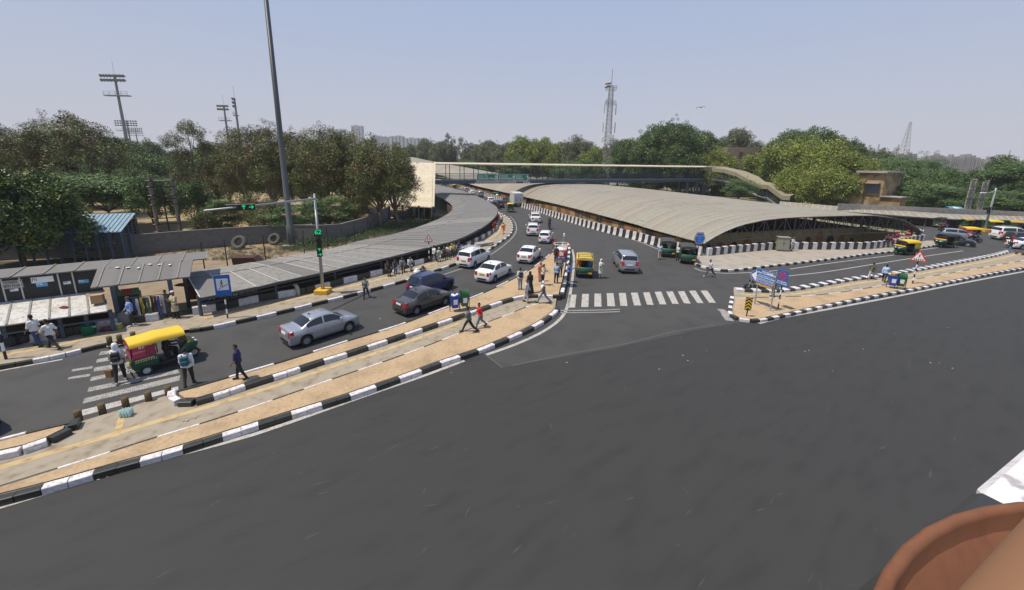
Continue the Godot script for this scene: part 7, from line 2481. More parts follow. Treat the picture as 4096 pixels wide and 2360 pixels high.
	for i in seats.size():
		var s: Array = seats[i]
		var b := g(s[1], s[2], 0.62)
		var dir := g(s[1] + 30, s[2] + 40, 0.62) - b
		var p := pose("sit" if i % 2 == 0 else "sit2")
		var a := atan2(-dir.z, dir.x)
		var o := {}
		if "woman" in s[0]: o = {"scarf": s[3]}
		person(s[0], Vector3(b.x, 0.72 - p.hip.y + 0.06, b.z) , rad_to_deg(a) + rng.randf_range(-15, 15), "sit" if i % 2 == 0 else "sit2", 0.97, s[3], s[4], o)
	var wall := [
		["woman in dark purple sitting on the striped plaza wall", 3550, 962, L(0.06, 0.04, 0.06)],
		["woman in maroon sitting beside the one in dark purple", 3563, 960, L(0.16, 0.02, 0.04)],
		["woman in deep red sitting on the plaza wall", 3588, 950, L(0.25, 0.02, 0.03)],
		["man in cream sitting on the plaza wall", 3603, 947, L(0.42, 0.36, 0.28)],
		["woman in orange pink sari sitting on the plaza wall", 3627, 943, L(0.5, 0.12, 0.08)],
		["woman in crimson sitting near the end of the plaza wall", 3643, 938, L(0.35, 0.02, 0.04)],
		["man in brown check sitting at the end of the plaza wall", 3663, 935, L(0.16, 0.10, 0.07)],
		["man in white shirt at the very end of the plaza wall", 3680, 932, L(0.55, 0.55, 0.55)]]
	for i in wall.size():
		var s: Array = wall[i]
		var b := g(s[1], s[2], 1.0)
		var p := pose("sit2")
		var o := {"scarf": s[3]} if "woman" in s[0] else {}
		person(s[0], Vector3(b.x, 1.06 - p.hip.y, b.z), 240 + rng.randf_range(-25, 25), "sit2", 0.97, s[3], s[3] * 0.7, o)
	# riders
	for s in [["helmeted rider in dark jacket on the lone motorbike", "motorbike carrying a helmeted rider beside the white compact SUV", K], ["helmeted rider in black near the truck", "dark motorbike riding beside the dark SUV near the truck", K], ["rider in plum purple on the black motorbike", "black motorbike crossing in front of the red panelled rickshaw", L(0.06, 0.015, 0.04)], ["rider in magenta shirt on the far scooter", "scooter in front of the black hooded rickshaw across the junction", L(0.12, 0.02, 0.07)], ["helmeted rider in blue beside the black roofed rickshaw", "motorbike waiting left of the black roofed turning rickshaw", L(0.04, 0.12, 0.2)]]:
		var v: Array = P[s[1]]
		var p := pose("ride")
		var fw := Vector3(cos(v[1]), 0, -sin(v[1]))
		person(s[0], v[0] - fw * 0.22 + Vector3.UP * (0.93 - p.hip.y), rad_to_deg(v[1]), "ride", 1.0, s[2], L(0.03, 0.035, 0.05), {"long": true, "helmet": true})
	# driver of the near rickshaw and passengers of the open one
	var ar := get_node("auto_rickshaw") as Node3D
	var pp := pose("sit")
	person("rickshaw driver in dark clothes under the sagging yellow canopy", ar.transform * Vector3(0.0, 0.84 - pp.hip.y, 0.0), rad_to_deg(ar.rotation.y), "sit", 0.95, L(0.03, 0.03, 0.035), K, {"long": true})
	var tp := get_node("shared_rickshaw") as Node3D
	for s in [["passenger in orange inside the yellow three-wheeler", -0.45, L(0.45, 0.1, 0.03)], ["passenger in dark clothes inside the yellow three-wheeler", 0.0, L(0.03, 0.03, 0.03)], ["passenger in blue inside the yellow three-wheeler", 0.45, L(0.06, 0.12, 0.28)]]:
		person(s[0], tp.transform * Vector3(-1.0 if s[1] else -0.4, 0.92 - pp.hip.y, s[1]), rad_to_deg(tp.rotation.y), "sit2", 0.95, s[2], K)
	var t2 := get_node("shared_rickshaw_001") as Node3D
	person("passenger in white inside the black hooded three-wheeler", t2.transform * Vector3(-0.9, 0.92 - pp.hip.y, 0.1), rad_to_deg(t2.rotation.y), "sit", 0.95, W, K)
	t2 = get_node("shared_rickshaw_002") as Node3D
	person("passenger in grey inside the three-wheeler at the plaza corner", t2.transform * Vector3(-0.9, 0.92 - pp.hip.y, 0.2), rad_to_deg(t2.rotation.y), "sit", 0.95, L(0.12, 0.12, 0.13), K)

func umbrella(q: Node3D) -> void:
	var p := pose("up")
	var hnd: Transform3D = p.hands[0]
	var at := q.transform * (hnd.origin + Vector3(0.02, -0.06, 0))
	var u := thing("umbrella", "open black umbrella shading the man in light blue", "umbrella", at)
	var st := ST()
	rod(st, Vector3(0, -0.08, 0), Vector3(0.06, 0.78, 0), 0.012, 6)
	obj("shaft", st, M.steel_dark, u)
	for k in 8:
		st = ST(true)
		var a0 := TAU * k / 8
		var a1 := TAU * (k + 1) / 8
		var top := Vector3(0.06, 0.8, 0)
		var pv := [top, top]
		for i in range(1, 5):
			var f := i / 4.0
			var r := 0.58 * sin(f * 1.45)
			var y := 0.8 - 0.26 * (1 - cos(f * 1.45))
			var c0 := Vector3(0.06 + cos(a0) * r, y, sin(a0) * r)
			var c1 := Vector3(0.06 + cos(a1) * r, y, sin(a1) * r)
			quad(st, pv[0], c0, c1, pv[1])
			pv = [c0, c1]
		obj("canopy_panel", st, mat("umbrella_black", L(0.02, 0.02, 0.022), 0.6), u)

# ---------- street furniture and small things ----------
func on_plane(x: float, y: float, a: Vector3, b: Vector3) -> Vector3:
	var n := (b - a).cross(Vector3.UP)
	var o := Vector3(0, EYE, 0)
	var r := rayd(x, y)
	return o + r * (n.dot(a - o) / n.dot(r))
# height of a vertical thing at ground point p whose top shows at pixel y
func height_at(p: Vector3, x: float, y: float) -> float:
	return on_plane(x, y, p, p + cb.x * Vector3(1, 0, 1)).y
func banded(root: Node3D, h: float, r: float, n: int, a: Material, b: Material) -> void:
	for i in n:
		var st := ST()
		rod(st, Vector3(0, h * i / n, 0), Vector3(0, h * (i + 1) / n, 0), r, 8)
		obj("post_band", st, a if i % 2 == 0 else b, root)
func face_turn(p: Vector3, extra := 0.0) -> float:
	return atan2(-p.x, -p.z) + extra
func poly_plate(called: String, parent: Node3D, pts: Array, z: float, th: float, m: Material) -> void:
	var st := ST()
	prism(st, pts, z, z + th)
	obj(called, st, m, parent)
func tri_sign(label: String, base: Vector3, hc: float, s: float, turn: float, bands: int) -> Node3D:
	var r := thing("warning_sign", label, "sign", base, turn)
	if bands: banded(r, hc - s * 0.3, 0.05, bands, M.black, M.white)
	else:
		var st := ST()
		rod(st, Vector3.ZERO, Vector3(0, hc - s * 0.3, 0), 0.045, 8)
		obj("post", st, M.steel_dark, r)
	var P3 := func(k: float) -> Array: return [Vector2(-s * 0.5 * k, hc - s * 0.29 * k), Vector2(s * 0.5 * k, hc - s * 0.29 * k), Vector2(0, hc + s * 0.58 * k)]
	poly_plate("red_border", r, P3.call(1.0), 0.055, 0.012, M.signred)
	poly_plate("white_panel", r, P3.call(0.74), 0.068, 0.004, M.white)
	return r
func figure(parent: Node3D, c: Vector2, s: float, z: float, m: Material) -> void:
	var st := ST()
	lathe(st, Vector3(c.x + 0.02 * s, c.y + 0.42 * s, z), [[0, -0.002], [0.075 * s, -0.002], [0.075 * s, 0.002], [0, 0.002]], 10, Basis(Vector3.RIGHT, PI / 2))
	for q in [[0, 0.33, 0, 0.02, 0.1], [0, 0.02, 0.14, -0.4, 0.075], [0, 0.02, -0.16, -0.4, 0.075], [0, 0.28, 0.17, 0.05, 0.05], [0, 0.28, -0.16, 0.06, 0.05]]:
		var a := Vector3(c.x + q[0] * s, c.y + q[1] * s, z)
		var b := Vector3(c.x + q[2] * s, c.y + q[3] * s, z)
		var d := (b - a).normalized()
		var n: Vector3 = Vector3(-d.y, d.x, 0) * q[4] * s * 0.5
		quad(st, a + n, b + n, b - n, a - n)
	obj("pictogram", st, m, parent)

func lamp_box(root: Node3D, t: Transform3D, n: int, horiz: bool, lit: Dictionary) -> void:
	var st := ST()
	var sz := Vector3(0.36, 0.36 * n, 0.24) if not horiz else Vector3(0.36 * n, 0.36, 0.24)
	cbox(st, t * Vector3.ZERO, sz, 0.03, t.basis)
	obj("signal_housing", st, M.black, root)
	for i in n:
		var o := (n - 1) * 0.5 - i
		var c := Vector3(0, o * 0.36, 0.125) if not horiz else Vector3(-o * 0.36, 0, 0.125)
		st = ST(true)
		for k in 12:
			var a0 := PI * 0.95 * k / 12 + 0.08
			var a1 := PI * 0.95 * (k + 1) / 12 + 0.08
			quad(st, t * (c + Vector3(cos(a0), sin(a0), 0) * 0.155), t * (c + Vector3(cos(a1), sin(a1), 0) * 0.155), t * (c + Vector3(cos(a1), sin(a1), 0) * 0.15 + Vector3(0, 0, 0.2)), t * (c + Vector3(cos(a0), sin(a0), 0) * 0.15 + Vector3(0, 0, 0.2)))
		obj("visor", st, M.black, root)
		st = ST()
		lathe(st, t * c, [[0, 0.004], [0.145, 0.004], [0.15, -0.01]], 14, t.basis * Basis(Vector3.RIGHT, PI / 2))
		obj("lens", st, mat("lens_dark", L(0.02, 0.022, 0.02), 0.2), root)
		if lit.has(i):
			st = ST()
			var turn := Basis(Vector3.BACK, -PI / 2 if lit[i] == "right" else 0.0)
			for q in [[0, -0.11, 0, 0.1], [0, 0.11, 0.085, 0.02], [0, 0.11, -0.085, 0.02]]:
				var a := Vector3(q[0], q[1], 0.01)
				var b := Vector3(q[2], q[3], 0.01)
				var d := (b - a).normalized()
				var nn := Vector3(-d.y, d.x, 0) * 0.024
				quad(st, t * (c + turn * (a + nn)), t * (c + turn * (b + nn)), t * (c + turn * (b - nn)), t * (c + turn * (a - nn)))
			var m := mat("signal_green", L(0.0, 0.3, 0.15), 0.4)
			m.emission_enabled = true
			m.emission = Color(0.05, 1.0, 0.55)
			m.emission_energy_multiplier = 0.5
			obj("green_signal_arrow", st, m, root)

func signals() -> void:
	var b := g(1293, 1172, 0.19)
	var r := thing("traffic_light", "galvanised traffic light on a yellow plinth with an overhanging arm showing green arrows", "traffic light", b)
	var st := ST()
	cbox(st, Vector3(0, 0.16, 0), Vector3(0.95, 0.34, 0.95), 0.03)
	obj("plinth", st, texmat("plinth_yellow", L(0.62, 0.36, 0.03), 0.8, M.t_chips, 1.0), r)
	st = ST(true)
	tube(st, [Vector3(0, 0.3, 0), Vector3(0, 3.6, 0), Vector3(0, 7.35, 0)], [0.13, 0.1, 0.075], 10)
	obj("pole", st, M.galv, r)
	var a0 := Vector3(0, height_at(b, 1254, 806) , 0)
	var a1 := g(816, 843, b.y + a0.y + 0.02) - b
	st = ST(true)
	tube(st, [a0, a1], [0.075, 0.05], 8)
	obj("arm", st, M.galv, r)
	st = ST()
	rod(st, Vector3(0, 7.3, 0), a0.lerp(a1, 0.75), 0.012, 4)
	obj("stay_wire", st, M.steel_dark, r)
	var x := (a0 - a1) * Vector3(1, 0, 1)
	x = x.normalized()
	# heads look back along the slip road, towards the camera side
	var fz := Vector3(-b.x, 0, -b.z).normalized()
	var fx := Vector3.UP.cross(fz)
	var fb := Basis(fx, Vector3.UP, fz)
	var c: Vector3 = a1.lerp(a0, 0.27)
	lamp_box(r, Transform3D(Basis(fx, Vector3.UP, fz), c + fz * 0.12), 4, true, {2: "up", 3: "right"})
	var hv := height_at(b, 1275, 985) - b.y
	lamp_box(r, Transform3D(fb, Vector3(0, hv, 0) + fz * 0.22), 4, false, {2: "up", 3: "right"})
	st = ST()
	cbox(st, Vector3(0, hv + 1.02, 0) + fz * 0.22, Vector3(0.52, 0.5, 0.2), 0.02, fb)
	obj("timer_housing", st, M.black, r)
	var m := mat("signal_green", L(0.0, 0.3, 0.15), 0.4)
	text(r, "62", Transform3D(fb, Vector3(0, hv + 0.84, 0) + fz * 0.335), 0.29, m, true, true)
	r.get_child(r.get_child_count() - 1).name = "timer_display_light"
	# far street light with signal
	b = g(3936, 927)
	r = thing("street_light", "grey street light pole with dark signal heads on a yellow plinth across the junction", "street light", b)
	var h := height_at(b, 3987, 752)
	st = ST()
	cbox(st, Vector3(0, 0.25, 0), Vector3(1.1, 0.5, 1.1), 0.04)
	obj("plinth", st, M.plinth_yellow, r)
	st = ST(true)
	tube(st, [Vector3.ZERO, Vector3(0, h, 0)], [0.17, 0.09], 8)
	obj("pole", st, M.galv, r)
	st = ST()
	tube(st, [Vector3(0, h - 0.4, 0), Vector3(-0.9, h - 0.75, 0.1), Vector3(-1.7, h - 0.8, 0.1)], [0.06], 6)
	obj("arm", st, M.galv, r)
	st = ST()
	cbox(st, Vector3(-2.0, h - 0.8, 0.1), Vector3(0.8, 0.12, 0.3), 0.04)
	obj("lamp_head", st, M.white, r)
	lamp_box(r, Transform3D(Basis(Vector3.UP, -1.1), Vector3(-0.4, h * 0.5, 0.2)), 3, false, {})

func signs() -> void:
	# stairs sign
	var b := g(911, 1272, 0.19)
	var r := thing("stairs_sign", "blue square sign with a figure climbing stairs on a black and white post", "sign", b, 0.32)
	banded(r, 2.75, 0.045, 9, M.black, M.white)
	plate("sign_plate", r, Transform3D(Basis(), Vector3(0, 2.15, 0.06)), 0.84, 1.32, 0.02, M.signblue)
	plate("white_panel", r, Transform3D(Basis(), Vector3(0, 2.2, 0.075)), 0.62, 0.72, 0.008, M.white)
	figure(r, Vector2(-0.04, 2.25), 0.5, 0.083, M.black)
	var st := ST()
	for i in 6: box(st, Vector3(-0.2 + i * 0.085, 1.93 + i * 0.05, 0.082), Vector3(0.1, 0.03, 0.003))
	obj("stair_pictogram", st, M.black, r)
	# direction board behind it
	var pa := g(815, 1240, 0.19)
	var pb := g(960, 1212, 0.19)
	r = thing("direction_board", "long dark blue board with white lettering low behind the stairs sign", "sign", (pa + pb) * 0.5, atan2(-(pb - pa).z, (pb - pa).x))
	var w := pa.distance_to(pb)
	plate("board", r, Transform3D(Basis(), Vector3(0, 0.72, 0)), w, 0.5, 0.05, mat("board_blue", L(0.008, 0.02, 0.09), 0.5))
	devanagari(r, Transform3D(Basis(), Vector3(-w / 2 + 0.3, 0.6, 0.032)), "TAu dEvIlAl sTEdiym", 0.2, M.white)
	plate("arrow_panel", r, Transform3D(Basis(), Vector3(w / 2 - 0.2, 0.75, 0.03)), 0.26, 0.26, 0.01, M.white)
	for s in [-0.42, 0.42]:
		st = ST()
		box(st, Vector3(w * s, 0.5, -0.05), Vector3(0.08, 1.0, 0.08))
		obj("post", st, M.steel_blue, r)
	# triangular signs
	b = g(1717, 1047, 0.19)
	r = tri_sign("red bordered triangular sign with two walkers beside the curved shelter", b, height_at(b, 1714, 957) - b.y, 0.85, 0.1, 7)
	figure(r, Vector2(-0.07, height_at(b, 1714, 957) - b.y + 0.02), 0.36, 0.075, M.black)
	figure(r, Vector2(0.09, height_at(b, 1714, 957) - b.y), 0.3, 0.075, M.black)
	b = g(3650, 1134, 0.15)
	var hc := height_at(b, 3678, 1030) - b.y
	r = tri_sign("red bordered triangular pedestrian crossing sign on the right island", b, hc, 1.15, -0.75, 7)
	figure(r, Vector2(0.02, hc + 0.14), 0.42, 0.075, M.black)
	st = ST()
	for i in 5: quad(st, Vector3(-0.3 + i * 0.13, hc - 0.22, 0.075), Vector3(-0.27 + i * 0.13, hc - 0.1, 0.075), Vector3(-0.20 + i * 0.13, hc - 0.1, 0.075), Vector3(-0.22 + i * 0.13, hc - 0.22, 0.075))
	obj("zebra_pictogram", st, M.black, r)
	b = g(3730, 886)
	hc = height_at(b, 3735, 850)
	r = tri_sign("small far triangular hump sign beside the black hooded rickshaw", b, hc, 0.95, -0.8, 5)
	st = ST()
	for i in 8: tri(st, Vector3(-0.2 + i * 0.05, hc - 0.1, 0.075), Vector3(-0.2 + i * 0.05, hc - 0.1 + 0.16 * sin(PI * (i + 0.5) / 8), 0.075), Vector3(-0.15 + i * 0.05, hc - 0.1, 0.075))
	obj("hump_pictogram", st, M.black, r)
	# six sided blue sign
	b = g(2790, 1024, 0.1)
	r = thing("road_name_sign", "blue six sided road name sign with torn white lettering at the vault corner", "sign", b, 0.15)
	hc = height_at(b, 2781, 957)
	st = ST()
	rod(st, Vector3(0, 0, -0.05), Vector3(0, hc, -0.05), 0.05, 8)
	obj("post", st, M.steel_dark, r)
	var hx := func(k: float) -> Array:
		return [Vector2(-0.36 * k, hc + 0.62 * k), Vector2(0.36 * k, hc + 0.62 * k), Vector2(0.62 * k, hc), Vector2(0.36 * k, hc - 0.62 * k), Vector2(-0.36 * k, hc - 0.62 * k), Vector2(-0.62 * k, hc)]
	poly_plate("dark_border", r, hx.call(1.08), 0.0, 0.02, M.black)
	poly_plate("white_border", r, hx.call(1.0), 0.021, 0.004, M.white)
	poly_plate("blue_panel", r, hx.call(0.94), 0.026, 0.004, mat("sign_sky", L(0.02, 0.16, 0.55), 0.4))
	devanagari(r, Transform3D(Basis(), Vector3(-0.46, hc + 0.2, 0.033)), "mhArAg irAn", 0.11, M.white)
	devanagari(r, Transform3D(Basis(), Vector3(-0.16, hc - 0.04, 0.033)), "mAg", 0.12, M.white)
	for i in 7:
		st = ST()
		var c := Vector3(-0.34 + rng.randf() * 0.6, hc - 0.2 - rng.randf() * 0.28, 0.032)
		var n := 7
		for k in n: tri(st, c, c + Vector3(cos(TAU * k / n), sin(TAU * k / n), 0) * (0.04 + 0.05 * sin(k * 2.3 + i)), c + Vector3(cos(TAU * (k + 1) / n), sin(TAU * (k + 1) / n), 0) * (0.04 + 0.05 * sin((k + 1) % n * 2.3 + i)))
		obj("torn_patch", st, M.white, r)
	# arrow board
	pa = g(3018, 1219, 0.15)
	pb = g(3081, 1244, 0.15)
	# seen nearly face on: plane turned to face the crossing
	var fl := Vector3(pb.x - pa.x, 0, pb.z - pa.z).normalized()
	var C := (pa + pb) * 0.5
	r = thing("arrow_board", "blue arrow shaped direction board with white lettering on two steel posts", "sign", C, atan2(-fl.z, fl.x))
	var inv := r.transform.affine_inverse()
	var corner := []
	for q in [[3001, 1096], [3036, 1072], [3103, 1091], [3091, 1162], [3023, 1134]]:
		var l := inv * on_plane(q[0], q[1], pa, pb)
		corner.append(Vector2(l.x, l.y))
	var top: float = (corner[1].y + corner[2].y) * 0.5
	var bot: float = (corner[3].y + corner[4].y) * 0.5
	var xl: float = (corner[1].x + corner[4].x) * 0.5
	var xr: float = (corner[2].x + corner[3].x) * 0.5
	var shape := [Vector2(corner[0].x, (top + bot) * 0.5), Vector2(xl, top), Vector2(xr, top), Vector2(xr, bot), Vector2(xl, bot)]
	poly_plate("silver_border", r, shape, 0.05, 0.02, M.galv)
	var cen := Vector2((xl + xr) * 0.5 - 0.05, (top + bot) * 0.5)
	var inner := []
	for p in shape: inner.append(cen + (p - cen) * 0.95)
	poly_plate("blue_panel", r, inner, 0.071, 0.004, M.signblue)
	var ww := xr - xl
	var hh := top - bot
	poly_plate("yellow_strip", r, [Vector2(xl + 0.06, bot + hh * 0.04), Vector2(xr - 0.05, bot + hh * 0.04), Vector2(xr - 0.05, bot + hh * 0.15), Vector2(xl + 0.06, bot + hh * 0.15)], 0.076, 0.003, M.signyellow)
	poly_plate("white_arrow", r, [Vector2(corner[0].x + 0.16, cen.y), Vector2(xl - 0.0, cen.y + hh * 0.3), Vector2(xl - 0.0, cen.y - hh * 0.3)], 0.076, 0.003, M.white)
	poly_plate("logo_panel", r, [Vector2(xr - 0.5, top - 0.26), Vector2(xr - 0.1, top - 0.26), Vector2(xr - 0.1, top - 0.1), Vector2(xr - 0.5, top - 0.1)], 0.076, 0.003, M.white)
	var rows := [["Residence", 0.83, 0.09], ["Pratham Chandra Vashisht", 0.70, 0.13], ["Councillor Ward No. 14", 0.60, 0.07], ["S/o Parveen Chandra Vashisht", 0.48, 0.11], ["(Rtd. Assistant Commissioner,", 0.39, 0.07], ["Cabinet Secretariat, Govt. of India)", 0.31, 0.07], ["Residence: 11 No. 1-P, Greenwood City, Sector-45", 0.24, 0.05], ["Office: Community Centre, Sector-45", 0.175, 0.05]]
	for q in rows:
		var wd: float = 0.62 * q[2] * String(q[0]).length()
		text(r, q[0], Transform3D(Basis().scaled(Vector3(minf(1.0, ww * 0.96 / wd), 1, 1)), Vector3((xl + xr) * 0.5 + 0.02, bot + hh * q[1], 0.079)), q[2], M.white, true, true)
	text(r, "MUNICIPAL CORPORATION, GURUGRAM", Transform3D(Basis().scaled(Vector3(0.62, 1, 1)), Vector3((xl + xr) * 0.5, bot + hh * 0.055, 0.082)), 0.1, mat("sign_maroon", L(0.2, 0.03, 0.02), 0.6), true, true)
	text(r, "MCG", Transform3D(Basis(), Vector3(xr - 0.3, top - 0.24, 0.082)), 0.1, M.signblue, true, true)
	for q in [pa, pb]:
		var l: Vector3 = inv * q
		st = ST()
		rod(st, Vector3(l.x, 0, 0), Vector3(l.x, top + 0.05, 0), 0.045, 8)
		obj("post", st, M.galv, r)
		st = ST()
		lathe(st, Vector3(l.x, 0, 0), [[0.24, 0.0], [0.22, 0.03], [0.05, 0.05]], 10)
		obj("footing", st, M.concrete, r)
	# no parking sign
	b = g(3112, 1234, 0.15)
	var q2 := b + fl
	r = thing("no_parking_sign", "blue no parking no standing sign with a red cross on a striped post", "sign", b, atan2(-fl.z, fl.x))
	inv = r.transform.affine_inverse()
	var t0 := inv * on_plane(3138, 1086, b, q2)
	var t1 := inv * on_plane(3133, 1140, b, q2)
	banded(r, t0.y + 0.05, 0.045, 8, M.black, M.white)
	var ph := t0.y - t1.y + 0.15
	plate("sign_plate", r, Transform3D(Basis(), Vector3(0, (t0.y + t1.y) * 0.5, 0.06)), ph * 0.72, ph, 0.02, M.signblue)
	var cy := (t0.y + t1.y) * 0.5 + ph * 0.14
	st = ST()
	lathe(st, Vector3(0, cy, 0.074), [[ph * 0.21, 0.0], [ph * 0.27, 0.0], [ph * 0.27, 0.004], [ph * 0.21, 0.004]], 20, Basis(Vector3.RIGHT, PI / 2))
	for s in [-1.0, 1.0]: box(st, Vector3(0, cy, 0.075), Vector3(ph * 0.48, ph * 0.06, 0.004), Basis(Vector3.BACK, s * PI / 4))
	obj("red_cross_ring", st, M.signred, r)
	text(r, "NO PARKING", Transform3D(Basis(), Vector3(0, cy - ph * 0.44, 0.073)), ph * 0.075, M.white, true, true)
	text(r, "NO STANDING", Transform3D(Basis(), Vector3(0, cy - ph * 0.56, 0.073)), ph * 0.075, M.white, true, true)
	# chevron
	b = g(2986, 1265, 0.15)
	r = thing("chevron_marker", "black and yellow chevron hazard marker at the island corner", "sign", b, -0.35)
	st = ST()
	rod(st, Vector3.ZERO, Vector3(0, 1.2, 0), 0.04, 8)
	obj("post", st, M.black, r)
	plate("black_panel", r, Transform3D(Basis(), Vector3(0, 0.9, 0.06)), 0.4, 0.9, 0.02, M.black)
	for i in 4:
		st = ST()
		var y := 0.5 + i * 0.225
		for s in [-1.0, 1.0]: quad(st, Vector3(0, y + 0.14, 0.073), Vector3(s * 0.19, y - 0.04, 0.073), Vector3(s * 0.19, y + 0.06, 0.073), Vector3(0, minf(y + 0.24, 1.34), 0.073))
		obj("yellow_chevron", st, M.signyellow, r)

func bin_(parent: Node3D, at: Vector3, m: Material, lid: bool) -> void:
	var st := ST(true)
	st.set_smooth_group(-1)
	var s0 := [[-0.2, -0.2], [0.2, -0.2], [0.2, 0.2], [-0.2, 0.2]]
	for k in 4:
		var a: Array = s0[k]
		var b: Array = s0[(k + 1) % 4]
		quad(st, at + Vector3(a[0], 0.25, a[1]), at + Vector3(a[0] * 1.35, 1.05, a[1] * 1.35), at + Vector3(b[0] * 1.35, 1.05, b[1] * 1.35), at + Vector3(b[0], 0.25, b[1]))
		quad(st, at + Vector3(a[0] * 1.42, 1.02, a[1] * 1.42), at + Vector3(a[0] * 1.42, 1.09, a[1] * 1.42), at + Vector3(b[0] * 1.42, 1.09, b[1] * 1.42), at + Vector3(b[0] * 1.42, 1.02, b[1] * 1.42))
		quad(st, at + Vector3(a[0] * 1.42, 1.09, a[1] * 1.42), at + Vector3(a[0] * 1.28, 1.09, a[1] * 1.28), at + Vector3(b[0] * 1.28, 1.09, b[1] * 1.28), at + Vector3(b[0] * 1.42, 1.09, b[1] * 1.42))
	quad(st, at + Vector3(-0.2, 0.25, -0.2), at + Vector3(0.2, 0.25, -0.2), at + Vector3(0.2, 0.25, 0.2), at + Vector3(-0.2, 0.25, 0.2))
	obj("bucket", st, m, parent)
	if lid:
		st = ST(true)
		for i in 8:
			var a0 := PI * i / 8
			var a1 := PI * (i + 1) / 8
			quad(st, at + Vector3(-0.27, 1.08 + sin(a0) * 0.26, -cos(a0) * 0.27), at + Vector3(-0.27, 1.08 + sin(a1) * 0.26, -cos(a1) * 0.27), at + Vector3(0.27, 1.08 + sin(a1) * 0.26, -cos(a1) * 0.27), at + Vector3(0.27, 1.08 + sin(a0) * 0.26, -cos(a0) * 0.27))
			tri(st, at + Vector3(-0.27, 1.08, 0), at + Vector3(-0.27, 1.08 + sin(a0) * 0.26, -cos(a0) * 0.27), at + Vector3(-0.27, 1.08 + sin(a1) * 0.26, -cos(a1) * 0.27))
		obj("domed_lid", st, m, parent)
	else:
		st = ST()
		for i in 9: cbox(st, at + Vector3(rng.randf_range(-0.2, 0.2), 1.05 + rng.randf() * 0.06, rng.randf_range(-0.2, 0.2)), Vector3(0.16, 0.1, 0.12), 0.02, Basis.from_euler(Vector3(rng.randf(), rng.randf() * 6, 0)))
		obj("rubbish", st, M.white, parent)
	st = ST()
	quad(st, at + Vector3(-0.13, 0.5, 0.235), at + Vector3(-0.14, 0.85, 0.26), at + Vector3(0.14, 0.85, 0.26), at + Vector3(0.13, 0.5, 0.235))
	obj("sticker", st, M.white, parent)
func bins() -> void:
	for s in [[1820, 1243, 0.35, 0.35, "waste bins with a grey car passing", "blue litter bin filled with rubbish beside the brown sedan", "green domed litter bin beside the brown sedan"], [3565, 1152, 0.15, -0.5, "", "blue litter bin topped with cardboard on the right island", "green domed litter bin on the right island"]]:
		var b := g(s[0], s[1], s[2])
		var bl := mat("bin_blue", L(0.01, 0.06, 0.36), 0.5)
		var gr := mat("bin_green", L(0.02, 0.10, 0.03), 0.5)
		for k in 2:
			var tn: float = s[3]
			var r := thing("litter_bin", s[5 + k], "bin", b + Vector3(cos(tn), 0, -sin(tn)) * 0.62 * k + Vector3(0, 0, -0.15 * k), tn)
			bin_(r, Vector3.ZERO, bl if k == 0 else gr, k == 1)
			for e in [-0.33, 0.33]:
				var st := ST()
				rod(st, Vector3(e, 0, 0), Vector3(e, 1.0, 0), 0.025, 6)
				obj("stand_leg", st, M.black, r)
	var cb2 := thing("cardboard", "flattened brown cardboard on the blue bin of the right island", "cardboard", g(3565, 1152, 0.15) + Vector3(-0.05, 1.22, 0), 0.4)
	var st := ST()
	cbox(st, Vector3.ZERO, Vector3(0.6, 0.05, 0.4), 0.01, Basis(Vector3.BACK, 0.25))
	cbox(st, Vector3(-0.1, 0.06, 0.05), Vector3(0.4, 0.04, 0.3), 0.01, Basis(Vector3.BACK, 0.1))
	obj("sheet", st, mat("card", L(0.35, 0.22, 0.11), 0.9), cb2)

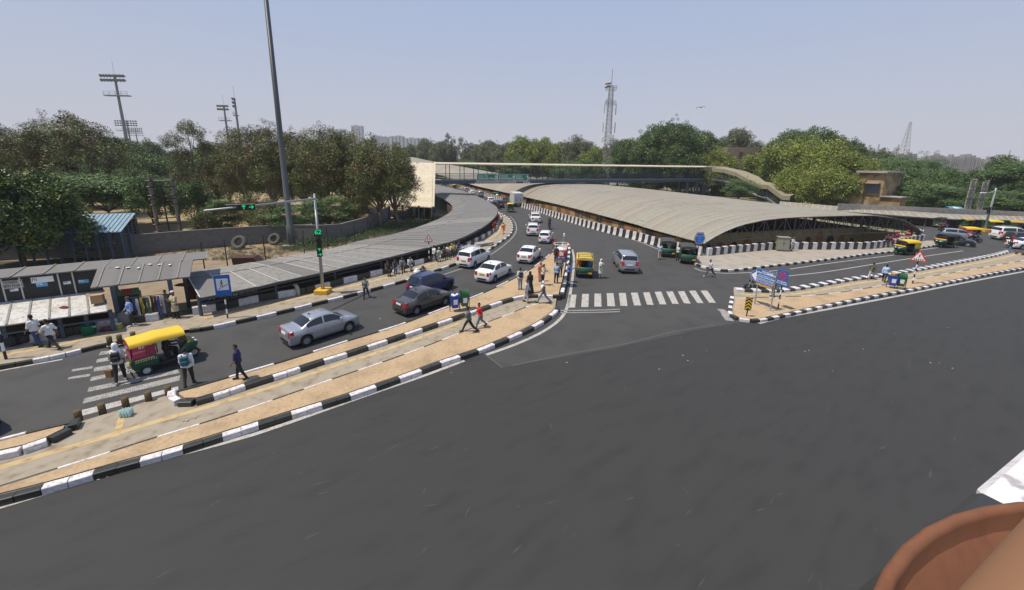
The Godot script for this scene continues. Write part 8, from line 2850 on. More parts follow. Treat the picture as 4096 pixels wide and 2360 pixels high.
func small_things() -> void:
	# bollards
	var proto: Node3D = null
	for s in [[319, 1691, 0.02, "fat rusty bollard at the end of the worn crosswalk"], [414, 1663, 0.02, ""], [507, 1636, 0.02, ""], [598, 1613, 0.02, ""], [677, 1590, 0.02, ""], [442, 1383, 0.1, "rusty bollard at the far end of the worn crosswalk"], [482, 1376, 0.1, ""], [536, 1364, 0.1, ""], [4064, 1019, 0.05, "brown bollard beside the far crosswalk"], [4090, 1023, 0.05, ""]]:
		var at := g(s[0], s[1], s[2])
		var lab := "rusty tube bollard along the near end of the worn crosswalk" if s[1] > 1500 else ("rusty tube bollard along the far end of the worn crosswalk" if s[1] > 1100 else "brown tube bollard beside the far crosswalk")
		var grp := "near crosswalk bollards" if s[1] > 1500 else ("far side crosswalk bollards" if s[1] > 1100 else "bollards at the far crosswalk")
		if proto == null:
			proto = thing("bollard", lab, "bollard", at, 0, grp)
			var st := ST(true)
			lathe(st, Vector3.ZERO, [[0.0, 0.02], [0.115, 0.02], [0.115, 0.52], [0.1, 0.525], [0.0, 0.515]], 14)
			obj("tube", st, texmat("rust_tube", L(0.11, 0.08, 0.04), 0.75, noise_tex(31, 0.03, [[0.0, Color(0.25, 0.2, 0.18)], [0.45, Color(0.6, 0.5, 0.35)], [0.6, Color(1.0, 0.9, 0.6)], [1.0, Color(1.6, 1.3, 0.7)]], 4), 0.8), proto)
			st = ST()
			lathe(st, Vector3.ZERO, [[0.16, 0.0], [0.16, 0.025], [0.1, 0.03]], 12)
			obj("base_ring", st, M.concrete, proto)
		else:
			dup(proto, at, rng.randf() * 3, lab, grp)
	# pack of water bottles
	var wp := thing("bottle_pack", "shrink wrapped pack of pale green water bottles by the bollards", "bottles", g(508, 1663, 0.16), 0.25)
	for i in 4:
		for k in 3:
			var st := ST(true)
			lathe(st, Vector3(-0.14 + i * 0.093, 0, -0.093 + k * 0.093), [[0.0, 0.0], [0.043, 0.005], [0.044, 0.2], [0.035, 0.235], [0.016, 0.27], [0.016, 0.3], [0.0, 0.3]], 8)
			obj("bottle", st, mat("bottle", L(0.42, 0.62, 0.6), 0.2), wp)
	# drum
	var dr := thing("traffic_drum", "round red white and blue police traffic stand on the island tip", "stand", g(2242, 1034, 0.34))
	for q in [[0.0, 0.32, M.signblue, "lower_band"], [0.32, 0.92, M.signred, "middle_band"], [0.92, 1.08, M.white, "upper_band"]]:
		var st := ST(true)
		lathe(st, Vector3.ZERO, [[0.0, q[0]], [0.62, q[0]], [0.62, q[1]], [0.0, q[1]]], 20)
		obj(q[3], st, q[2], dr)
	var st := ST(true)
	for yy in [1.55]:
		for k in 20:
			var a0 := TAU * k / 20
			var a1 := TAU * (k + 1) / 20
			rod(st, Vector3(cos(a0) * 0.75, yy, sin(a0) * 0.75), Vector3(cos(a1) * 0.75, yy, sin(a1) * 0.75), 0.025, 5)
	for k in 5: rod(st, Vector3(cos(k * 1.256) * 0.6, 1.05, sin(k * 1.256) * 0.6), Vector3(cos(k * 1.256) * 0.75, 1.55, sin(k * 1.256) * 0.75), 0.022, 5)
	obj("ring_rail", st, M.white, dr)
	plate("emblem", dr, Transform3D(Basis(), Vector3(0, 0.62, 0.625)), 0.4, 0.36, 0.02, M.white)
	text(dr, "POLICE", Transform3D(Basis(), Vector3(0, 0.1, 0.64)), 0.14, M.white, true, true)
	for i in 5:
		var d := thing("delineator", "thin orange spring delineator post beside the island tip", "delineator", g(2211 + i * 2.5, 992 - i * 6.5), 0.1 * i, "orange delineators at the island tip")
		st = ST()
		tube(st, [Vector3.ZERO, Vector3(0.03 * (i - 2), 0.6, 0.02)], [0.045, 0.04], 6)
		obj("post", st, mat("delin", L(0.55, 0.07, 0.03), 0.6), d)
		st = ST()
		lathe(st, Vector3.ZERO, [[0.11, 0.0], [0.1, 0.04], [0.04, 0.05]], 8)
		obj("foot", st, M.black, d)
	for i in 9:
		var d := thing("delineator_stub", "broken stub of an orange delineator lying along the lane line", "delineator", g(2271 + i * 2.6, 962 + i * 5.5), i * 0.7, "broken delineator stubs")
		st = ST()
		rod(st, Vector3(0, 0.04, 0), Vector3(0.3, 0.07, 0.05), 0.03, 5)
		obj("stub", st, mat("delin", L(0.55, 0.07, 0.03), 0.6), d)
	var cp := thing("concrete_post", "grey concrete marker post with white top at the island tip", "post", g(2255, 981))
	st = ST()
	cbox(st, Vector3(0, 0.6, 0), Vector3(0.26, 1.2, 0.26), 0.03)
	obj("shaft", st, M.concrete, cp)
	st = ST()
	cbox(st, Vector3(0, 1.33, 0), Vector3(0.2, 0.3, 0.2), 0.03)
	obj("white_cap", st, M.white, cp)
	# electric cabinet
	var ca := thing("electric_cabinet", "grey green steel electric cabinet beside the striped plaza wall", "cabinet", g(3126, 1003, 0.12), -0.25)
	var cm := texmat("cabinet", L(0.26, 0.26, 0.22), 0.6, M.t_fine, 1.0, M.t_grime, 2.0)
	st = ST()
	cbox(st, Vector3(0, 0.85, 0), Vector3(1.15, 1.5, 0.75), 0.02)
	obj("housing", st, cm, ca)
	st = ST()
	cbox(st, Vector3(0, 1.65, 0), Vector3(1.3, 0.1, 0.9), 0.02)
	obj("lid", st, cm, ca)
	for s in [-1.0, 1.0]:
		st = ST()
		cbox(st, Vector3(s * 0.28, 0.88, 0.38), Vector3(0.53, 1.35, 0.03), 0.01)
		var d := obj("door", st, cm, ca)
		st = ST()
		cbox(st, Vector3(s * 0.07, 0.95, 0.41), Vector3(0.04, 0.18, 0.03), 0.008)
		obj("handle", st, M.black, d)
		st = ST()
		box(st, Vector3(s * 0.5, 0.06, 0), Vector3(0.1, 0.14, 0.7))
		obj("foot", st, M.black, ca)
	# wire fence posts behind the shelter
	var fp := [[911, 1064], [1063, 1041], [1219, 1012], [1313, 997], [1421, 972], [1499, 950], [1600, 925], [820, 1080]]
	for q in fp:
		var f := thing("fence_post", "thin dark iron fence post on the verge behind the shelter", "post", g(q[0], q[1] + 4), 0, "iron fence posts on the verge")
		st = ST()
		bar(st, Vector3.ZERO, Vector3(0, 2.6, 0), 0.07, 0.07)
		obj("post", st, M.black, f)
	# tyres
	for q in [[955, 997, 0.78, "big worn tractor tyre lying against the cement wall, left of the tall pole"], [1096, 979, 0.68, "big worn tractor tyre propped up close to the tall grey pole"]]:
		var t := thing("tractor_tyre", q[3], "tyre", g(q[0], q[1]))
		var bs := Basis(Vector3.RIGHT, deg_to_rad(62)) * Basis(Vector3.UP, 0.4)
		var rr: float = q[2]
		st = ST(true)
		var cc := Vector3(0, rr * 0.92, -0.2)
		lathe(st, cc, [[rr * 0.52, -0.15], [rr * 0.8, -0.2], [rr, -0.14], [rr, 0.14], [rr * 0.8, 0.2], [rr * 0.52, 0.15], [rr * 0.52, -0.15]], 24, bs)
		obj("casing", st, mat("old_rubber", L(0.085, 0.08, 0.07), 0.95), t)
		st = ST()
		for k in 22:
			var a := TAU * k / 22
			box(st, cc + bs * Vector3(cos(a) * rr, 0.07 if k % 2 else -0.07, sin(a) * rr), Vector3(0.08, 0.2, 0.1), bs * Basis(Vector3.UP, -a))
		obj("tread_lugs", st, mat("old_rubber", L(0.085, 0.08, 0.07), 0.95), t)
	# slab pile
	var sp := thing("slab_pile", "untidy pile of broken concrete slabs by the cement wall", "slabs", g(1328, 958))
	for i in 14:
		st = ST()
		cbox(st, Vector3(rng.randf_range(-0.5, 0.5), 0.08 + (i / 2) * 0.2, rng.randf_range(-0.25, 0.25)), Vector3(rng.randf_range(1.4, 2.3), 0.13, rng.randf_range(0.5, 0.9)), 0.02, Basis.from_euler(Vector3(rng.randf_range(-0.08, 0.08), rng.randf_range(-0.5, 0.5), rng.randf_range(-0.1, 0.1))))
		obj("slab", st, M.concrete, sp)
	var rbx := thing("rusty_box", "dark rusty metal skip lying on the verge behind the shelter", "skip", g(995, 1062), 0.15)
	st = ST()
	shell(st, [ring(-1.1, 0, 0.9, 0.5, 0.6, 0.02), ring(0.7, 0, 0.9, 0.5, 0.6, 0.02), ring(1.2, 0, 0.3, 0.5, 0.55, 0.02)])
	obj("skip_body", st, mat("dark_rust", L(0.05, 0.022, 0.016), 0.85), rbx)
	var pp := thing("bent_pipe", "thick bent concrete pipe standing at the low shelter wall", "pipe", g(1195, 1182, 0.19))
	st = ST(true)
	tube(st, [Vector3(0, 0, 0.05), Vector3(0, 0.55, 0.05), Vector3(-0.1, 0.72, 0.0), Vector3(-0.35, 0.78, -0.15)], [0.13], 10)
	obj("pipe", st, M.concrete, pp)
	var ml := thing("manhole_slab", "stack of grey concrete cover slabs on the footway", "slabs", g(1925, 982, 0.19), 0.5)
	for i in 3:
		st = ST()
		cbox(st, Vector3(0.2 * i, 0.1 + i * 0.11, 0), Vector3(2.4, 0.1, 1.0), 0.02, Basis(Vector3.UP, i * 0.12))
		obj("slab", st, M.concrete, ml)
	# bags near the seated people
	for q in [[1585, 1093, "white plastic sack beside the seated people", M.white], [1668, 1098, "white cloth bundle on the footway edge", M.white], [1692, 1088, "dark travel bag beside the white bundle", M.black]]:
		var s := thing("sack", q[2], "sack", g(q[0], q[1], 0.19))
		st = ST(true)
		lathe(st, Vector3.ZERO, [[0.0, 0.0], [0.26, 0.02], [0.33, 0.18], [0.26, 0.36], [0.1, 0.46], [0.12, 0.55], [0.0, 0.55]], 9)
		obj("bag", st, q[3], s)
	# crutch
	var cr := thing("crutch", "pale metal crutch of the man in olive", "crutch", g(3471, 1122, 0.13))
	st = ST()
	rod(st, Vector3.ZERO, Vector3(0.12, 1.15, 0), 0.02, 5)
	rod(st, Vector3(0.0, 1.16, 0), Vector3(0.22, 1.16, 0), 0.025, 5)
	obj("shaft", st, M.galv, cr)
	# bird
	var bp := far(2803, 430, 60)
	var bird := thing("bird", "dark kite gliding in the pale sky", "bird", bp, 0.6)
	st = ST(true)
	tube(st, [Vector3(-0.3, 0, 0), Vector3(-0.1, 0.02, 0), Vector3(0.12, 0.03, 0), Vector3(0.25, 0.02, 0)], [0.02, 0.07, 0.07, 0.02], 8)
	quad(st, Vector3(-0.25, 0, 0), Vector3(-0.5, 0.01, 0.1), Vector3(-0.48, 0, 0), Vector3(-0.5, 0.01, -0.1))
	obj("body", st, mat("feather_dark", L(0.05, 0.045, 0.04), 0.8), bird)
	for s in [-1.0, 1.0]:
		st = ST()
		quad(st, Vector3(0.1, 0.03, s * 0.05), Vector3(0.16, 0.14, s * 0.4), Vector3(-0.06, 0.12, s * 0.42), Vector3(-0.12, 0.02, s * 0.05))
		quad(st, Vector3(0.16, 0.14, s * 0.4), Vector3(-0.08, -0.1, s * 0.72), Vector3(-0.18, -0.06, s * 0.66), Vector3(-0.06, 0.12, s * 0.42))
		obj("wing", st, mat("feather_dark", L(0.05, 0.045, 0.04), 0.8), bird)
	# blue kiosk roof across the junction
	var kb := g(3835, 890)
	var kx := thing("vendor_cart", "small vendor cart with a blue and white awning across the junction", "cart", kb + Vector3(0, 0, -1.5), -0.2)
	for q in [[-0.7, L(0.06, 0.25, 0.45)], [0.0, L(0.5, 0.55, 0.58)], [0.7, L(0.1, 0.35, 0.55)]]:
		st = ST(true)
		roof_arch(q[0] - 0.35, q[0] + 0.35, 0.7, 2.45, 2.85, st)
		obj("awning_strip", st, mat("awn%.1f" % q[0], q[1], 0.6), kx)
	for s in [[-0.9, -0.6], [0.9, -0.6], [-0.9, 0.6], [0.9, 0.6]]:
		st = ST()
		rod(st, Vector3(s[0], 0, s[1]), Vector3(s[0], 2.5, s[1]), 0.03, 5)
		obj("awning_pole", st, M.galv, kx)
	st = ST()
	cbox(st, Vector3(0, 0.7, 0), Vector3(1.7, 0.5, 1.0), 0.03)
	obj("counter", st, M.brown, kx)
	for k in 4:
		wheel(kx, Vector3(-0.6 if k % 2 else 0.6, 0.25, -0.5 if k < 2 else 0.5), 0.25, 0.06, M.galv, 1.0)
	# litter
	st = ST()
	for i in 60:
		var x := rng.randf_range(1200, 4000)
		var y := rng.randf_range(1190, 1500)
		var s := rng.randf_range(0.025, 0.06)
		if i >= 40:
			x = rng.randf_range(300, 2000)
			y = 2003 - x * 0.335 + rng.randf_range(2, 60)
			s *= 0.7
		var on_isl := i < 14
		if on_isl:
			x = rng.randf_range(300, 2100)
			y = 1955 - x * 0.337 + rng.randf_range(-30, 20)
		var c := g(x, y, 0.19 if on_isl else 0.013)
		var b := Basis(Vector3.UP, rng.randf() * TAU)
		quad(st, c + b * Vector3(-s, 0, -s * 0.6), c + b * Vector3(-s * 0.8, 0.012, s * 0.6), c + b * Vector3(s, 0.005, s * 0.7), c + b * Vector3(s * 0.9, 0.015, -s * 0.5))
	var sc := ST()
	for i in 90:
		var c := g(rng.randf_range(600, 4096), rng.randf_range(1330, 2350), 0.008)
		var b := Basis(Vector3.UP, 0.616 + rng.randfn() * 0.4)
		var s := Vector2(rng.randf_range(0.06, 0.35), rng.randf_range(0.008, 0.03))
		var e := rng.randf_range(-0.4, 0.4)
		quad(sc, c + b * Vector3(-s.x, 0, 0), c + b * Vector3(e * s.x, 0, s.y), c + b * Vector3(s.x, 0, 0), c + b * Vector3(-e * s.x, 0, -s.y))
	tag(obj("road_scuffs", sc, mat("scuff", L(0.055, 0.054, 0.051), 0.9)), "pale scrapes worn into the dark asphalt", "scuffs", "", "stuff")
	var lt := obj("litter", st, mat("scrap", L(0.32, 0.31, 0.29), 0.9))
	tag(lt, "scattered scraps of paper litter on the road and island", "litter", "", "stuff")

func stall() -> void:
	var r := thing("market_stall", "dark kiosk with stickers and Hindi lettering under a grey felt roof", "stall")
	# white painted low roof
	var hf := 1.5
	var f0 := g(-260, 1339, hf)
	var f1 := g(431, 1244, hf)
	var b1 := g(414, 1161, 1.85)
	var b0 := b1 + (f0 - f1)
	var n := 8
	for i in n:
		var st := ST()
		var z := Vector3.UP * rng.randf_range(0, 0.02)
		var p := [f0.lerp(f1, float(i) / n) + z, f0.lerp(f1, (i + 1.0) / n) + z, b0.lerp(b1, (i + 1.0) / n) + z, b0.lerp(b1, float(i) / n) + z]
		quad(st, p[0], p[3], p[2], p[1])
		for k in 4: quad(st, p[k], p[(k + 1) % 4], p[(k + 1) % 4] + Vector3.DOWN * 0.06, p[k] + Vector3.DOWN * 0.06)
		obj("white_roof_sheet", st, M.white_sheet, r)
		st = ST()
		bar(st, p[1] + Vector3.UP * 0.03, p[2] + Vector3.UP * 0.03, 0.08, 0.02)
		obj("seam_strip", st, M.pale_sheet, r)
	# dark board wall above its back edge
	var x := (b1 - b0).normalized()
	var zo := Vector3(-x.z, 0, x.x)
	var top := on_plane(402, 1079, b0, b1).y
	var ln := b0.distance_to(b1)
	var T := Transform3D(Basis(x, Vector3.UP, zo), b0 * Vector3(1, 0, 1))
	var lb := T.affine_inverse()
	for i in 6:
		var st := ST()
		box(st, T * Vector3(ln * (i + 0.5) / 6, (1.75 + top) * 0.5, 0), Vector3(ln / 6 - 0.015, top - 1.75, 0.06), T.basis)
		obj("board", st, mat("board_dark", L(0.018, 0.018, 0.017), 0.6), r)
	for q in [[24, 1190], [90, 1160], [243, 1150], [300, 1140]]:
		var st := ST()
		var l := lb * on_plane(q[0], q[1], b0, b1)
		box(st, T * Vector3(l.x, (1.8 + top) * 0.5 + 0.05, 0.05), Vector3(0.06, top - 1.85, 0.03), T.basis)
		obj("batten", st, M.seam, r)
	var sgn := func(x0: float, y0: float, x1: float, y1: float, m: Material) -> Array:
		var a := lb * on_plane(x0, y0, b0, b1)
		var c := lb * on_plane(x1, y1, b0, b1)
		var ctr := Vector3((a.x + c.x) * 0.5, (a.y + c.y) * 0.5, 0.05)
		var tt := T * Transform3D(Basis(), ctr)
		var w := absf(c.x - a.x)
		var h := absf(a.y - c.y)
		plate("sticker", r, tt, w, h, 0.02, m)
		return [tt, w, h]
	var big: Array = sgn.call(10, 1124, 98, 1147, mat("poster_grey", L(0.42, 0.41, 0.37), 0.8))
	devanagari(r, (big[0] as Transform3D).translated_local(Vector3(-big[1] * 0.46, big[2] * 0.08, 0.015)), "plksE priTig", big[2] * 0.3, M.black)
	text(r, "9891753437", (big[0] as Transform3D).translated_local(Vector3(0, -big[2] * 0.46, 0.012)).scaled_local(Vector3(big[1] / (big[2] * 0.32 * 7.0), 1, 1)), big[2] * 0.32, M.black, true, true)
	sgn.call(122, 1110, 218, 1124, M.white)
	for q in [[144, 1132, 194, 1143, true], [40, 1155, 77, 1162, false], [253, 1126, 286, 1134, false], [313, 1120, 358, 1129, true]]:
		var p: Array = sgn.call(q[0], q[1], q[2], q[3], mat("sticker_blue", L(0.10, 0.36, 0.62), 0.6) if q[4] else M.white)
		text(r, "PG", (p[0] as Transform3D).translated_local(Vector3(-p[1] * 0.45, -p[2] * 0.3, 0.012)), p[2] * 0.55, M.white if q[4] else mat("pg_purple", L(0.08, 0.04, 0.25), 0.6))
	# upper felt roof strip and the jutting front roof
	var up_ := top + 0.12
	var e0 := on_plane(402, 1079, b0, b1)
	var s0 := b0 + zo * 0.25
	s0.y = up_
	var s1 := b1 + zo * 0.25 + x * 5.2
	s1.y = up_
	var back := zo * -2.0
	var m := 9
	for i in m:
		var st := ST()
		var a := s0.lerp(s1, float(i) / m) + Vector3.UP * rng.randf() * 0.02
		var c := s0.lerp(s1, (i + 1.0) / m) + Vector3.UP * rng.randf() * 0.02
		var d := back + Vector3.UP * 0.1
		quad(st, a, a + d, c + d, c)
		quad(st, a, c, c + Vector3.DOWN * 0.07, a + Vector3.DOWN * 0.07)
		quad(st, c, c + d, c + d + Vector3.DOWN * 0.07, c + Vector3.DOWN * 0.07)
		obj("felt_roof_sheet", st, M["felt%d" % (i % 4)], r)
		st = ST()
		bar(st, c + Vector3.UP * 0.03, c + d + Vector3.UP * 0.03, 0.06, 0.025)
		obj("seam_strip", st, M.pale_sheet, r)
	var j0 := on_plane(361, 1151, g(453, 1299, 0.19), g(453, 1299, 0.19) + x)
	var j1 := on_plane(758, 1101, g(453, 1299, 0.19), g(453, 1299, 0.19) + x)
	j1.y = j0.y
	var k0 := b1 + zo * 0.22
	k0.y = up_ + 0.03
	var k1 := k0 + x * j0.distance_to(j1) * 1.02
	for i in 5:
		var st := ST()
		var a := j0.lerp(j1, i / 5.0)
		var c := j0.lerp(j1, (i + 1) / 5.0)
		var d := k0.lerp(k1, (i + 1) / 5.0)
		var e := k0.lerp(k1, i / 5.0)
		quad(st, a, e, d, c)
		quad(st, a, c, c + Vector3.DOWN * 0.08, a + Vector3.DOWN * 0.08)
		quad(st, c, d, d + Vector3.DOWN * 0.08, c + Vector3.DOWN * 0.08)
		obj("felt_roof_sheet", st, M["felt%d" % ((i + 2) % 4)], r)
		st = ST()
		bar(st, a.lerp(c, 0.3) + Vector3.UP * 0.03, e.lerp(d, 0.3) + Vector3.UP * 0.03, 0.07, 0.025)
		obj("seam_strip", st, M.pale_sheet, r)
	for q in [j0 + x * 0.9, j1 - x * 1.0, k0 + x * 0.6, k1 - x * 0.6]:
		var st := ST()
		box(st, Vector3(q.x, q.y * 0.5, q.z), Vector3(0.2, q.y - 0.05, 0.2), T.basis)
		obj("post", st, M.steel_blue, r)
	for i in 7:
		var st := ST()
		var a := f0.lerp(f1, i / 6.0) - zo * 0.4
		box(st, Vector3(a.x, 0.75, a.z), Vector3(0.15, 1.4, 0.15), T.basis)
		obj("post", st, M.steel_blue, r)
	var st := ST()
	bar(st, Vector3(f0.x, 0.95, f0.z) - zo * 0.3, Vector3(f1.x, 0.95, f1.z) - zo * 0.3, 0.06, 0.09)
	obj("hand_rail", st, M.steel_blue, r)
	st = ST()
	bar(st, Vector3(b0.x, 0.85, b0.z), Vector3(b1.x, 0.85, b1.z), 0.15, 1.7)
	obj("back_wall", st, M.brown, r)
	# goods around the stall
	var ck := thing("drinks_cooler", "red and green drinks cooler with a bottle brand panel in the stall", "cooler", g(520, 1280, 0.19) - zo * 0.9, atan2(-x.z, x.x))
	st = ST()
	cbox(st, Vector3(0, 0.75, 0), Vector3(1.0, 1.5, 0.7), 0.03)
	obj("cabinet", st, mat("cooler_dark", L(0.03, 0.035, 0.03), 0.5), ck)
	plate("brand_panel", ck, Transform3D(Basis(Vector3.RIGHT, -0.4), Vector3(0, 1.62, 0.34)), 1.1, 0.42, 0.03, mat("cooler_green", L(0.03, 0.16, 0.05), 0.5))
	st = ST()
	lathe(st, Vector3(0, 1.64, 0.37), [[0, 0.004], [0.2, 0.004], [0.2, 0.0]], 16, Basis(Vector3.RIGHT, PI / 2 - 0.4).scaled(Vector3(1.5, 1, 1)))
	obj("brand_oval", st, mat("cooler_red", L(0.3, 0.02, 0.02), 0.5), ck)
	text(ck, "Limca", Transform3D(Basis(Vector3.RIGHT, -0.4), Vector3(0, 1.58, 0.385)), 0.15, M.white, true, true)
	for i in 7:
		st = ST(true)
		lathe(st, Vector3(-0.4 + i * 0.13, 1.5, 0.1), [[0, 0], [0.045, 0], [0.045, 0.18], [0.015, 0.25], [0.015, 0.3], [0, 0.3]], 7)
		obj("bottle", st, mat("cola", L(0.03, 0.02, 0.015), 0.2), ck)
	var ra := thing("clothes_rack", "rack hung with patterned blue, yellow and black cloth beside the vendor", "rack", g(585, 1290, 0.19) - zo * 0.3, atan2(-x.z, x.x))
	var cc := [L(0.04, 0.06, 0.2), L(0.5, 0.5, 0.48), L(0.45, 0.36, 0.05), L(0.03, 0.04, 0.03), L(0.05, 0.12, 0.08), L(0.1, 0.03, 0.03), L(0.03, 0.03, 0.035)]
	for i in 9:
		st = ST(true)
		var xx := -0.5 + i * 0.16
		for k in 6:
			var y0 := 1.5 - k * 0.2
			quad(st, Vector3(xx + sin(k * 1.7 + i) * 0.02, y0, 0.1 * sin(i * 2.1) + 0.03 * sin(k)), Vector3(xx + sin(k * 1.7 + 1.7 + i) * 0.02, y0 - 0.2, 0.1 * sin(i * 2.1) + 0.03 * sin(k + 1)), Vector3(xx + 0.15, y0 - 0.2, 0.1 * sin(i * 2.1) + 0.08), Vector3(xx + 0.15, y0, 0.1 * sin(i * 2.1) + 0.08))
		obj("cloth", st, fabric(cc[i % 7]), ra)
	st = ST()
	rod(st, Vector3(-0.6, 1.55, 0), Vector3(1.1, 1.55, 0), 0.02, 5)
	for s in [-0.6, 1.1]: rod(st, Vector3(s, 0, 0), Vector3(s, 1.55, 0), 0.02, 5)
	obj("frame", st, M.steel_dark, ra)
	var tb := thing("plastic_tub", "big dark green plastic tub on the footway by the stall", "tub", g(358, 1337, 0.19))
	st = ST(true)
	lathe(st, Vector3.ZERO, [[0.0, 0.02], [0.27, 0.0], [0.34, 0.52], [0.37, 0.54], [0.34, 0.56], [0.31, 0.52], [0.25, 0.1], [0, 0.08]], 18)
	obj("tub", st, mat("tub_green", L(0.01, 0.14, 0.08), 0.4), tb)
	st = ST()
	for s in [-1.0, 1.0]: tube(st, [Vector3(s * 0.35, 0.5, -0.1), Vector3(s * 0.42, 0.44, 0), Vector3(s * 0.35, 0.5, 0.1)], [0.015], 5)
	obj("handles", st, M.white, tb)
	var crate := thing("bottle_crate", "shrink wrapped tray of red capped bottles beside the stall post", "crate", g(430, 1322, 0.19), 0.3)
	for i in 6:
		for k in 3:
			st = ST(true)
			lathe(st, Vector3(-0.25 + i * 0.1, 0, -0.1 + k * 0.1), [[0, 0], [0.045, 0], [0.045, 0.16], [0.015, 0.22], [0.015, 0.25], [0, 0.25]], 6)
			obj("bottle", st, mat("bottle_red", L(0.16, 0.05, 0.06), 0.3), crate)
	crate = thing("bottle_crate", "yellow plastic crate beside the stall post", "crate", g(470, 1315, 0.19), 0.3)
	st = ST()
	cbox(st, Vector3(0, 0.14, 0), Vector3(0.42, 0.28, 0.32), 0.02)
	obj("crate_body", st, mat("crate_yellow", L(0.4, 0.28, 0.03), 0.5), crate)
	st = ST()
	cbox(st, Vector3(0, 0.3, 0), Vector3(0.38, 0.06, 0.28), 0.02)
	obj("contents", st, mat("bottle", L(0.42, 0.62, 0.6), 0.2), crate)
	var bx2 := thing("cardboard_box", "open brown cardboard box on the white roof edge by the stall post", "box", f1.lerp(b1, 0.35) - x * 0.3 + Vector3.UP * 0.1, atan2(-x.z, x.x))
	st = ST()
	cbox(st, Vector3(0, 0.25, 0), Vector3(0.5, 0.5, 0.45), 0.01)
	for s in [-1.0, 1.0]: box(st, Vector3(s * 0.33, 0.53, 0), Vector3(0.2, 0.01, 0.42), Basis(Vector3.BACK, s * 0.5))
	obj("carton", st, mat("card", L(0.35, 0.22, 0.11), 0.9), bx2)
	var sk := thing("sack", "grey woven sack leaning by the vendor in blue", "sack", g(500, 1300, 0.19) - zo * 0.2)
	st = ST(true)
	lathe(st, Vector3.ZERO, [[0, 0], [0.33, 0.02], [0.38, 0.3], [0.3, 0.65], [0.2, 0.75], [0, 0.7]], 10)
	obj("bag", st, mat("sack_grey", L(0.22, 0.21, 0.19), 0.9), sk)
	for q in [[30, 1385, 0.9, "black suitcase on the footway beside the low wall"], [90, 1372, 0.75, "black bulging bag on top of the low wall"]]:
		var bg := thing("travel_bag", q[3], "bag", g(q[0], q[1], 0.19), 0.3)
		st = ST()
		cbox(st, Vector3(0, 0.3, 0), Vector3(q[2], 0.55, 0.45), 0.1)
		obj("bag_body", st, mat("bag_black", L(0.02, 0.02, 0.022), 0.7), bg)
		st = ST()
		tube(st, [Vector3(-0.15, 0.55, 0), Vector3(0, 0.68, 0), Vector3(0.15, 0.55, 0)], [0.02], 5)
		obj("handle", st, mat("bag_black", L(0.02, 0.02, 0.022), 0.7), bg)
	var rag := thing("rag", "crumpled dark red rag on the white stall roof", "rag", f0.lerp(f1, 0.72).lerp(b0.lerp(b1, 0.72), 0.38) + Vector3.UP * 0.03)
	st = ST(true)
	lathe(st, Vector3.ZERO, [[0, 0.1], [0.1, 0.08], [0.2, 0.02], [0.24, 0.0]], 7, Basis(Vector3.UP, 0.3).scaled(Vector3(1.3, 1, 0.6)))
	obj("cloth", st, fabric(L(0.12, 0.01, 0.015)), rag)
	var ch := thing("cloth_heap", "heap of brown cloth on the shelter roof end", "cloth", g(742, 1140, 1.68))
	st = ST(true)
	lathe(st, Vector3.ZERO, [[0, 0.16], [0.25, 0.13], [0.5, 0.06], [0.62, 0.0]], 9, Basis().scaled(Vector3(1.2, 1, 0.55)))
	obj("cloth", st, fabric(L(0.10, 0.05, 0.035)), ch)
	var bp := thing("marker_post", "black and white striped post at the footway edge by the stall", "post", g(25, 1437, 0.19))
	banded(bp, 2.2, 0.055, 5, M.black, M.white)
	for i in 6:
		var lit := thing("paper_scrap", "scrap of white paper lying on the grey stall roof", "paper", k0.lerp(k1, 0.2 + i * 0.11).lerp(j0.lerp(j1, 0.2 + i * 0.11), 0.1 + 0.07 * (i % 3)) + Vector3.UP * 0.03, i, "paper scraps on the stall roof")
		st = ST()
		cbox(st, Vector3(0, 0.02, 0), Vector3(0.2, 0.04, 0.12), 0.01)
		obj("paper", st, M.white, lit)

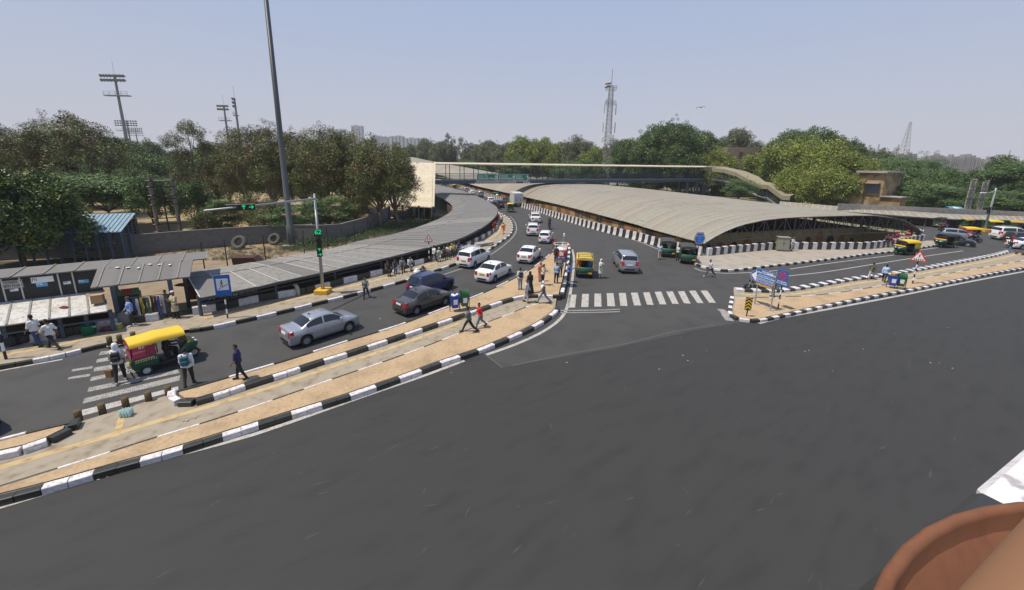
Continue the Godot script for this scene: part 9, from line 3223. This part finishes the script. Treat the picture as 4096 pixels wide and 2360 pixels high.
func overlook() -> void:
	# the parapet the picture was taken over
	var Y := 8.85
	var a := g(3408, 2360, Y)
	var b := g(4096, 1785, Y)
	var x := (b - a).normalized()
	var z := Vector3(-x.z, 0, x.x)
	if z.z < 0: z = -z
	var r := thing("parapet", "black and white painted concrete parapet of the overlook", "wall")
	var bs := Basis(x, Vector3.UP, z)
	var c1 := (g(3905, 1945, Y) - a).dot(x)
	for q in [[-3.0, -0.02, true], [-0.02, c1, false], [c1, c1 + 1.1, true], [c1 + 1.1, c1 + 2.2, false]]:
		var st := ST()
		cbox(st, a + x * (q[0] + q[1]) * 0.5 + z * 0.13 + Vector3.DOWN * 0.45, Vector3(q[1] - q[0] - 0.006, 0.9, 0.26), 0.025, bs)
		obj("parapet_block", st, M.kerb_white if q[2] else M.kerb_black, r)
	var dk := thing("overlook_deck", "concrete deck behind the painted parapet", "deck")
	var st := ST()
	box(st, a + z * 1.6 + Vector3.DOWN * 1.05, Vector3(6.5, 0.3, 3.0), bs)
	obj("slab", st, M.concrete, dk)
	st = ST()
	box(st, a + z * 2.4 + Vector3.DOWN * 5.05, Vector3(1.0, 7.9, 1.0), bs)
	obj("pier", st, M.concrete, dk)
	# terracotta pot, its rim above the parapet, and a leaning brown post nearer the lens
	var pot := thing("flower_pot", "large round terracotta brown bowl planter beside the parapet", "planter", Vector3(1.283, 8.3, 0.2246))
	st = ST(true)
	lathe(st, Vector3.ZERO, [[0.0, 0.0], [0.5, 0.0], [0.88, 0.86], [0.985, 1.005], [1.008, 1.02], [1.01, 1.045], [1.004, 1.05], [0.992, 1.05], [0.987, 1.04], [0.965, 0.86], [0.0, 0.84]], 64)
	obj("bowl", st, texmat("terracotta", L(0.17, 0.066, 0.028), 0.75, M.t_fine, 0.6, M.t_grime, 1.1), pot)
	st = ST()
	rod(st, Vector3(-0.3, 0.86, -0.66), Vector3(-0.12, 0.86, -0.5), 0.006, 5)
	obj("twig", st, M.seam, pot)
	var pst := thing("leaning_post", "smooth light brown round post leaning beside the planter", "post", Vector3(0.618, 9.6, -0.322))
	st = ST(true)
	var ax := Vector3(0.57, 0.81, -0.1).normalized()
	tube(st, [-ax * 1.85, -ax * 0.6, ax * 0.5], [0.085], 20)
	obj("shaft", st, mat("post_brown", L(0.21, 0.105, 0.05), 0.55), pst)

func _ready() -> void:
	rng.seed = 7
	setup_view()
	make_materials()
	lines()
	ground()
	vaults()
	shelters()
	footbridge()
	masts()
	buildings()
	far_buildings()
	vehicles()
	people()
	stall()
	signals()
	signs()
	bins()
	small_things()
	overlook()
	plants()
